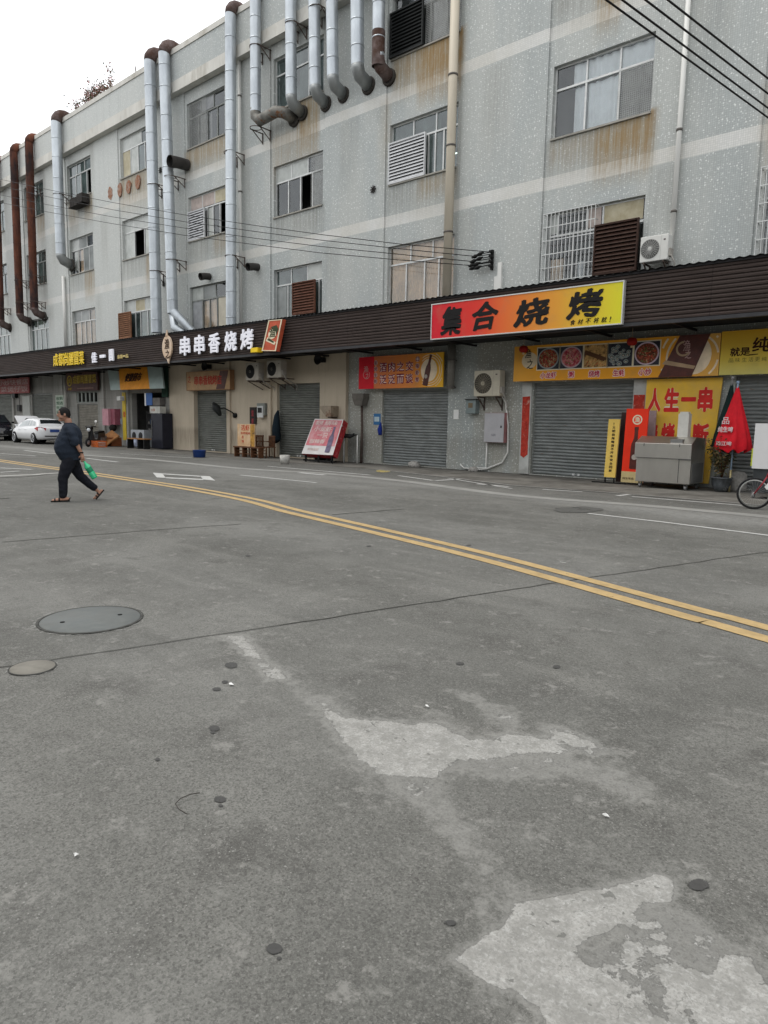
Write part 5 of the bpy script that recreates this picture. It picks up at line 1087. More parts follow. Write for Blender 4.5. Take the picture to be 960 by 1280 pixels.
# wooden chairs + bench and poster
CX0=W(297,560,1.42)[0]
def chair_parts(t):
    for dx_ in (-.24,.20):
        for dy in (-.2,.2): b=MB(); b.box(dx_,dx_+.045,dy-.02,dy+.02,.0,.42 if dy<0 else .92); b.build('leg',wood,t)
    MB().box(-.26,.26,-.24,.24,.42,.46).build('seat',wood,t); b=MB()
    for k in range(5): b.box(-.18+k*.08,-.14+k*.08,.19,.215,.46,.86)
    b.box(-.24,.245,.18,.225,.86,.93); b.build('backrest',wood,t)
    b=MB(); b.box(-.245,-.2,-.2,.18,.66,.69); b.box(.2,.245,-.2,.18,.66,.69); b.build('armrest',wood,t); b=MB(); b.box(-.2,.2,-.21,-.19,.15,.18); b.box(-.2,.2,-.21,-.19,.28,.31); b.build('stretcher',wood,t)
ch=thing('wooden_chair','left dark wooden chair, half hidden behind the cream poster sheet','chair',(CX0+.55,D-.85,.02),'wooden chairs by the beige wall',.1,True); chair_parts(ch)
c2=copy_tree(ch); c2.location=(CX0+1.35,D-.85,.02); c2.rotation_euler=(0,0,-.15); c2['label']='right dark wooden chair standing against the beige wall beside the poster'
t=thing('bench','low dark wooden bench in front of the cream poster and chairs','bench',(CX0+.85,D-1.5,.02)); b=MB(); b.box(CX0-.05,CX0+1.75,D-1.62,D-1.32,.42,.47); b.build('top',wood,t)
for x in (CX0,CX0+.55,CX0+1.15,CX0+1.65): b=MB(); b.box(x,x+.05,D-1.6,D-1.35,.02,.419); b.build('leg',wood,t)
b=MB(); b.box(CX0+.05,CX0+1.65,D-1.5,D-1.46,.14,.18); b.box(CX0+.05,CX0+1.65,D-1.5,D-1.46,.27,.3); b.build('stretcher',wood,t)
t=thing('standing_poster','cream poster sheet with red characters propped on the low bench before the chairs','poster',(CX0+.6,D-1.4,.47))
y=D-1.42; x0,x1,z1=CX0,CX0+1.2,1.42
b=MB(); b.prism([(x0,.475),(x1,.475),(x1,z1),(x0,z1)],y,y+.03); b.build('board',PM('poster_cream',(.55,.36,.20),.6,var=.25,scale=3,col2=(.62,.48,.33)),t)
b=MB(); put_text(b,'活虾',x0+.25,x0+.85,1.14,1.38,y-.001,.004,bold=.02); put_text(b,'现捞现烤',x0+.22,x0+.88,.98,1.08,y-.001,.004,bold=.01); put_text(b,'香',x0+.3,x0+.45,.8,.93,y-.001,.004); put_text(b,'辣',x0+.3,x0+.45,.62,.75,y-.001,.004); b.build('lettering',flatm('poster_red2',(.45,.06,.03)),t)
b=MB(); b.box(x0+.9,x1-.02,y-.006,y-.001,.48,z1-.01); b.build('side_stripe',PM('stripe_ochre',(.40,.22,.05),.6,var=.4,scale=7,col2=(.1,.06,.03),mix=(.55,.62)),t)
# leaning menu board  (bottom stands out from the wall, top leans back)
t=thing('menu_board','pink and white menu board in a red box frame leaning back before the beige shop','menu board',(-22,D-1.2,.2))
A=[W(*p,1.5) for p in ((377,567),(416,569))]; Bq=[W(*p,.7) for p in ((429.5,524.5),(393.5,523.5))]
q=[(A[0][0],D-1.5,A[0][1]),(A[1][0],D-1.5,A[1][1]),(Bq[0][0],D-.7,Bq[0][1]),(Bq[1][0],D-.7,Bq[1][1])]
q=[Vector(v) for v in q]; nrm=(q[1]-q[0]).cross(q[3]-q[0]).normalized()
if nrm.y>0: nrm=-nrm
bk_=[v-nrm*.28 for v in q]
b=MB(); b.add(q+bk_,[(7,6,5,4),(0,4,5,1),(1,5,6,2),(2,6,7,3),(3,7,4,0)]); b.build('box_frame',PM('board_red_frame',(.32,.03,.035),.5,var=.4,scale=9,col2=(.5,.4,.38),mix=(.6,.64)),t)
def mp(u,v,o=0): return (q[0]*(1-u)*(1-v)+q[1]*u*(1-v)+q[2]*u*v+q[3]*(1-u)*v)+nrm*o
def mquad(b,u0,u1,v0,v1,o): b.add([mp(u0,v0,o),mp(u1,v0,o),mp(u1,v1,o),mp(u0,v1,o),mp(u0,v0,o-.003),mp(u1,v0,o-.003),mp(u1,v1,o-.003),mp(u0,v1,o-.003)],[(0,1,2,3),(7,6,5,4),(0,4,5,1),(1,5,6,2),(2,6,7,3),(3,7,4,0)])
b=MB(); mquad(b,0,1,0,1,.004); b.build('edge_strip',PM('menu_white',(.56,.54,.53),.6,var=.1,scale=3),t)
b=MB(); mquad(b,.03,.97,.24,.97,.008); b.build('pink_field',PM('menu_pink',(.50,.15,.17),.6,var=.2,scale=3,col2=(.55,.30,.31)),t)
b=MB(); tmp=MB()
for s,u0,u1,v0,v1 in (('炭烤',.1,.36,.82,.95),('烧味',.42,.86,.82,.95),('小龙虾',.12,.72,.64,.78),('一只',.3,.66,.46,.6),('甜辣香',.12,.62,.3,.42),('欢迎品尝',.14,.5,.1,.17)):
    m2=MB(); put_text(m2,s,u0,u1,v0,v1,0,.003,bold=.02)
    tmp.add([mp(v[0],v[2],.012-v[1]) for v in m2.v],m2.f)
tmp.build('lettering',PM('menu_letter',(.62,.50,.47)),t)
b=MB(); m2=MB(); bottle(m2,.80,.42,.72,.075,0,0); b.add([mp(v[0],v[2],.012-v[1]) for v in m2.v],m2.f); b.build('bottle_picture',PM('menu_bottle',(.13,.11,.17),.5,var=.4,scale=5),t)
b=MB()
for u in (.08,.5,.92): p=mp(u,0); pb=mp(u,1)-nrm*.28; b.bar((p.x,p.y+.1,p.z),(p.x,p.y+.1,.01),.06); 
b.bar((q[0].x,q[0].y+.1,.08),(q[1].x,q[1].y+.1,.08),.06); b.bar(tuple(mp(.9,1)-nrm*.28),(mp(.9,1).x,D-.5,.02),.05); b.build('stand',blk,t)
# cones and rack
def cone(x,y,h,label):
    b=MB(); b.box(x-.19,x+.19,y-.19,y+.19,.01,.05); b.lathe([(.15,.05),(.07,h*.7),(.04,h),(0,h)],(x,y,0),14); tag(b.build('traffic_cone',blk),label,'cone')
cone(-19.75,D-.75,.88,'black faded cone beside the leaning menu board')
t=thing('clothes_rack','bent metal rack with two white poles by the rusty post','rack',(-19.0,D-.5,.02)); b=MB()
for x,y_ in ((-19.9,D-.55),(-19.25,D-.5),(-19.12,D-.6),(-18.5,D-.5)): b.tube([(x,y_,.02),(x,y_,1.1)],.022,8)
b.build('pole',whiteP,t); b=MB(); b.tube([(-20.3,D-.55,1.12),(-18.5,D-.5,1.1)],.025,8); b.tube([(-19.2,D-.6,1.05),(-18.7,D-.7,1.02),(-18.55,D-.6,1.12)],.06,8); b.build('rail',blk,t)
b=MB(); b.tube([(-20.6,D-.75,.18),(-20.4,D-.6,.2),(-20.1,D-.75,.17)],[.16,.2,.14],10); tag(b.build('rubbish_bag',PM('sack_black',(.025,.022,.02))),'dark bag on the ground behind the leaning menu board','bag')
# stone lumps by shutter feet
rnd=random.Random(9)
for i,(px,py,s,l) in enumerate(((563,582,.22,'grey stone block at the right foot of the middle shutter'),(617,588,.16,'small pale stone by the white hose at the wall foot'))):
    x,y_=G(px,py); y_=min(y_,D-.3); bm=bmesh.new(); bmesh.ops.create_icosphere(bm,subdivisions=2,radius=s)
    for v in bm.verts: v.co*=1+.25*noise.noise(v.co*6+Vector((i*5,0,0))); v.co.z=max(v.co.z*.7,-s*.3)
    me=bpy.data.meshes.new('stone'); bm.to_mesh(me); bm.free(); me.materials.append(PM('stone_grey',(.30,.29,.27),.9,var=.3,scale=9,bump=.4)); o=bpy.data.objects.new('stone',me); COL.objects.link(o); o.location=(x,y_,s*.3+.02); tag(o,l,'stone')
# ---- standees at right
def standee(x0,x1,y,h,lean_,label,name,board,zb=.1,th=.05,edge=None):
    t=thing(name,label,'standee',((x0+x1)/2,y,.02),None,0,True); w_=x1-x0
    M=Matrix.Translation((0,0,zb))@Matrix.Rotation(-lean_,4,'X')
    b=MB(); b.box(-w_/2,w_/2,0,th,0,h); b.xf(M); b.build('board',board,t)
    return t,w_,M
t,w_,M=standee(W(757,560,1.0)[0],W(771,560,1.0)[0],D-1.0,1.62,.06,'narrow yellow standee with a vertical line of dark characters before the shutter','narrow_standee',PM('standee_yellow',(.72,.50,.12),.5,var=.1),.16)
b=MB()
for i,ch in enumerate('!文明烧烤喝酒不开车安全回家'):
    z=1.45-i*.1; put_text(b,ch,-.035 if ch!='!' else -.01,.055 if ch!='!' else .01,z,z+.075,-.001,.003,bold=.03)
b.xf(M); b.build('lettering',black,t)
b=MB(); 
for x in (-w_/2+.02,w_/2-.05): b.box(x,x+.03,.0,.03,.0,.16)
b.box(-w_/2-.35,w_/2+.3,-.02,.05,-.005,.02); b.build('stand',blk,t)
t,w_,M=standee(W(771,560,.8)[0]+.0,W(779,560,.8)[0],D-.75,1.95,.07,'dark board edge standing between the yellow and the red standee','dark_standee',PM('standee_dark',(.035,.02,.018),.5),.03)
x0_,x1_=W(778.5,560,.95)[0],W(806,560,.95)[0]
t,w_,M=standee(x0_,x1_,D-.95,2.02,.05,'red standee with a beer bottle picture left of the steel grill cart','red_standee',PM('standee_red',(.78,.04,.015),.45,var=.06),.05)
b=MB(); b.box(-w_/2,w_/2,-.006,-.001,-.001,.30); b.xf(M); b.build('cream_foot',PM('standee_cream',(.55,.44,.22),.5),t)
b=MB(); ring(b,.02,1.72,.10,.135,-.001,.004,n=24); put_text(b,'渔',-.05,.09,1.65,1.80,-.001,.004,bold=.03,warp=.01); b.xf(M); b.build('emblem',cream,t)
b=MB(); bottle(b,.02,.95,1.15,.12,-.001,0); b.xf(M); b.build('bottle_picture',bottle_m,t)
b=MB(); disc(b,.02,.70,.075,-.0075,.003); b.xf(M); b.build('bottle_label',PM('label_grey',(.42,.38,.34)),t)
b=MB(); put_text(b,'纯生啤酒',-w_/2+.04,.05,.08,.14,-.007,.003); put_text(b,'品',.12,.2,.07,.16,-.007,.003,bold=.03); b.xf(M); b.build('lettering',PM('dark_brown_letter',(.05,.02,.012)),t)
b=MB(); b.box(W(806,530,.3)[0],W(820,530,.3)[0],D-.34,D-.3,1.0,2.05); tag(b.build('faded_board',PM('faded_pinkgrey',(.30,.23,.23),.6,var=.25,scale=4,col2=(.42,.30,.31))),'faded pinkish board standing behind the left end of the grill cart','board')
# ---- grill cart
steel=PM('brushed_steel',(.60,.58,.54),.34,.95,var=.12,scale=1.6,aniso=(1,1,.3),col2=(.44,.42,.39),mix=(.5,.75)); steelD=PM('cart_dark_steel',(.22,.22,.215),.5,.6,var=.15)  # steelD: one darker steel for the side panel and chimney base
cx0=W(793,600,1.55)[0]; cx1=W(862,600,1.55)[0]; cy=D-1.55; cd=1.05
t=thing('grill_cart','boxy stainless steel barbecue cart on small castors with a chimney pipe','grill cart',((cx0+cx1)/2,cy,0))
zt=1.36
b=MB(); b.box(cx0+.02,cx1,cy,cy+cd,.17,.80); b.build('lower_cabinet',steel,t,bevel=.008)
b=MB(); b.add([(cx0-.03,cy-.03,.80),(cx1+.0,cy-.03,.80),(cx1,cy-.03,1.18),(cx0-.03,cy-.03,1.18),(cx0+.0,cy+.30,zt),(cx1,cy+.30,zt),(cx1,cy+cd,zt-.03),(cx0,cy+cd,zt-.03),(cx1,cy+cd,.80),(cx0,cy+cd,.80)],
  [(0,1,2,3),(3,2,5,4),(4,5,6,7),(7,6,8,9),(1,8,6,5,2),(0,3,4,7,9),(0,9,8,1)]); b.build('upper_hood',steel,t,bevel=.006)
b=MB(); b.box(cx1-.30,cx1-.285,cy-.004,cy-.0005,.2,.78); b.box(cx0,cx1,cy-.036,cy-.028,.795,.81); b.box(cx0+.2,cx0+.215,cy-.036,cy-.0305,1.1,1.18); b.box(cx1-.3,cx1-.285,cy-.036,cy-.0305,1.1,1.18); b.box(cx1-.3,cx1+.01,cy-.05,cy-.03,.78,.795); b.build('seam',PM('seam_dark',(.08,.08,.078)),t)
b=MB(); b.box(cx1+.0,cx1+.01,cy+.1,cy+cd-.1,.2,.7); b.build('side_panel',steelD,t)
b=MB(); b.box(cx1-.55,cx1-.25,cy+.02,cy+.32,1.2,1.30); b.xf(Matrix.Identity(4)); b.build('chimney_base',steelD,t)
b=MB(); b.box(cx1-.5,cx1-.24,cy+.33,cy+.55,zt-.02,1.95); b.box(cx1-.47,cx1-.27,cy+.35,cy+.53,1.95,2.0); b.build('chimney',PM('chimney_white',(.55,.54,.50),.5,.1,var=.15),t)
for x in (cx0+.12,cx1-.12):
    for y_ in (cy+.1,cy+cd-.12):
        b=MB(); b.lathe([(0,-.025),(.06,-.025),(.065,0),(.06,.025),(0,.025)],(x,y_,.068),14,axis='x'); b.box(x-.04,x-.03,y_-.03,y_+.03,.06,.17); b.box(x+.03,x+.04,y_-.03,y_+.03,.06,.17); b.box(x-.04,x+.04,y_-.03,y_+.03,.15,.171); b.build('castor',PM('castor_grey',(.20,.20,.20),.4,.5),t)
# ---- potted plant
px,py_=W(902,600,1.0)[0],D-1.0
t=thing('potted_plant','bushy dull-leaved shrub in a dark glazed pot right of the grill cart','potted plant',(px,py_,.02))
b=MB(); b.lathe([(0,.02),(.15,.02),(.22,.18),(.24,.34),(.27,.36),(.25,.38),(.21,.34),(0,.33)],(px,py_,0),20); b.build('pot',PM('glazed_pot',(.09,.10,.11),.25,var=.5,scale=7,col2=(.35,.36,.36),mix=(.6,.64)),t)
rnd=random.Random(21); b=MB(); lf=MB()
for k in range(15):
    a=rnd.uniform(0,6.28); r=rnd.uniform(.1,.42); h=rnd.uniform(.9,1.5); p0=Vector((px,py_,.33)); p2=Vector((px+r*math.cos(a),py_+r*math.sin(a)*.8,h)); p1=(p0+p2)/2+Vector((0,0,.12)); b.tube([p0,p1,p2],[.012,.008,.004],5)
    for j in range(46):
        u=rnd.uniform(.35,1.05); p=p0.lerp(p2,u)+Vector((rnd.gauss(0,.07),rnd.gauss(0,.07),rnd.gauss(0,.07))); d1=Vector((rnd.gauss(0,1),rnd.gauss(0,1),rnd.gauss(0,.6))).normalized()*rnd.uniform(.03,.055); d2=d1.cross(Vector((rnd.gauss(0,1),rnd.gauss(0,1),rnd.gauss(0,1)))).normalized()*.02
        lf.add([p-d1,p+d2,p+d1,p-d2],[(0,1,2,3)],rnd.randrange(3))
b.build('stem',wood,t); lf.build('foliage',[PM('leaf_olive',(.10,.095,.04),.6),PM('leaf_dry',(.16,.11,.05),.6),PM('leaf_dark',(.04,.05,.025),.6)],t)
# ---- umbrellas
def furled(x,y,z0,h,r,lean_,label,mat,pole,mat2=None,tip=.1,seed=0,name='folded_parasol'):
    t=thing(name,label,'parasol',(x,y,.02),None,0,True); n=40; vs=[]
    prof=[(0.0,.03),(.08,.14),(.3,.38),(.55,.66),(.8,.90),(.97,1.0),(1.0,.95)]
    for f,q in prof:
        for k in range(n):
            a=2*math.pi*k/n; rr=r*q*(1+.22*q*math.sin(a*8+seed)); vs.append((rr*math.cos(a)*1.0,rr*math.sin(a)*.55,z0+h*(1-f)+(.05*math.sin(a*8) if f>.95 else 0)))
    M=Matrix.Rotation(lean_,4,'Y')
    b=MB(); b.add(vs,[(i*n+k,(i+1)*n+k,(i+1)*n+(k+1)%n,i*n+(k+1)%n) for i in range(len(prof)-1) for k in range(n)],0,True); b.xf(M); b.build('canopy',mat,t)
    b=MB(); b.tube([(0,0,0),(0,0,z0+h+tip)],.02,10); b.tube([(0,0,z0+h+tip*.3),(0,0,z0+h+tip)],.035,10); b.xf(M); b.build('pole',pole,t)
    return t,M
poleM=PM('pole_bluewhite',(.30,.40,.52),.4,var=.1)
ux=W(914,600,.9)[0]
uy=D-1.0
t,M=furled(ux,uy,1.02,1.62,.37,.0,'furled red parasol with white printed characters leaning beside the potted plant',PM('parasol_red',(.62,.014,.025),.6,var=.15,scale=5),poleM)
b=MB(); put_text(b,'纯生啤',-.33,.02,1.48,1.62,-.20,.012,bold=.03,shear=.1); put_text(b,'品',-.25,-.08,1.68,1.85,-.165,.012,bold=.01); put_text(b,'珠江啤',-.33,.03,1.15,1.26,-.235,.012,bold=.02,shear=-.0); b.build('lettering',PM('parasol_print',(.60,.50,.50)),t)
b=MB(); b.tube([(0,0,0),(0,0,.55)],.024,10); b.build('pole_foot',PM('pole_brass',(.45,.38,.2),.4,.3),t)
t,M=furled(W(898,600,.4)[0]+.0,D-.38,1.05,1.75,.26,.05,'furled dark green parasol standing behind the red one',PM('parasol_dark',(.012,.03,.028),.7,var=.3),PM('pole_grey',(.3,.3,.3)),seed=2)
bx_,by_=W(914.5,600,.55)[0],D-.5
b=MB(); b.lathe([(0,.01),(.24,.01),(.25,.1),(.24,.42),(.18,.5),(0,.52)],(bx_+.1,by_,0),18); tag(b.build('parasol_base',PM('stone_grey',(.30,.29,.27))),'rounded grey concrete block on the ground behind the red parasol pole','concrete block')
# ---- white covered cart at right edge
cx0=W(940,580,2.3)[0]; cy=D-2.3
t=thing('covered_cart','tall cart with a plain white front board and dark lower cabinet at the right edge','food cart',(cx0+.8,cy,0))
MB().box(cx0,cx0+1.5,cy,cy+.03,.70,1.72).build('front_board',PM('board_offwhite',(.60,.60,.60),.5,var=.04),t)
MB().box(cx0+.03,cx0+1.5,cy+.035,cy+.7,.16,1.6).build('cabinet',PM('cart_dark',(.045,.05,.052),.5,var=.2),t,bevel=.01)
b=MB(); b.lathe([(0,0),(.06,0),(.07,.03),(.03,.06),(0,.065)],(cx0+.3,cy+.1,1.72),12); b.build('knob',white,t)
b=MB(); b.box(cx0-.035,cx0-.003,cy+.02,cy+.05,.75,1.15); b.build('yellow_tape',PM('tape_yellowgreen',(.45,.5,.05)),t)
b=MB(); b.bar((cx0+.33,cy-.004,.86),(cx0+.45,cy-.004,.92),.004,.015); b.build('scratch',blk,t)
for x in (cx0+.05,cx0+.4,cx0+1.3):
    b=MB(); b.lathe([(0,-.025),(.065,-.025),(.07,0),(.065,.025),(0,.025)],(x,cy+.15,.072),14,axis='x'); b.box(x-.035,x+.035,cy+.12,cy+.18,.13,.165); b.build('castor',PM('castor_grey',(.20,.20,.20)),t)

# ================================================================= VEHICLES
def mirror_add(b,vs,fs,mi=0,smooth=True):
    b.add(vs,fs,mi,smooth); b.add([(v[0],-v[1],v[2]) for v in vs],[tuple(reversed(f)) for f in fs],mi,smooth)
def make_car(name,label,loc,rz,paint,hood_open,L_=4.35,Wd=1.76,Hh=1.48,suv=0.0):
    """x forward"""
    t=thing(name,label,'car',loc,None,rz,True)
    h=L_/2; s=suv
    # stations: x, half width, z bottom, z belt
    st=[(-h,.60,.42,.80),(-h+.06,.74,.34,.92),(-h+.25,.83,.27,.98),(-h+.75,.87,.24,.99),(-.6,.88,.22,.96),(.3,.88,.22,.94),(.95,.87,.23,.92),(1.35,.86,.25,.90),(h-.45,.82,.27,.80),(h-.15,.74,.30,.70),(h,.60,.36,.60)]
    sec=[]
    for x,w_,zb,zt in st:
        w_*=Wd/1.76; zt+=s*.2
        sec.append([(x,0,zb),(x,w_*.9,zb),(x,w_*.985,zb+.12),(x,w_,(zb+zt)/2),(x,w_*.985,zt-.10),(x,w_*.93,zt-.005),(x,w_*.55,zt+.025),(x,0,zt+.03)])
    n=8; vs=[p for q in sec for p in q]; fs=[(i*n+k,(i+1)*n+k,(i+1)*n+k+1,i*n+k+1) for i in range(len(sec)-1) for k in range(n-1)]
    fs+=[tuple(range(n))]+[tuple(reversed(range((len(sec)-1)*n,len(sec)*n)))]
    b=MB(); mirror_add(b,vs,fs)
    # cabin
    c=[(-h+.22,.70,.97,.965),(-h+.42,.69,1.0,1.20),(-h+.72,.66,.98,1.40),(-.75,.64,.96,1.47),(.05,.63,.95,1.475),(.55,.64,.94,1.36),(1.05,.68,.93,1.09),(1.32,.70,.91,.925)]
    sec=[]
    for x,w_,zb,zt in c:
        zb+=s*.2; zt=zt*Hh/1.48+s*.1; w2=.80*Wd/1.76; f=min(1,(zt-zb)/.5); wt=w2-(w2-w_*.92)*f
        sec.append([(x,w2,zb-.03),(x,w2-(w2-wt)*.1,zb+.04*f),(x,wt+.02,zt-.09*f),(x,wt-.05,zt-.015),(x,wt*.5,zt+.01),(x,0,zt+.015)])
    n=6; vs=[p for q in sec for p in q]; fs=[(i*n+k,(i+1)*n+k,(i+1)*n+k+1,i*n+k+1) for i in range(len(sec)-1) for k in range(n-1)]
    mirror_add(b,vs,fs); b.build('body',paint,t)
    gl=PM('car_glass',(.015,.018,.02),.08,spec=.8); C=sec
    def P(i,k,y=1,push=.006):
        p=Vector(C[i][k]); return Vector((p.x,(p.y+push)*y,p.z))
    # side glass: between stations
    for sgn in (1,-1):
        b=MB()
        def lerp(i,u,f):  # u between row1 and row2 of interpolated station
            a=Vector(C[i][1]).lerp(Vector(C[i+1][1]),f); d=Vector(C[i][2]).lerp(Vector(C[i+1][2]),f); p=a.lerp(d,u); return Vector((p.x,(p.y+.007)*sgn,p.z))
        def gp(pts): b.add(pts,[tuple(range(len(pts)))])
        gp([lerp(1,.12,.9),lerp(2,.1,.55),lerp(2,.92,.75),lerp(2,.8,.1)])
        gp([lerp(2,.1,.62),lerp(3,.1,.18),lerp(3,.93,.18),lerp(2,.93,.85)])
        gp([lerp(3,.1,.26),lerp(4,.1,.98),lerp(5,.1,.55),lerp(5,.9,.0),lerp(4,.93,.2),lerp(3,.93,.26)])
        b.build('side_window',gl if not hood_open else PM('pale_car_glass',(.30,.33,.34),.15),t)
    up=.012
    b=MB(); b.add([(C[1][1][0]-.03,-.60,C[1][1][2]+.0),(C[1][1][0]-.03,.60,C[1][1][2]+.0),(C[1][1][0]-.0,.60,C[1][5][2]-.02),(C[2][1][0]-.05,.53,C[2][5][2]-.03),(C[2][1][0]-.05,-.53,C[2][5][2]-.03),(C[1][1][0]-.0,-.60,C[1][5][2]-.02)],[(0,1,2,5),(5,2,3,4)])
    b.v=[(v[0]-.02,v[1],v[2]+.012) for v in b.v]; b.build('rear_window',gl,t)
    b=MB(); b.add([(C[6][5][0]+.17,-.62,C[6][5][2]-.10),(C[6][5][0]+.17,.62,C[6][5][2]-.10),(C[5][5][0]-.22,.54,C[5][5][2]+.075),(C[5][5][0]-.22,-.54,C[5][5][2]+.075)],[(0,1,2,3)]); b.v=[(v[0]+.01,v[1],v[2]+.018) for v in b.v]; b.build('windscreen',gl,t)
    # lamps, plate, bumper line
    for sg in (1,-1):
        b=MB(); b.add([(-h+.03,.50*sg,.74),(-h+.30,.85*sg,.78),(-h+.62,.875*sg,.90),(-h+.34,.84*sg,.985),(-h+.08,.66*sg,.975),(-h-.01,.46*sg,.92)],[(0,1,2,3,4,5)]); b.v=[(v[0]-.03,v[1]*1.015,v[2]+s*.15) for v in b.v]; b.build('tail_light',PM('tail_red',(.38,.015,.02),.25),t)
        b=MB(); b.add([(h-.02,.45*sg,.60),(h-.10,.70*sg,.60),(h-.40,.80*sg,.70),(h-.45,.76*sg,.80),(h-.12,.5*sg,.70)],[(0,1,2,3,4)]); b.v=[(v[0]+.03,v[1]*1.02,v[2]+s*.15) for v in b.v]; b.build('headlight',PM('headlight_clear',(.55,.58,.6),.15),t)
        b=MB(); b.box(.72,.86,sg*.86,sg*1.02,.98+s*.2,1.10+s*.2); b.build('door_mirror',paint if not suv else blk,t,bevel=.03)
    b=MB(); b.box(-h-.035,-h-.01,-.26,.26,.70,.86); b.build('number_plate',PM('plate_blue',(.04,.08,.25),.4),t)
    b=MB(); b.box(h-.02,h+.02,-.24,.24,.42+s*.1,.55+s*.1); b.box(h-.04,h+.01,-.5,.5,.34,.38); b.build('front_plate',PM('plate_blue',(.04,.08,.25)) if not suv else acG,t)
    b=MB(); b.box(-h-.01,-h+.04,-.55,.55,.44,.50); b.build('bumper_slot',blk,t)
    b=MB()
    for sg in (1,-1):
        for xx in (-.35,.42): b.box(xx,xx+.16,sg*.885-.006,sg*.885+.012,.80,.83)
    b.build('door_handle',paint,t)
    # arches + wheels
    for wx in (-1.35,1.35):
        for sg in (1,-1):
            b=MB(); b.lathe([(0,.0),(.345,.0),(.345,.28),(0,.28)] if sg>0 else [(0,0),(.345,0),(.345,-.28),(0,-.28)],(wx,-0,.335),24,axis='y'); b.v=[(v[0],v[1]+sg*.868*Wd/1.76,v[2]) for v in b.v]; b.build('wheel_arch',darkM,t)
            b=MB(); b.lathe([(0,-.11),(.22,-.11),(.31,-.10),(.325,-.03),(.325,.06),(.30,.10),(0,.10)],(wx,0,.325),26,axis='y'); b.v=[(v[0],v[1]+sg*.79*Wd/1.76,v[2]) for v in b.v]
            wl=b.build('wheel',PM('tyre_rubber',(.02,.02,.021),.85,var=.2),t)
            b=MB(); yy=sg*.892*Wd/1.76
            b.lathe([(.0,0),(.05,0.0),(.05,.02),(0,.02)],(wx,yy,.325),12,axis='y')
            for k in range(7): a=k*2*math.pi/7; b.bar((wx,yy,.325),(wx+.2*math.cos(a),yy,.325+.2*math.sin(a)),.045,.02)
            ringv=[(.19,.0),(.225,.0),(.225,-.03),(.19,-.03)] ; b.lathe(ringv+[ringv[0]],(wx,yy,.325),26,axis='y'); b.build('rim',PM('alloy',(.42,.43,.44),.35,.6),wl)
    if hood_open:
        b=MB(); 
        vs=[(1.08,-.70,.98),(1.08,.70,.98),(2.02,.64,1.62),(2.02,-.64,1.62),(1.6,-.70,1.40),(1.6,.70,1.40)]
        top=[(1.02,-.72,.97),(1.02,.72,.97),(1.45,.72,1.32),(1.9,.66,1.55),(2.12,.5,1.58),(2.12,-.5,1.58),(1.9,-.66,1.55),(1.45,-.72,1.32)]
        top=[(v[0]-.1,v[1],v[2]+.03) for v in top]
        b.add(top+[(v[0]+.02,v[1]*.98,v[2]-.04) for v in top],[(0,1,2,7),(7,2,3,6),(6,3,4,5),(8,15,10,9),(15,14,11,10),(14,13,12,11),(0,8,9,1),(1,9,10,2),(2,10,11,3),(3,11,12,4),(4,12,13,5),(5,13,14,6),(6,14,15,7),(7,15,8,0)]); b.build('bonnet',paint,t)
        MB().box(1.2,1.95,-.6,.6,.70,.945).build('engine_bay',darkM,t)
    return t
carW=PM('car_white',(.66,.67,.68),.22,var=.02,spec=.6); carK=PM('car_black',(.012,.012,.016),.18,var=.05,spec=.7)
make_car('parked_car','white hatchback parked with its bonnet raised, tail towards the camera',(-42.9,17.25,0),math.pi,carW,True)
make_car('parked_car','black car with its nose towards the camera at the left edge behind the white hatchback',(-49.3,17.1,0),-.25,carK,False,suv=.6,Hh=1.6,L_=4.5)
# scooter (x forward, handlebar up)
t=thing('scooter','black motor scooter with a white mirror parked by the grey wall','scooter',(*G(119,558.5),.0),None,math.radians(-60),True)
b=MB(); tyre=PM('tyre_rubber',(.02,.02,.021))
for wx in (-.6,.6):
    b=MB(); b.lathe([(.14,-.05),(.2,-.05),(.24,0),(.2,.05),(.14,.05)],(wx,0,.24),20,axis='y'); wl=b.build('wheel',tyre,t); b=MB(); b.lathe([(0,-.03),(.14,-.04),(.14,.04),(0,.03)],(wx,0,.24),16,axis='y'); b.build('rim',PM('alloy',(.42,.43,.44)),wl)
b=MB(); b.prism([(-.75,.5),(-.4,.3),(.2,.28),(.35,.35),(.45,.9),(.35,.95),(.2,.45),(-.05,.42),(-.1,.72),(-.8,.78)],-.14,.14); b.build('body',PM('scooter_black',(.025,.025,.027),.3),t,bevel=.04)
b=MB(); b.prism([(-.75,.78),(-.05,.73),(-.1,.82),(-.7,.88)],-.13,.13); b.build('seat',blk,t,bevel=.03)
b=MB(); b.tube([(.6,0,.24),(.42,0,.95),(.36,0,1.08)],.035,8); b.tube([(.34,-.32,1.1),(.4,0,1.06),(.34,.32,1.1)],.022,8); b.prism([(.3,.95),(.5,.9),(.55,1.05),(.4,1.16)],-.14,.14); b.build('handlebar',blk,t)
b=MB(); b.tube([(.38,.28,1.1),(.40,.36,1.32)],.01,6); b.lathe([(0,-.02),(.07,-.02),(.08,0),(.05,.02),(0,.02)],(.42,.37,1.36),12,axis='x'); b.build('mirror',white,t)
b=MB(); b.lathe([(0,.0),(.09,-.0),(.1,-.05)],(.56,0,.92),14,axis='x'); b.build('headlight',PM('headlight_clear',(.55,.58,.6)),t)
b=MB(); b.box(-.92,-.8,-.12,.12,.45,.6); b.box(-.7,-.3,-.2,.2,.3,.5); b.build('engine_cover',PM('engine_grey',(.22,.22,.22),.4,.4,var=.4,scale=9),t)
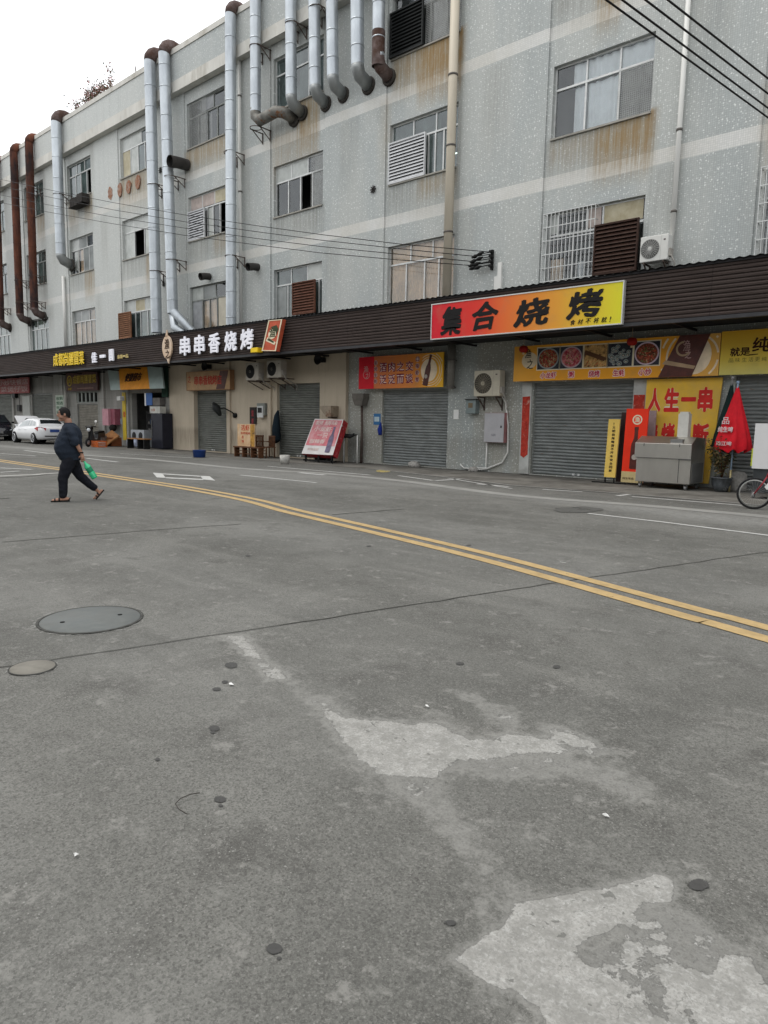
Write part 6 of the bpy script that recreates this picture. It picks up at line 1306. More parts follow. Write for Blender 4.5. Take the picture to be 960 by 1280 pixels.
# bicycle at right edge
bx,by=G(941,636.5)
t=thing('bicycle','red bicycle entering at the right edge with only its front wheel in view','bicycle',(bx,by,0),None,math.pi+.2,True)
R_=.31
for wx in (0,-1.02):
    b=MB(); b.lathe([(R_-.035,-.0),(R_-.02,-.022),(R_,-.018),(R_+.006,0),(R_,.018),(R_-.02,.022),(R_-.035,0)],(wx,0,R_+.006),44,axis='y'); wl=b.build('wheel',tyre,t)
    b=MB(); b.lathe([(R_-.058,-.01),(R_-.034,-.014),(R_-.034,.014),(R_-.058,.01),(R_-.058,-.01)],(wx,0,R_+.006),44,axis='y'); b.lathe([(0,-.05),(.02,-.05),(.02,.05),(0,.05)],(wx,0,R_+.006),10,axis='y'); b.build('rim',PM('rim_alloy',(.40,.40,.38),.4,.6),wl)
    b=MB()
    for k in range(28): a=k*math.pi/14; b.tube([(wx+.018*math.cos(a+.6),.02*(-1)**k,R_+.006+.018*math.sin(a+.6)),(wx+(R_-.05)*math.cos(a),0,R_+.006+(R_-.05)*math.sin(a))],.0012,4,caps=False)
    b.build('spokes',PM('spoke_steel',(.4,.4,.4),.4,.6),wl)
rf=PM('frame_red',(.25,.03,.04),.35)
b=MB()
for sy in (-.05,.05): b.tube([(0,sy,R_),(-.12,sy,.50),(-.20,sy*.6,.66)],.014,8)
b.tube([(-.20,0,.66),(-.28,0,.86)],.022,8); b.build('fork',rf,t)
b=MB(); b.tube([(-.25,0,.80),(-.62,0,.66)],.019,8); b.tube([(-.22,0,.70),(-.58,0,.28)],.021,8); b.tube([(-.58,0,.28),(-.68,0,.80)],.019,8)
for sy in (-.05,.05): b.tube([(-.58,sy*.4,.28),(-1.02,sy,R_)],.011,8); b.tube([(-.66,sy*.4,.68),(-1.02,sy,R_)],.010,8)
b.build('frame',rf,t)
b=MB(); b.tube([(-.26,0,.84),(-.29,0,.98)],.014,8); b.tube([(-.40,-.29,1.02),(-.30,-.2,1.0),(-.29,0,.98),(-.30,.2,1.0),(-.40,.29,1.02)],.012,8); b.build('handlebar',PM('alloy',(.42,.43,.44)),t)
b=MB(); b.add([(-.56,0,.86),(-.62,-.04,.87),(-.78,-.09,.88),(-.82,0,.89),(-.78,.09,.88),(-.62,.04,.87),(-.58,0,.83),(-.78,0,.83)],[(0,1,2,3,4,5),(0,6,1),(1,6,7,2),(2,7,3),(3,7,4),(4,7,6,5),(5,6,0)]); b.build('saddle',blk,t)
b=MB(); b.lathe([(0,-.01),(.09,-.01),(.09,.01),(0,.01)],(-.58,0,.28),20,axis='y'); b.tube([(-.58,.05,.28),(-.45,.06,.18)],.01,6); b.tube([(-.58,-.05,.28),(-.71,-.06,.38)],.01,6); b.box(-.5,-.4,.07,.14,.165,.19); b.box(-.76,-.66,-.14,-.07,.37,.395); b.build('crankset',PM('castor_grey',(.20,.20,.20)),t)
b=MB(); b.prism([(-.22,.40),(-.17,.46),(-.28,.62),(-.33,.60)],-.06,.06); b.build('mudguard',white,t)
b=MB(); b.tube([(-.62,.06,.25),(-.66,.22,.005)],.009,6); b.build('kickstand',PM('castor_grey',(.20,.20,.20)),t)
# ================================================================= PERSON
mx,my=-12.96,5.72
fx=math.atan2(-.91,-.41)
man=thing('person','stout man in a dark T-shirt, black trousers and sandals walking left with a green bottle','person',(mx,my,0),None,fx,True)
ORG[man.name]=(0,0,0)
skin=PM('skin',(.36,.20,.14),.55,var=.08,scale=6); hairM=PM('hair_black',(.012,.011,.011),.7,var=.4,scale=40); shirtM=PM('shirt_navy',(.020,.027,.040),.85,var=.22,scale=7); trouM=PM('trousers_black',(.012,.013,.018),.8,var=.2,scale=6); sandM=PM('sandal_black',(.015,.014,.014),.5)
def skinned(name,chains,mat,parent,voxel=.012,smooth=4,extra=None,disp=0,subs=1):
    b=MB()
    for pts,rs in chains:
        # oval capsules joined along the chain
        P_=[Vector(p) for p in pts]; 
        P2_=[];R2=[]
        for i in range(len(P_)-1):
            for k in range(4): u=k/4; P2_.append(P_[i].lerp(P_[i+1],u)); R2.append(rs[i]+(rs[i+1]-rs[i])*u)
        P2_.append(P_[-1]); R2.append(rs[-1])
        d0=(P2_[1]-P2_[0]).normalized(); d1=(P2_[-1]-P2_[-2]).normalized()
        P2_=[P2_[0]-d0*R2[0]*.8,P2_[0]-d0*R2[0]*.5]+P2_+[P2_[-1]+d1*R2[-1]*.5,P2_[-1]+d1*R2[-1]*.8]; R2=[R2[0]*.45,R2[0]*.85]+R2+[R2[-1]*.85,R2[-1]*.45]
        b.tube(P2_,R2,14)
    if extra: extra(b)
    ob=b.build(name,mat,parent)
    md=ob.modifiers.new('r','REMESH'); md.mode='VOXEL'; md.voxel_size=voxel; md.use_smooth_shade=True
    ms=ob.modifiers.new('s','SMOOTH'); ms.iterations=smooth; ms.factor=.5
    apply_mods(ob)
    if disp:
        for v in ob.data.vertices:
            n_=noise.noise(Vector((v.co.x*7,v.co.y*7,v.co.z*16)))*disp+noise.noise(v.co*24)*disp*.3; v.co+=v.normal*n_
    for p in ob.data.polygons: p.use_smooth=True
    return ob
def ell(b,c,r,n=20,m=12,warp=None):
    vs=[];
    for i in range(m+1):
        th=math.pi*i/m
        for k in range(n):
            a=2*math.pi*k/n; v=Vector((r[0]*math.sin(th)*math.cos(a),r[1]*math.sin(th)*math.sin(a),r[2]*math.cos(th)))
            if warp: v=warp(v)
            vs.append(Vector(c)+v)
    b.add(vs,[(i*n+k,(i+1)*n+k,(i+1)*n+(k+1)%n,i*n+(k+1)%n) for i in range(m) for k in range(n)],0,True)
def headextra(b):
    H=(.045,0,1.605)
    def wp(v):
        z=v.z/.125
        if v.z<0: v.x = v.x*(1-.10*(-z)) + .018*(-z); v.y*=1-.22*(-z)
        return v
    ell(b,H,(.098,.080,.128),24,16,wp)
    b.tube([(.135,0,1.625),(.158,0,1.585),(.145,0,1.572)],[.010,.016,.014],8)     # nose
    b.tube([(.118,-.025,1.533),(.132,0,1.535),(.118,.025,1.533)],.010,8); b.tube([(.112,-.022,1.518),(.126,0,1.518),(.112,.022,1.518)],.010,8); ell(b,(.112,0,1.495),(.03,.035,.022))
    for s_ in (1,-1): ell(b,(.03,.083*s_,1.60),(.022,.012,.034)); ell(b,(.115,.03*s_,1.66),(.02,.028,.010)); ell(b,(.085,.055*s_,1.56),(.035,.022,.035))
def hand(b,w_,d,curl,side):
    w_=Vector(w_); d=Vector(d).normalized(); palm=w_+d*.05
    b.tube([w_,palm,w_+d*.09],[.028,.036,.034],10)
    up=Vector((0,side,0))
    ax=Vector((1,0,0))
    for k in range(4):
        o=ax*(.030-.02*k); L0=(.038,.042,.040,.032)[k]
        p0=w_+d*.085+o; p1=p0+d*L0; p2=p1+(d*.45+curl*.9)*.026; p3=p2+(curl)*.02-d*.004
        b.tube([p0,p1,p2,p3],[.0095,.009,.0085,.007],7)
    p0=w_+d*.03+ax*.03; b.tube([p0,p0+ax*.025+d*.02+curl*.01,p0+ax*.025+d*.045+curl*.03],[.012,.011,.009],7)
body=skinned('body',[([(-.02,0,1.50),(-.03,0,1.42),(-.05,0,1.30),(-.02,0,1.05),(-.02,0,.86)],[.062,.066,.12,.15,.14]),
    ([(-.05,.14,1.33),(-.13,.25,1.12)],[.05,.045]),([(-.13,.25,1.12),(-.235,.23,.88)],[.045,.028]),
    ([(-.05,-.14,1.33),(-.08,-.26,1.12)],[.05,.045]),([(-.08,-.26,1.12),(.03,-.28,.90)],[.045,.028]),
    ([(-.02,.10,.84),(.10,.10,.44),(.10,.10,.10)],[.09,.06,.038]),([(.03,.10,.05),(.12,.10,.045),(.22,.10,.03),(.29,.105,.026)],[.034,.038,.036,.022]),
    ([(-.05,-.10,.84),(-.19,-.10,.45),(-.475,-.10,.185)],[.09,.06,.038]),([(-.56,-.10,.17),(-.50,-.10,.10),(-.46,-.10,.05),(-.42,-.10,.03)],[.032,.037,.034,.02])],
    skin,man,.009,3,lambda b:(headextra(b),hand(b,(-.235,.23,.885),(-.1,0,-1),Vector((.2,-.9,-.2)),1),hand(b,(.03,-.28,.90),(.25,0,-.95),Vector((-.4,.8,0)),-1)))
def torso(b):
    rings=[(.77,-.05,.175,.20),(.80,-.045,.19,.205),(.90,-.012,.215,.215),(1.02,-.005,.228,.222),(1.12,-.018,.215,.22),(1.22,-.045,.195,.215),(1.30,-.06,.17,.215),(1.37,-.06,.14,.205),(1.42,-.05,.10,.14),(1.455,-.035,.075,.085)]
    n=28; vs=[]
    for z,cx,rx,ry in rings:
        rx*=1.07; ry*=1.04
        for k in range(n): a=2*math.pi*k/n; c,s_=math.cos(a),math.sin(a); vs.append((cx+rx*abs(c)**.85*(1 if c>0 else -1),ry*abs(s_)**.85*(1 if s_>0 else -1),z))
    b.add(vs,[(i*n+k,i*n+(k+1)%n,(i+1)*n+(k+1)%n,(i+1)*n+k) for i in range(len(rings)-1) for k in range(n)]+[tuple(reversed(range(n))),tuple(range((len(rings)-1)*n,len(rings)*n))],0,True)
skinned('t_shirt',[([(-.05,.16,1.36),(-.09,.235,1.24),(-.125,.26,1.09)],[.085,.082,.078]),([(-.05,-.16,1.36),(-.07,-.235,1.24),(-.08,-.27,1.10)],[.085,.082,.078])],shirtM,man,.011,3,torso,disp=.010)
skinned('trousers',[([(-.03,.0,.84),(-.03,.0,.74)],[.175,.15]),([(-.03,.10,.80),(.04,.10,.62),(.10,.105,.44),(.105,.105,.25),(.11,.105,.12)],[.125,.115,.092,.078,.072]),([(-.05,-.10,.80),(-.12,-.10,.62),(-.19,-.10,.46),(-.34,-.10,.31),(-.43,-.10,.235)],[.125,.11,.09,.076,.07])],trouM,man,.011,3,disp=.009)
def hairx(b):
    n=24;m=10;vs=[]
    for i in range(m+1):
        for k in range(n):
            a=2*math.pi*k/n; lim=math.radians(62 if abs(math.atan2(math.sin(a),math.cos(a)))<.9 else 98+22*max(0,-math.cos(a))); th=lim*i/m
            vs.append((.040+.108*math.sin(th)*math.cos(a),.088*math.sin(th)*math.sin(a),1.607+.135*math.cos(th)))
    b.add(vs,[(i*n+k,(i+1)*n+k,(i+1)*n+(k+1)%n,i*n+(k+1)%n) for i in range(m) for k in range(n)]+[tuple(m*n+k for k in range(n))],0,True)
b=MB(); hairx(b); ho=b.build('hair',hairM,man)
for v in ho.data.vertices: v.co+=Vector(v.normal)*noise.noise(v.co*70)*.006
b=MB()
for s_ in (1,-1):
    b.tube([(.142,.03*s_+.022*math.cos(a*math.pi/8),1.632+.016*math.sin(a*math.pi/8)) for a in range(17)],.003,5); b.tube([(.14,.052*s_,1.635),(.10,.082*s_,1.638),(.02,.088*s_,1.625)],.003,5)
b.tube([(.143,-.008,1.634),(.143,.008,1.634)],.003,5); b.build('glasses',blk,man)
b=MB()
for s_ in (1,-1): ell(b,(.126,.031*s_,1.632),(.012,.014,.009),12,8)
b.build('eyes',PM('eye_white',(.5,.48,.45),.2),man)
def sandal(b,pts,w_,rot=None):
    b.tube(pts,w_,10)
for (heel,toe,strap,nm) in (((.0,.10,.022),(.32,.108,.012),(.20,.10,.065),'a'),((-.60,-.10,.19),(-.455,-.10,.012),(-.49,-.10,.10),'b')):
    b=MB(); hv=Vector(heel); tv=Vector(toe); d=(tv-hv); u=d.normalized(); sd=Vector((0,1,0)); nn=u.cross(sd).normalized()
    if nn.z<0: nn=-nn
    if nm=='b': nn=Vector((.72,0,.69))
    pr=[(0,.035),(.15,.042),(.45,.044),(.75,.052),(.93,.045),(1,.02)]
    L1=[hv+d*f+sd*w_ for f,w_ in pr]; L2=[hv+d*f-sd*w_ for f,w_ in reversed(pr)]; ps=L1+L2; k=len(ps)
    b.add([p-nn*.012 for p in ps]+[p+nn*.010 for p in ps],[tuple(reversed(range(k))),tuple(range(k,2*k))]+[(i,(i+1)%k,k+(i+1)%k,k+i) for i in range(k)])
    for f in (.55,.78):
        c=hv+d*f; b.tube([c+sd*math.cos(a*math.pi/8)*.050+nn*(.058 if f<.6 else .045)*math.sin(a*math.pi/8) for a in range(9)],.012 if f>.6 else .014,6)
    if nm=='a': b.tube([(.02,.055,.03),(-.01,.10,.07),(.02,.145,.03)],.010,6)
    b.build('sandal',sandM,man)
b=MB(); b.lathe([(.030,-.014),(.038,-.012),(.038,.012),(.030,.014)],(-.222,.232,.915),14); b.build('wristwatch',blk,man)
# bottle in hand: thing of its own
MW=Matrix.Translation((mx,my,0))@Matrix.Rotation(fx,4,'Z')
a0=MW@Vector((-.255,.215,.775)); 
bt=thing('green_bottle','bright green plastic bottle carried by its neck by the walking man','bottle',tuple(a0),None,fx,True)
dv=Vector((-.55,0,-1)).normalized(); q_=dv.to_track_quat('Z','Y').to_matrix().to_4x4()
gm=PM('green_plastic',(.03,.50,.22),.25,var=.12,scale=9,spec=.7)
b=MB(); b.lathe([(0,.0),(.014,.0),(.015,.05),(.03,.09),(.055,.13),(.056,.20),(.050,.22),(.056,.24),(.056,.36),(.050,.385),(.0,.38)],(0,0,0),20); b.xf(q_); b.build('body',gm,bt)
b=MB(); b.lathe([(0,-.022),(.017,-.022),(.018,.012),(.014,.012)],(0,0,0),14); b.xf(q_); b.build('cap',blk,bt)
b=MB(); b.lathe([(.0575,.16),(.0575,.25)],(0,0,0),20); b.xf(q_); b.build('label',PM('label_green_dark',(.02,.20,.10),.4,var=.4,scale=12),bt)
# ================================================================= GROUND
def gp(px,py): x,y=G(px,py); return (x,y)
def seg_d(p,a,b):
    ax,ay=a;bx,by=b;px,py=p; dx,dy=bx-ax,by-ay; t=max(0,min(1,((px-ax)*dx+(py-ay)*dy)/(dx*dx+dy*dy+1e-12))); return math.hypot(px-ax-t*dx,py-ay-t*dy)
def inside(p,P):
    x,y=p; r=False; j=len(P)-1
    for i in range(len(P)):
        if (P[i][1]>y)!=(P[j][1]>y) and x<(P[j][0]-P[i][0])*(y-P[i][1])/(P[j][1]-P[i][1])+P[i][0]: r=not r
        j=i
    return r
PAINT=[ (.76,.07,[(280,795),(306,793),(348,833),(366,850),(332,851),(306,824)]),
 (.66,.10,[(350,846),(376,872),(402,868),(446,893),(440,930),(415,915)]),
 (.98,.09,[(398,888),(442,896),(500,901),(548,903),(590,922),(640,916),(700,924),(708,940),(640,946),(570,952),(545,975),(470,970),(428,934)]),
 (.55,.10,[(562,862),(600,868),(650,892),(650,912),(610,900)]),
 (.72,.05,[(668,902),(700,905),(775,943),(735,948),(690,925)]),
 (.52,.11,[(560,950),(700,942),(775,946),(822,988),(795,1002),(700,975),(560,978)]),
 (.56,.08,[(478,968),(545,972),(620,1072),(592,1088)]),
 (.46,.10,[(330,838),(372,850),(405,872),(482,955),(548,962),(625,1072),(668,1135),(628,1140),(560,1050),(462,965),(385,885)]),
 (.40,.10,[(590,1080),(625,1075),(680,1120),(640,1135)]),
 (1.38,.045,[(561,1197),(630,1158),(653,1129),(703,1120),(767,1110),(822,1092),(843,1101),(843,1129),(795,1126),(786,1147),(749,1170),(717,1180),(722,1202),(777,1234),(800,1262),(841,1290),(830,1400),(640,1400),(690,1290),(676,1262),(644,1236),(612,1230)]),
 (1.0,.03,[(795,1148),(810,1150),(832,1180),(838,1203),(818,1192)]),
 (1.3,.04,[(825,1200),(885,1220),(903,1196),(935,1198),(978,1250),(1010,1400),(900,1400),(885,1285),(850,1250),(832,1232)]),
 (.95,.03,[(862,1168),(878,1176),(892,1196),(874,1190)]),
 (.58,.09,[(786,1130),(850,1128),(965,1215),(1020,1400),(820,1400),(720,1200)]) ]
PG=[(s,f,[gp(*q) for q in P]) for s,f,P in PAINT]
BB=[(min(q[0] for q in P)-.35,max(q[0] for q in P)+.35,min(q[1] for q in P)-.35,max(q[1] for q in P)+.35) for s,f,P in PG]
def paint_at(p):
    v=0
    for (s,f,P),bb in zip(PG,BB):
        if not(bb[0]<p[0]<bb[1] and bb[2]<p[1]<bb[3]): continue
        d=min(seg_d(p,P[i],P[(i+1)%len(P)]) for i in range(len(P)))
        if not inside(p,P): d=-d
        k=max(0,min(1,.5+d/(2*f))); k=k*k*(3-2*k)
        h=max(0,min(1,1+d/.28))*.22*min(1,s) if d<0 else 0
        v=max(v,s*k,h)
    return v
def frange(a,b,s):
    n=int(round((b-a)/s)); return [a+(b-a)*i/n for i in range(n+1)]
xs=sorted(set([round(v,3) for v in [-400,-200,-120,-90]+frange(-80,-4.6,.6)+frange(-4.6,.4,.034)+frange(.4,14,.6)+[20,40,90,200,400]]))
ys=sorted(set([round(v,3) for v in [-300,-100,-40,-20,-8,-2,0,.4]+frange(.7,4.3,.034)+frange(4.3,34,.45)+[50,100,250,500]]))
V=[];pa=[];di=[];pl=[]
for y in ys:
    for x in xs:
        V.append((x,y,0)); pa.append(paint_at((x,y)) if -4.7<x<.5 and .6<y<4.4 else 0)
        nz=noise.noise(Vector((x*.12,y*.5,1)))
        di.append(max(0,min(1,(1-abs(y-15.9-x*.0)/2.0)))*.30*(.7+nz) if -60<x<12 and y>12 else max(0,nz*.5-.08) )
        n2=noise.noise(Vector((x*.10+3,y*.9,5)))
        pl.append(max(0,min(1,(1-abs(y-13.0+.02*x)/2.2)))*max(0,.35+n2) if y>9 else max(0,n2*.35-.03))
nx=len(xs)
Fc=[(j*nx+i,j*nx+i+1,(j+1)*nx+i+1,(j+1)*nx+i) for j in range(len(ys)-1) for i in range(nx-1)]
me=bpy.data.meshes.new('road'); me.from_pydata(V,[],Fc)
for n_,vv in (('paint',pa),('dirt',di),('pale',pl)): a=me.attributes.new(n_,'FLOAT','POINT'); a.data.foreach_set('value',vv)
me.materials.append(road_material('concrete_road')); road=bpy.data.objects.new('road',me); COL.objects.link(road); tag(road,kind='structure')
def sheet(name,polys,mat,z,kind='structure'):
    b=MB()
    for P in polys: b.add([(x,y,z) for x,y in P],[tuple(range(len(P)))])
    bm=bmesh.new(); me=b.mesh(name); bm.from_mesh(me); bmesh.ops.recalc_face_normals(bm,faces=bm.faces)
    for f in bm.faces:
        if f.normal.z<0: f.normal_flip()
    bm.to_mesh(me); bm.free(); me.materials.append(mat); o=bpy.data.objects.new(name,me); COL.objects.link(o); tag(o,kind=kind); return o
def strip(pts,w_):
    out=[]
    for i,p in enumerate(pts):
        a=Vector(pts[max(i-1,0)]); c=Vector(pts[min(i+1,len(pts)-1)]); d=(c-a).normalized(); n_=Vector((-d.y,d.x))*w_/2; out.append((Vector(p)+n_,Vector(p)-n_))
    return [[tuple(out[i][0]),tuple(out[i+1][0]),tuple(out[i+1][1]),tuple(out[i][1])] for i in range(len(pts)-1)]
def smooth(pts,n=8):
    P=[Vector(p) for p in pts]; o=[]
    for i in range(len(P)-1):
        p0=P[max(i-1,0)];p1=P[i];p2=P[i+1];p3=P[min(i+2,len(P)-1)]
        for k in range(n):
            t=k/n; o.append(tuple(.5*((2*p1)+(-p0+p2)*t+(2*p0-5*p1+4*p2-p3)*t*t+(-p0+3*p1-3*p2+p3)*t*t*t)))
    o.append(tuple(P[-1])); return o
# shopfront apron
kp=[(-80,18.3),(-40,17.9),(-33,17.4),(-26,17.4),gp(470,587),gp(560,597),gp(640,607),gp(760,616),gp(960,632.5),(9,16.2)]
pav=PM('apron_concrete',(.155,.148,.132),.9,var=.25,scale=1.3,bump=.15,col2=(.095,.09,.08),mix=(.45,.6))
sheet('pavement',[[kp[i],kp[i+1],(kp[i+1][0],D+.31),(kp[i][0],D+.31)] for i in range(len(kp)-1)],pav,.009)
b=MB()
for a,c in zip(kp[4:],kp[5:]): 
    for q in strip([a,c],.07): b.add([(x,y,.012) for x,y in q],[(0,1,2,3)])
pale=paint_material('pale_concrete_edge',(.36,.355,.335),.34,2.0)
b.build('kerb_edge',pale); tag(bpy.data.objects['kerb_edge'],kind='structure')
# pale drainage strip
gut=smooth([gp(*p) for p in ((60,566.5),(180,574),(300,585.5),(400,591.5),(500,601),(640,619),(800,631.5),(960,646),(1100,660))])
sheet('gutter',strip(gut,.42),paint_material('gutter_concrete',(.27,.268,.25),.36,1.6),.004)
# double yellow line
U=[(-60,10.6),(-40,9.9),(-26.2,9.35),(-21,9.25),(-17.3,9.1),(-14,8.95),(-11.1,8.58),(-9.15,8.06),(-6.75,7.55),(-4.3,6.98),(-1.9,6.22),(-1.25,6.02),(2,4.9),(8,2.2)]
yl=paint_material('yellow_road_paint',(.44,.31,.14),.36,5)
US=smooth(U); 
def offset(pts,o):
    r=[]
    for i,p in enumerate(pts):
        a=Vector(pts[max(i-1,0)]); c=Vector(pts[min(i+1,len(pts)-1)]); d=(c-a).normalized(); r.append((p[0]+d.y*o,p[1]-d.x*o))
    return r
sheet('yellow_line',strip(US,.155)+strip(offset(US,.30),.165),yl,.006)
# white lines
wl=paint_material('white_road_paint',(.50,.50,.48),.40,3.2); wl2=paint_material('fresh_white_paint',(.50,.50,.48),.30,5)
Ls=[((735,642),(830,653),.10),((830,653),(960,669.5),.10),((960,669.5),(1100,688),.10),((771.7,620),(820,614),.12),((790,621),(927,632),.10),((678,612),(728,615),.10),
 ((300,594),(395.6,603.6),.1),((374,591),(406,594),.2),((335,583),(463,594),.12),((491,588),(572,594),.1),((498,594.7),(541,600.7),.12),((544,601),(606,597),.14),((596,605),(636,608.5),.14),
 ((108,573),(147,577.7),.14),((0,567),(45,570),.12),((0,585),(40,587),.13),((0,590.5),(25,589),.13),((150,567),(240,572.5),.1),((30,563),(62,567),.13),((700,703),(707,704),.02),((560,598),(640,611),.08)]
pol=[]
for a,c,w_ in Ls: pol+=strip([gp(*a),gp(*c)],w_)
sheet('white_line',pol,wl,.006)
q=lambda *P:[gp(*p) for p in P]
sheet('box_marking',[q((191,591),(203,592),(207,597.5),(196,597)),q((250,595),(262,595.5),(269,601),(254,599.5)),q((203,592),(250,595),(250,596),(203,593)),q((207,596.8),(254,599),(254,600.3),(207,598))],wl2,.006)
ypat=sheet('paint_blob',[[gp(479+9*math.cos(a*math.pi/8),589+1.6*math.sin(a*math.pi/8)) for a in range(16)]],paint_material('yellow_blob',(.45,.36,.12),.46,9),.007)
# joints and cracks
crk=PM('joint_dark',(.05,.049,.044),.95,var=.4,scale=6)
def wob(pts,amp,n=30,s=0):
    P=smooth(pts,n); return [(p[0]+noise.noise(Vector((p[0]*3,p[1]*3,s)))*amp,p[1]+noise.noise(Vector((p[0]*3,p[1]*3,s+7)))*amp) for p in P]
js=strip(wob([gp(-60,845),gp(0,835),gp(350,782)],.02,60),.010)+strip(wob([gp(350,782),gp(700,728),gp(960,690),gp(1300,640)],.03,60),.014)+strip(wob([gp(0,678),gp(140,667),gp(300,655)],.05,50,3),.022)+strip(wob([gp(415,643.5),gp(505,636.5)],.05,20,4),.028)+strip(wob([gp(-10,624),gp(12,623)],.03,10,5),.06)
js+=strip(wob([gp(-20,598),gp(30,596),gp(60,593.5),gp(78,592)],.12,20,8),.07)
sheet('road_joint',js,crk,.005)
sheet('patched_joint',strip(wob([gp(-20,596),gp(30,594),gp(60,592),gp(78,591)],.1,20,9),.22),paint_material('pale_patch',(.38,.375,.35),.36,3),.004)
# damp patch near the right side of the road
b=MB(); 
def blob(cx,cy,rx,ry,n=22,j=.18,seed=0):
    rnd=random.Random(seed+cx*7); return [gp(cx+rx*(1+rnd.uniform(-j,j))*math.cos(a*2*math.pi/n),cy+ry*(1+rnd.uniform(-j,j))*math.sin(a*2*math.pi/n)) for a in range(n)]
sheet('damp_patch',[blob(722,637.5,30,3.6)],paint_material('damp_dark',(.085,.085,.078),.42,1.6),.0075)
spots=[(289,832,8,3.6),(281,853,4,1.8),(271,862,5.5,2.2),(268,911,6.5,3.4),(266,916,3,1.6),(275,1000,7.5,3.8),(276,1008,3,1.5),(575,830,5,1.8),(696,834,5,2.2),(873,1107,13,7),(343,1187,10,6.5),(349,1199,3,2),(562,1155,8,3.5),(197,950,3,2),(310,695,3,1),(461,683,3,1),(586,682,3,.9)]
sheet('oil_spot',[blob(*s,n=40,j=.10,seed=3) for s in spots],paint_material('oil_black',(.05,.049,.046),.40,28),.004)
# manhole covers
def manhole(a,c,name,label,mat,rimm,holes=()):
    A=Vector((*gp(*a),0)); B=Vector((*gp(*c),0)); o=(A+B)/2; r=(A-B).length/2
    t=thing(name,label,'manhole cover',tuple(o),None,0,True); b=MB(); n=48
    b.lathe([(0,.010),(r*.93,.010),(r*.94,.004)],(0,0,0),n); 
    for h_ in holes: pass
    b.build('cover',mat,t); b=MB(); b.lathe([(r*.945,.0045),(r*.945,.009),(r,.009),(r,.004)],(0,0,0),n); b.build('rim',rimm,t)
    c_=tuple(o); sheet('spalled_concrete',[[(c_[0]+r*(1.08+.05*math.sin(a*1.7))*math.cos(a*math.pi/24),c_[1]+r*(1.08+.05*math.sin(a*1.7))*math.sin(a*math.pi/24)) for a in range(48)]],paint_material('spalled_pale',(.22,.218,.20),.50,16),.0025)
    b=MB()
    for h_ in holes: d=Vector((*gp(*h_),0))-o; b.lathe([(0,.013),(.018,.013),(.018,.009)],tuple(d),12)
    if holes: b.build('lifting_hole',darkM,t)
    return t
manhole((45.5,778.5),(179.5,771),'manhole_cover','large round greenish-grey manhole cover in the foreground road at left',PM('cover_iron',(.135,.142,.136),.7,.0,var=.12,scale=5,bump=.25,col2=(.12,.13,.128)),PM('rim_dark',(.07,.07,.065),.9,var=.4,scale=12),((78,779.5),(150,770)))
manhole((10,838),(71,833),'manhole_cover','small concrete-filled manhole cover below the big one at the left edge',PM('cover_concrete',(.20,.19,.165),.9,var=.2,scale=9,bump=.3,col2=(.20,.19,.165)),PM('rim_dark',(.07,.07,.065)))
# litter
b=MB(); P_=[(*gp(*p),.012) for p in ((250,996),(238,998),(226,1003),(219,1010),(224,1017),(234,1023))]; b.tube([Vector(p)+Vector((0,0,.006)) for p in P_],.002,6); tag(b.build('wire_scrap',PM('wire_brown',(.05,.045,.04),.7)),'thin curled black wire lying on the road left of centre','wire')
for i,(px,py,s,l) in enumerate(((289,857,.014,'tiny white scrap on the road between dark oil spots'),(95,1072,.012,'tiny cream crumb of litter on the road at lower left'),(757,1022,.009,'tiny white scrap beside the worn road marking'),(534,885,.010,'tiny white scrap above the worn letter-like road marking'))):
    x,y_=gp(px,py); rnd=random.Random(i); b=MB(); 
    pts=[(x+s*rnd.uniform(.5,1.2)*math.cos(a*math.pi/4)*(1.6 if i!=1 else 1),y_+s*rnd.uniform(.4,1)*math.sin(a*math.pi/4),.008+rnd.uniform(0,.008)) for a in range(8)]
    b.add(pts+[(x,y_,.02)],[(a,(a+1)%8,8) for a in range(8)]); tag(b.build('litter_scrap',white),l,'litter','litter on the road')
# ================================================================= ROOF PLANT
x,z=W(122,132,-1.2); t=thing('roof_shrub','straggly reddish flowering shrub growing on the roof behind the parapet','shrub',(x,D+1.2,17.3))
rnd=random.Random(4); b=MB(); lf=MB()
MB().box(x-1.6,x+1.9,D+.9,D+1.5,17.3,18.2).build('planter',PM('planter_grey',(.3,.3,.28)),t)
for k in range(26):
    u=rnd.random(); base=Vector((x-1.4+u*3,D+1.2,18.2)); a=rnd.uniform(-.9,.9); L_=rnd.uniform(1.4,3.2); 
    top=base+Vector((math.sin(a)*L_*.8,rnd.uniform(-.6,.6),L_*math.cos(a*.7))); mid=(base+top)/2+Vector((rnd.uniform(-.2,.2),0,.25)); b.tube([base,mid,top],[.03,.018,.006],5)
    for j in range(135):
        w_=rnd.uniform(.25,1.05); p=base.lerp(mid,w_*2) if w_<.5 else mid.lerp(top,(w_-.5)*2); p=p+Vector((rnd.gauss(0,.13),rnd.gauss(0,.16),rnd.gauss(0,.13))); d1=Vector((rnd.gauss(0,1),rnd.gauss(0,1),rnd.gauss(0,1))).normalized()*rnd.uniform(.05,.11); d2=d1.cross(Vector((rnd.gauss(0,1),rnd.gauss(0,1),rnd.gauss(0,1)))).normalized()*.04
        lf.add([p-d1,p+d2,p+d1,p-d2],[(0,1,2,3)],rnd.choice((0,0,1,2,2)))
p0=Vector((x+.1,D+1.2,20.6)); b.tube([p0,p0+Vector((1.6,-.2,-.5)),p0+Vector((3.2,-.4,-1.2)),p0+Vector((4.0,-.3,-1.7))],[.05,.05,.04,.03],6)
b.build('branch',wood,t); lf.build('foliage',[PM('leaf_green_roof',(.07,.08,.04)),PM('flower_pink',(.42,.22,.22)),PM('leaf_reddish',(.22,.13,.10))],t)
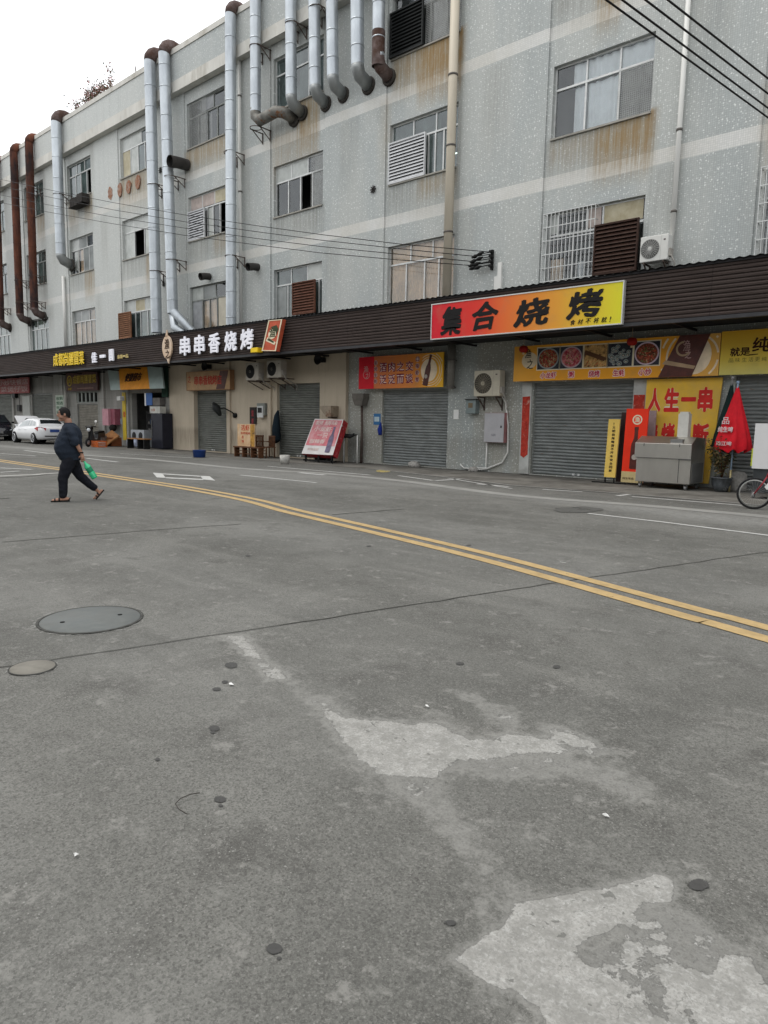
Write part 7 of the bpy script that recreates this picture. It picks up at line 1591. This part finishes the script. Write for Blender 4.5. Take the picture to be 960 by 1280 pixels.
x,z=W(170,97,-.1); b=MB(); b.tube([(x,D+.15,18.9),(x-.15,D+.15,19.6)],.03,6); tag(b.build('roof_rod',steelr),'short rusty rod sticking up from the parapet right of the roof shrub','rod')
ob=thing('added_sky_blocker','plain pale building added unseen behind the viewer to hold back low sky light','building',(-20,-17,0))  # unseen block, added to cut low sky light so the shopfronts darken
MB().box(-75,30,-30,-17,0,13).build('wall',PM('blocker_plaster',(.34,.34,.32),.8,var=.15,scale=.5),ob)
b=MB()
for k in range(16):
    for z in (1.2,5.2,9.2): b.box(-72+k*6.3,-69+k*6.3,-17.0,-16.96,z,z+2.0)
b.build('window',PM('blocker_glass',(.06,.07,.075),.15),ob); ob.children[1]['kind']='stuff'
# ================================================================= LIGHT, SKY, CAMERA
wd=bpy.data.worlds.new('World'); SC.world=wd; wd.use_nodes=True; nt=wd.node_tree; nt.nodes.clear()
EL,AZ=math.radians(64),math.radians(235)
sky=nd(nt,'ShaderNodeTexSky',sky_type='NISHITA'); sky.sun_disc=False; sky.sun_elevation=EL; sky.sun_rotation=AZ; sky.air_density=1.5; sky.dust_density=4
tc=nd(nt,'ShaderNodeTexCoord'); cl=noise_(nt,mapped(nt,tc.outputs['Generated'],(1,1,2.5)),1.6,6,.55)
cloud=mixc(nt,ramp_(nt,cl,.3,.7),(10.2,10.4,10.7),(12.2,12.2,12.2))
mx=mixc(nt,.90,sky.outputs[0],cloud)
bg=nd(nt,'ShaderNodeBackground'); bg.inputs['Strength'].default_value=.12; nt.links.new(mx,bg.inputs[0]); ow=nt.nodes.new('ShaderNodeOutputWorld'); nt.links.new(bg.outputs[0],ow.inputs[0])
sl=bpy.data.lights.new('sun','SUN'); sl.energy=.9; sl.angle=math.radians(25); sl.color=(1,.96,.9); so=bpy.data.objects.new('sun',sl); COL.objects.link(so)
# Nishita rotation: 0 = +Y, turning clockwise seen from above
sd=Vector((math.sin(AZ)*math.cos(EL),math.cos(AZ)*math.cos(EL),math.sin(EL))); so.rotation_euler=sd.to_track_quat('Z','Y').to_euler()
cam=bpy.data.cameras.new('camera'); cam.sensor_fit='VERTICAL'; cam.sensor_height=36; cam.lens=866/1280*36; cam.clip_end=2000; cam.clip_start=.05
co=bpy.data.objects.new('camera',cam); COL.objects.link(co); SC.camera=co
M=Matrix([list(r)+[0] for r in RX]+[[0,0,0,1]]); M.translation=(0,0,HC); co.matrix_world=M
SC.view_settings.view_transform='Standard'; SC.view_settings.look='None'; SC.view_settings.gamma=1; SC.view_settings.exposure=.28
SC.view_settings.use_curve_mapping=False
try:
    SC.cycles.max_bounces=8; SC.cycles.transparent_max_bounces=12
except Exception: pass
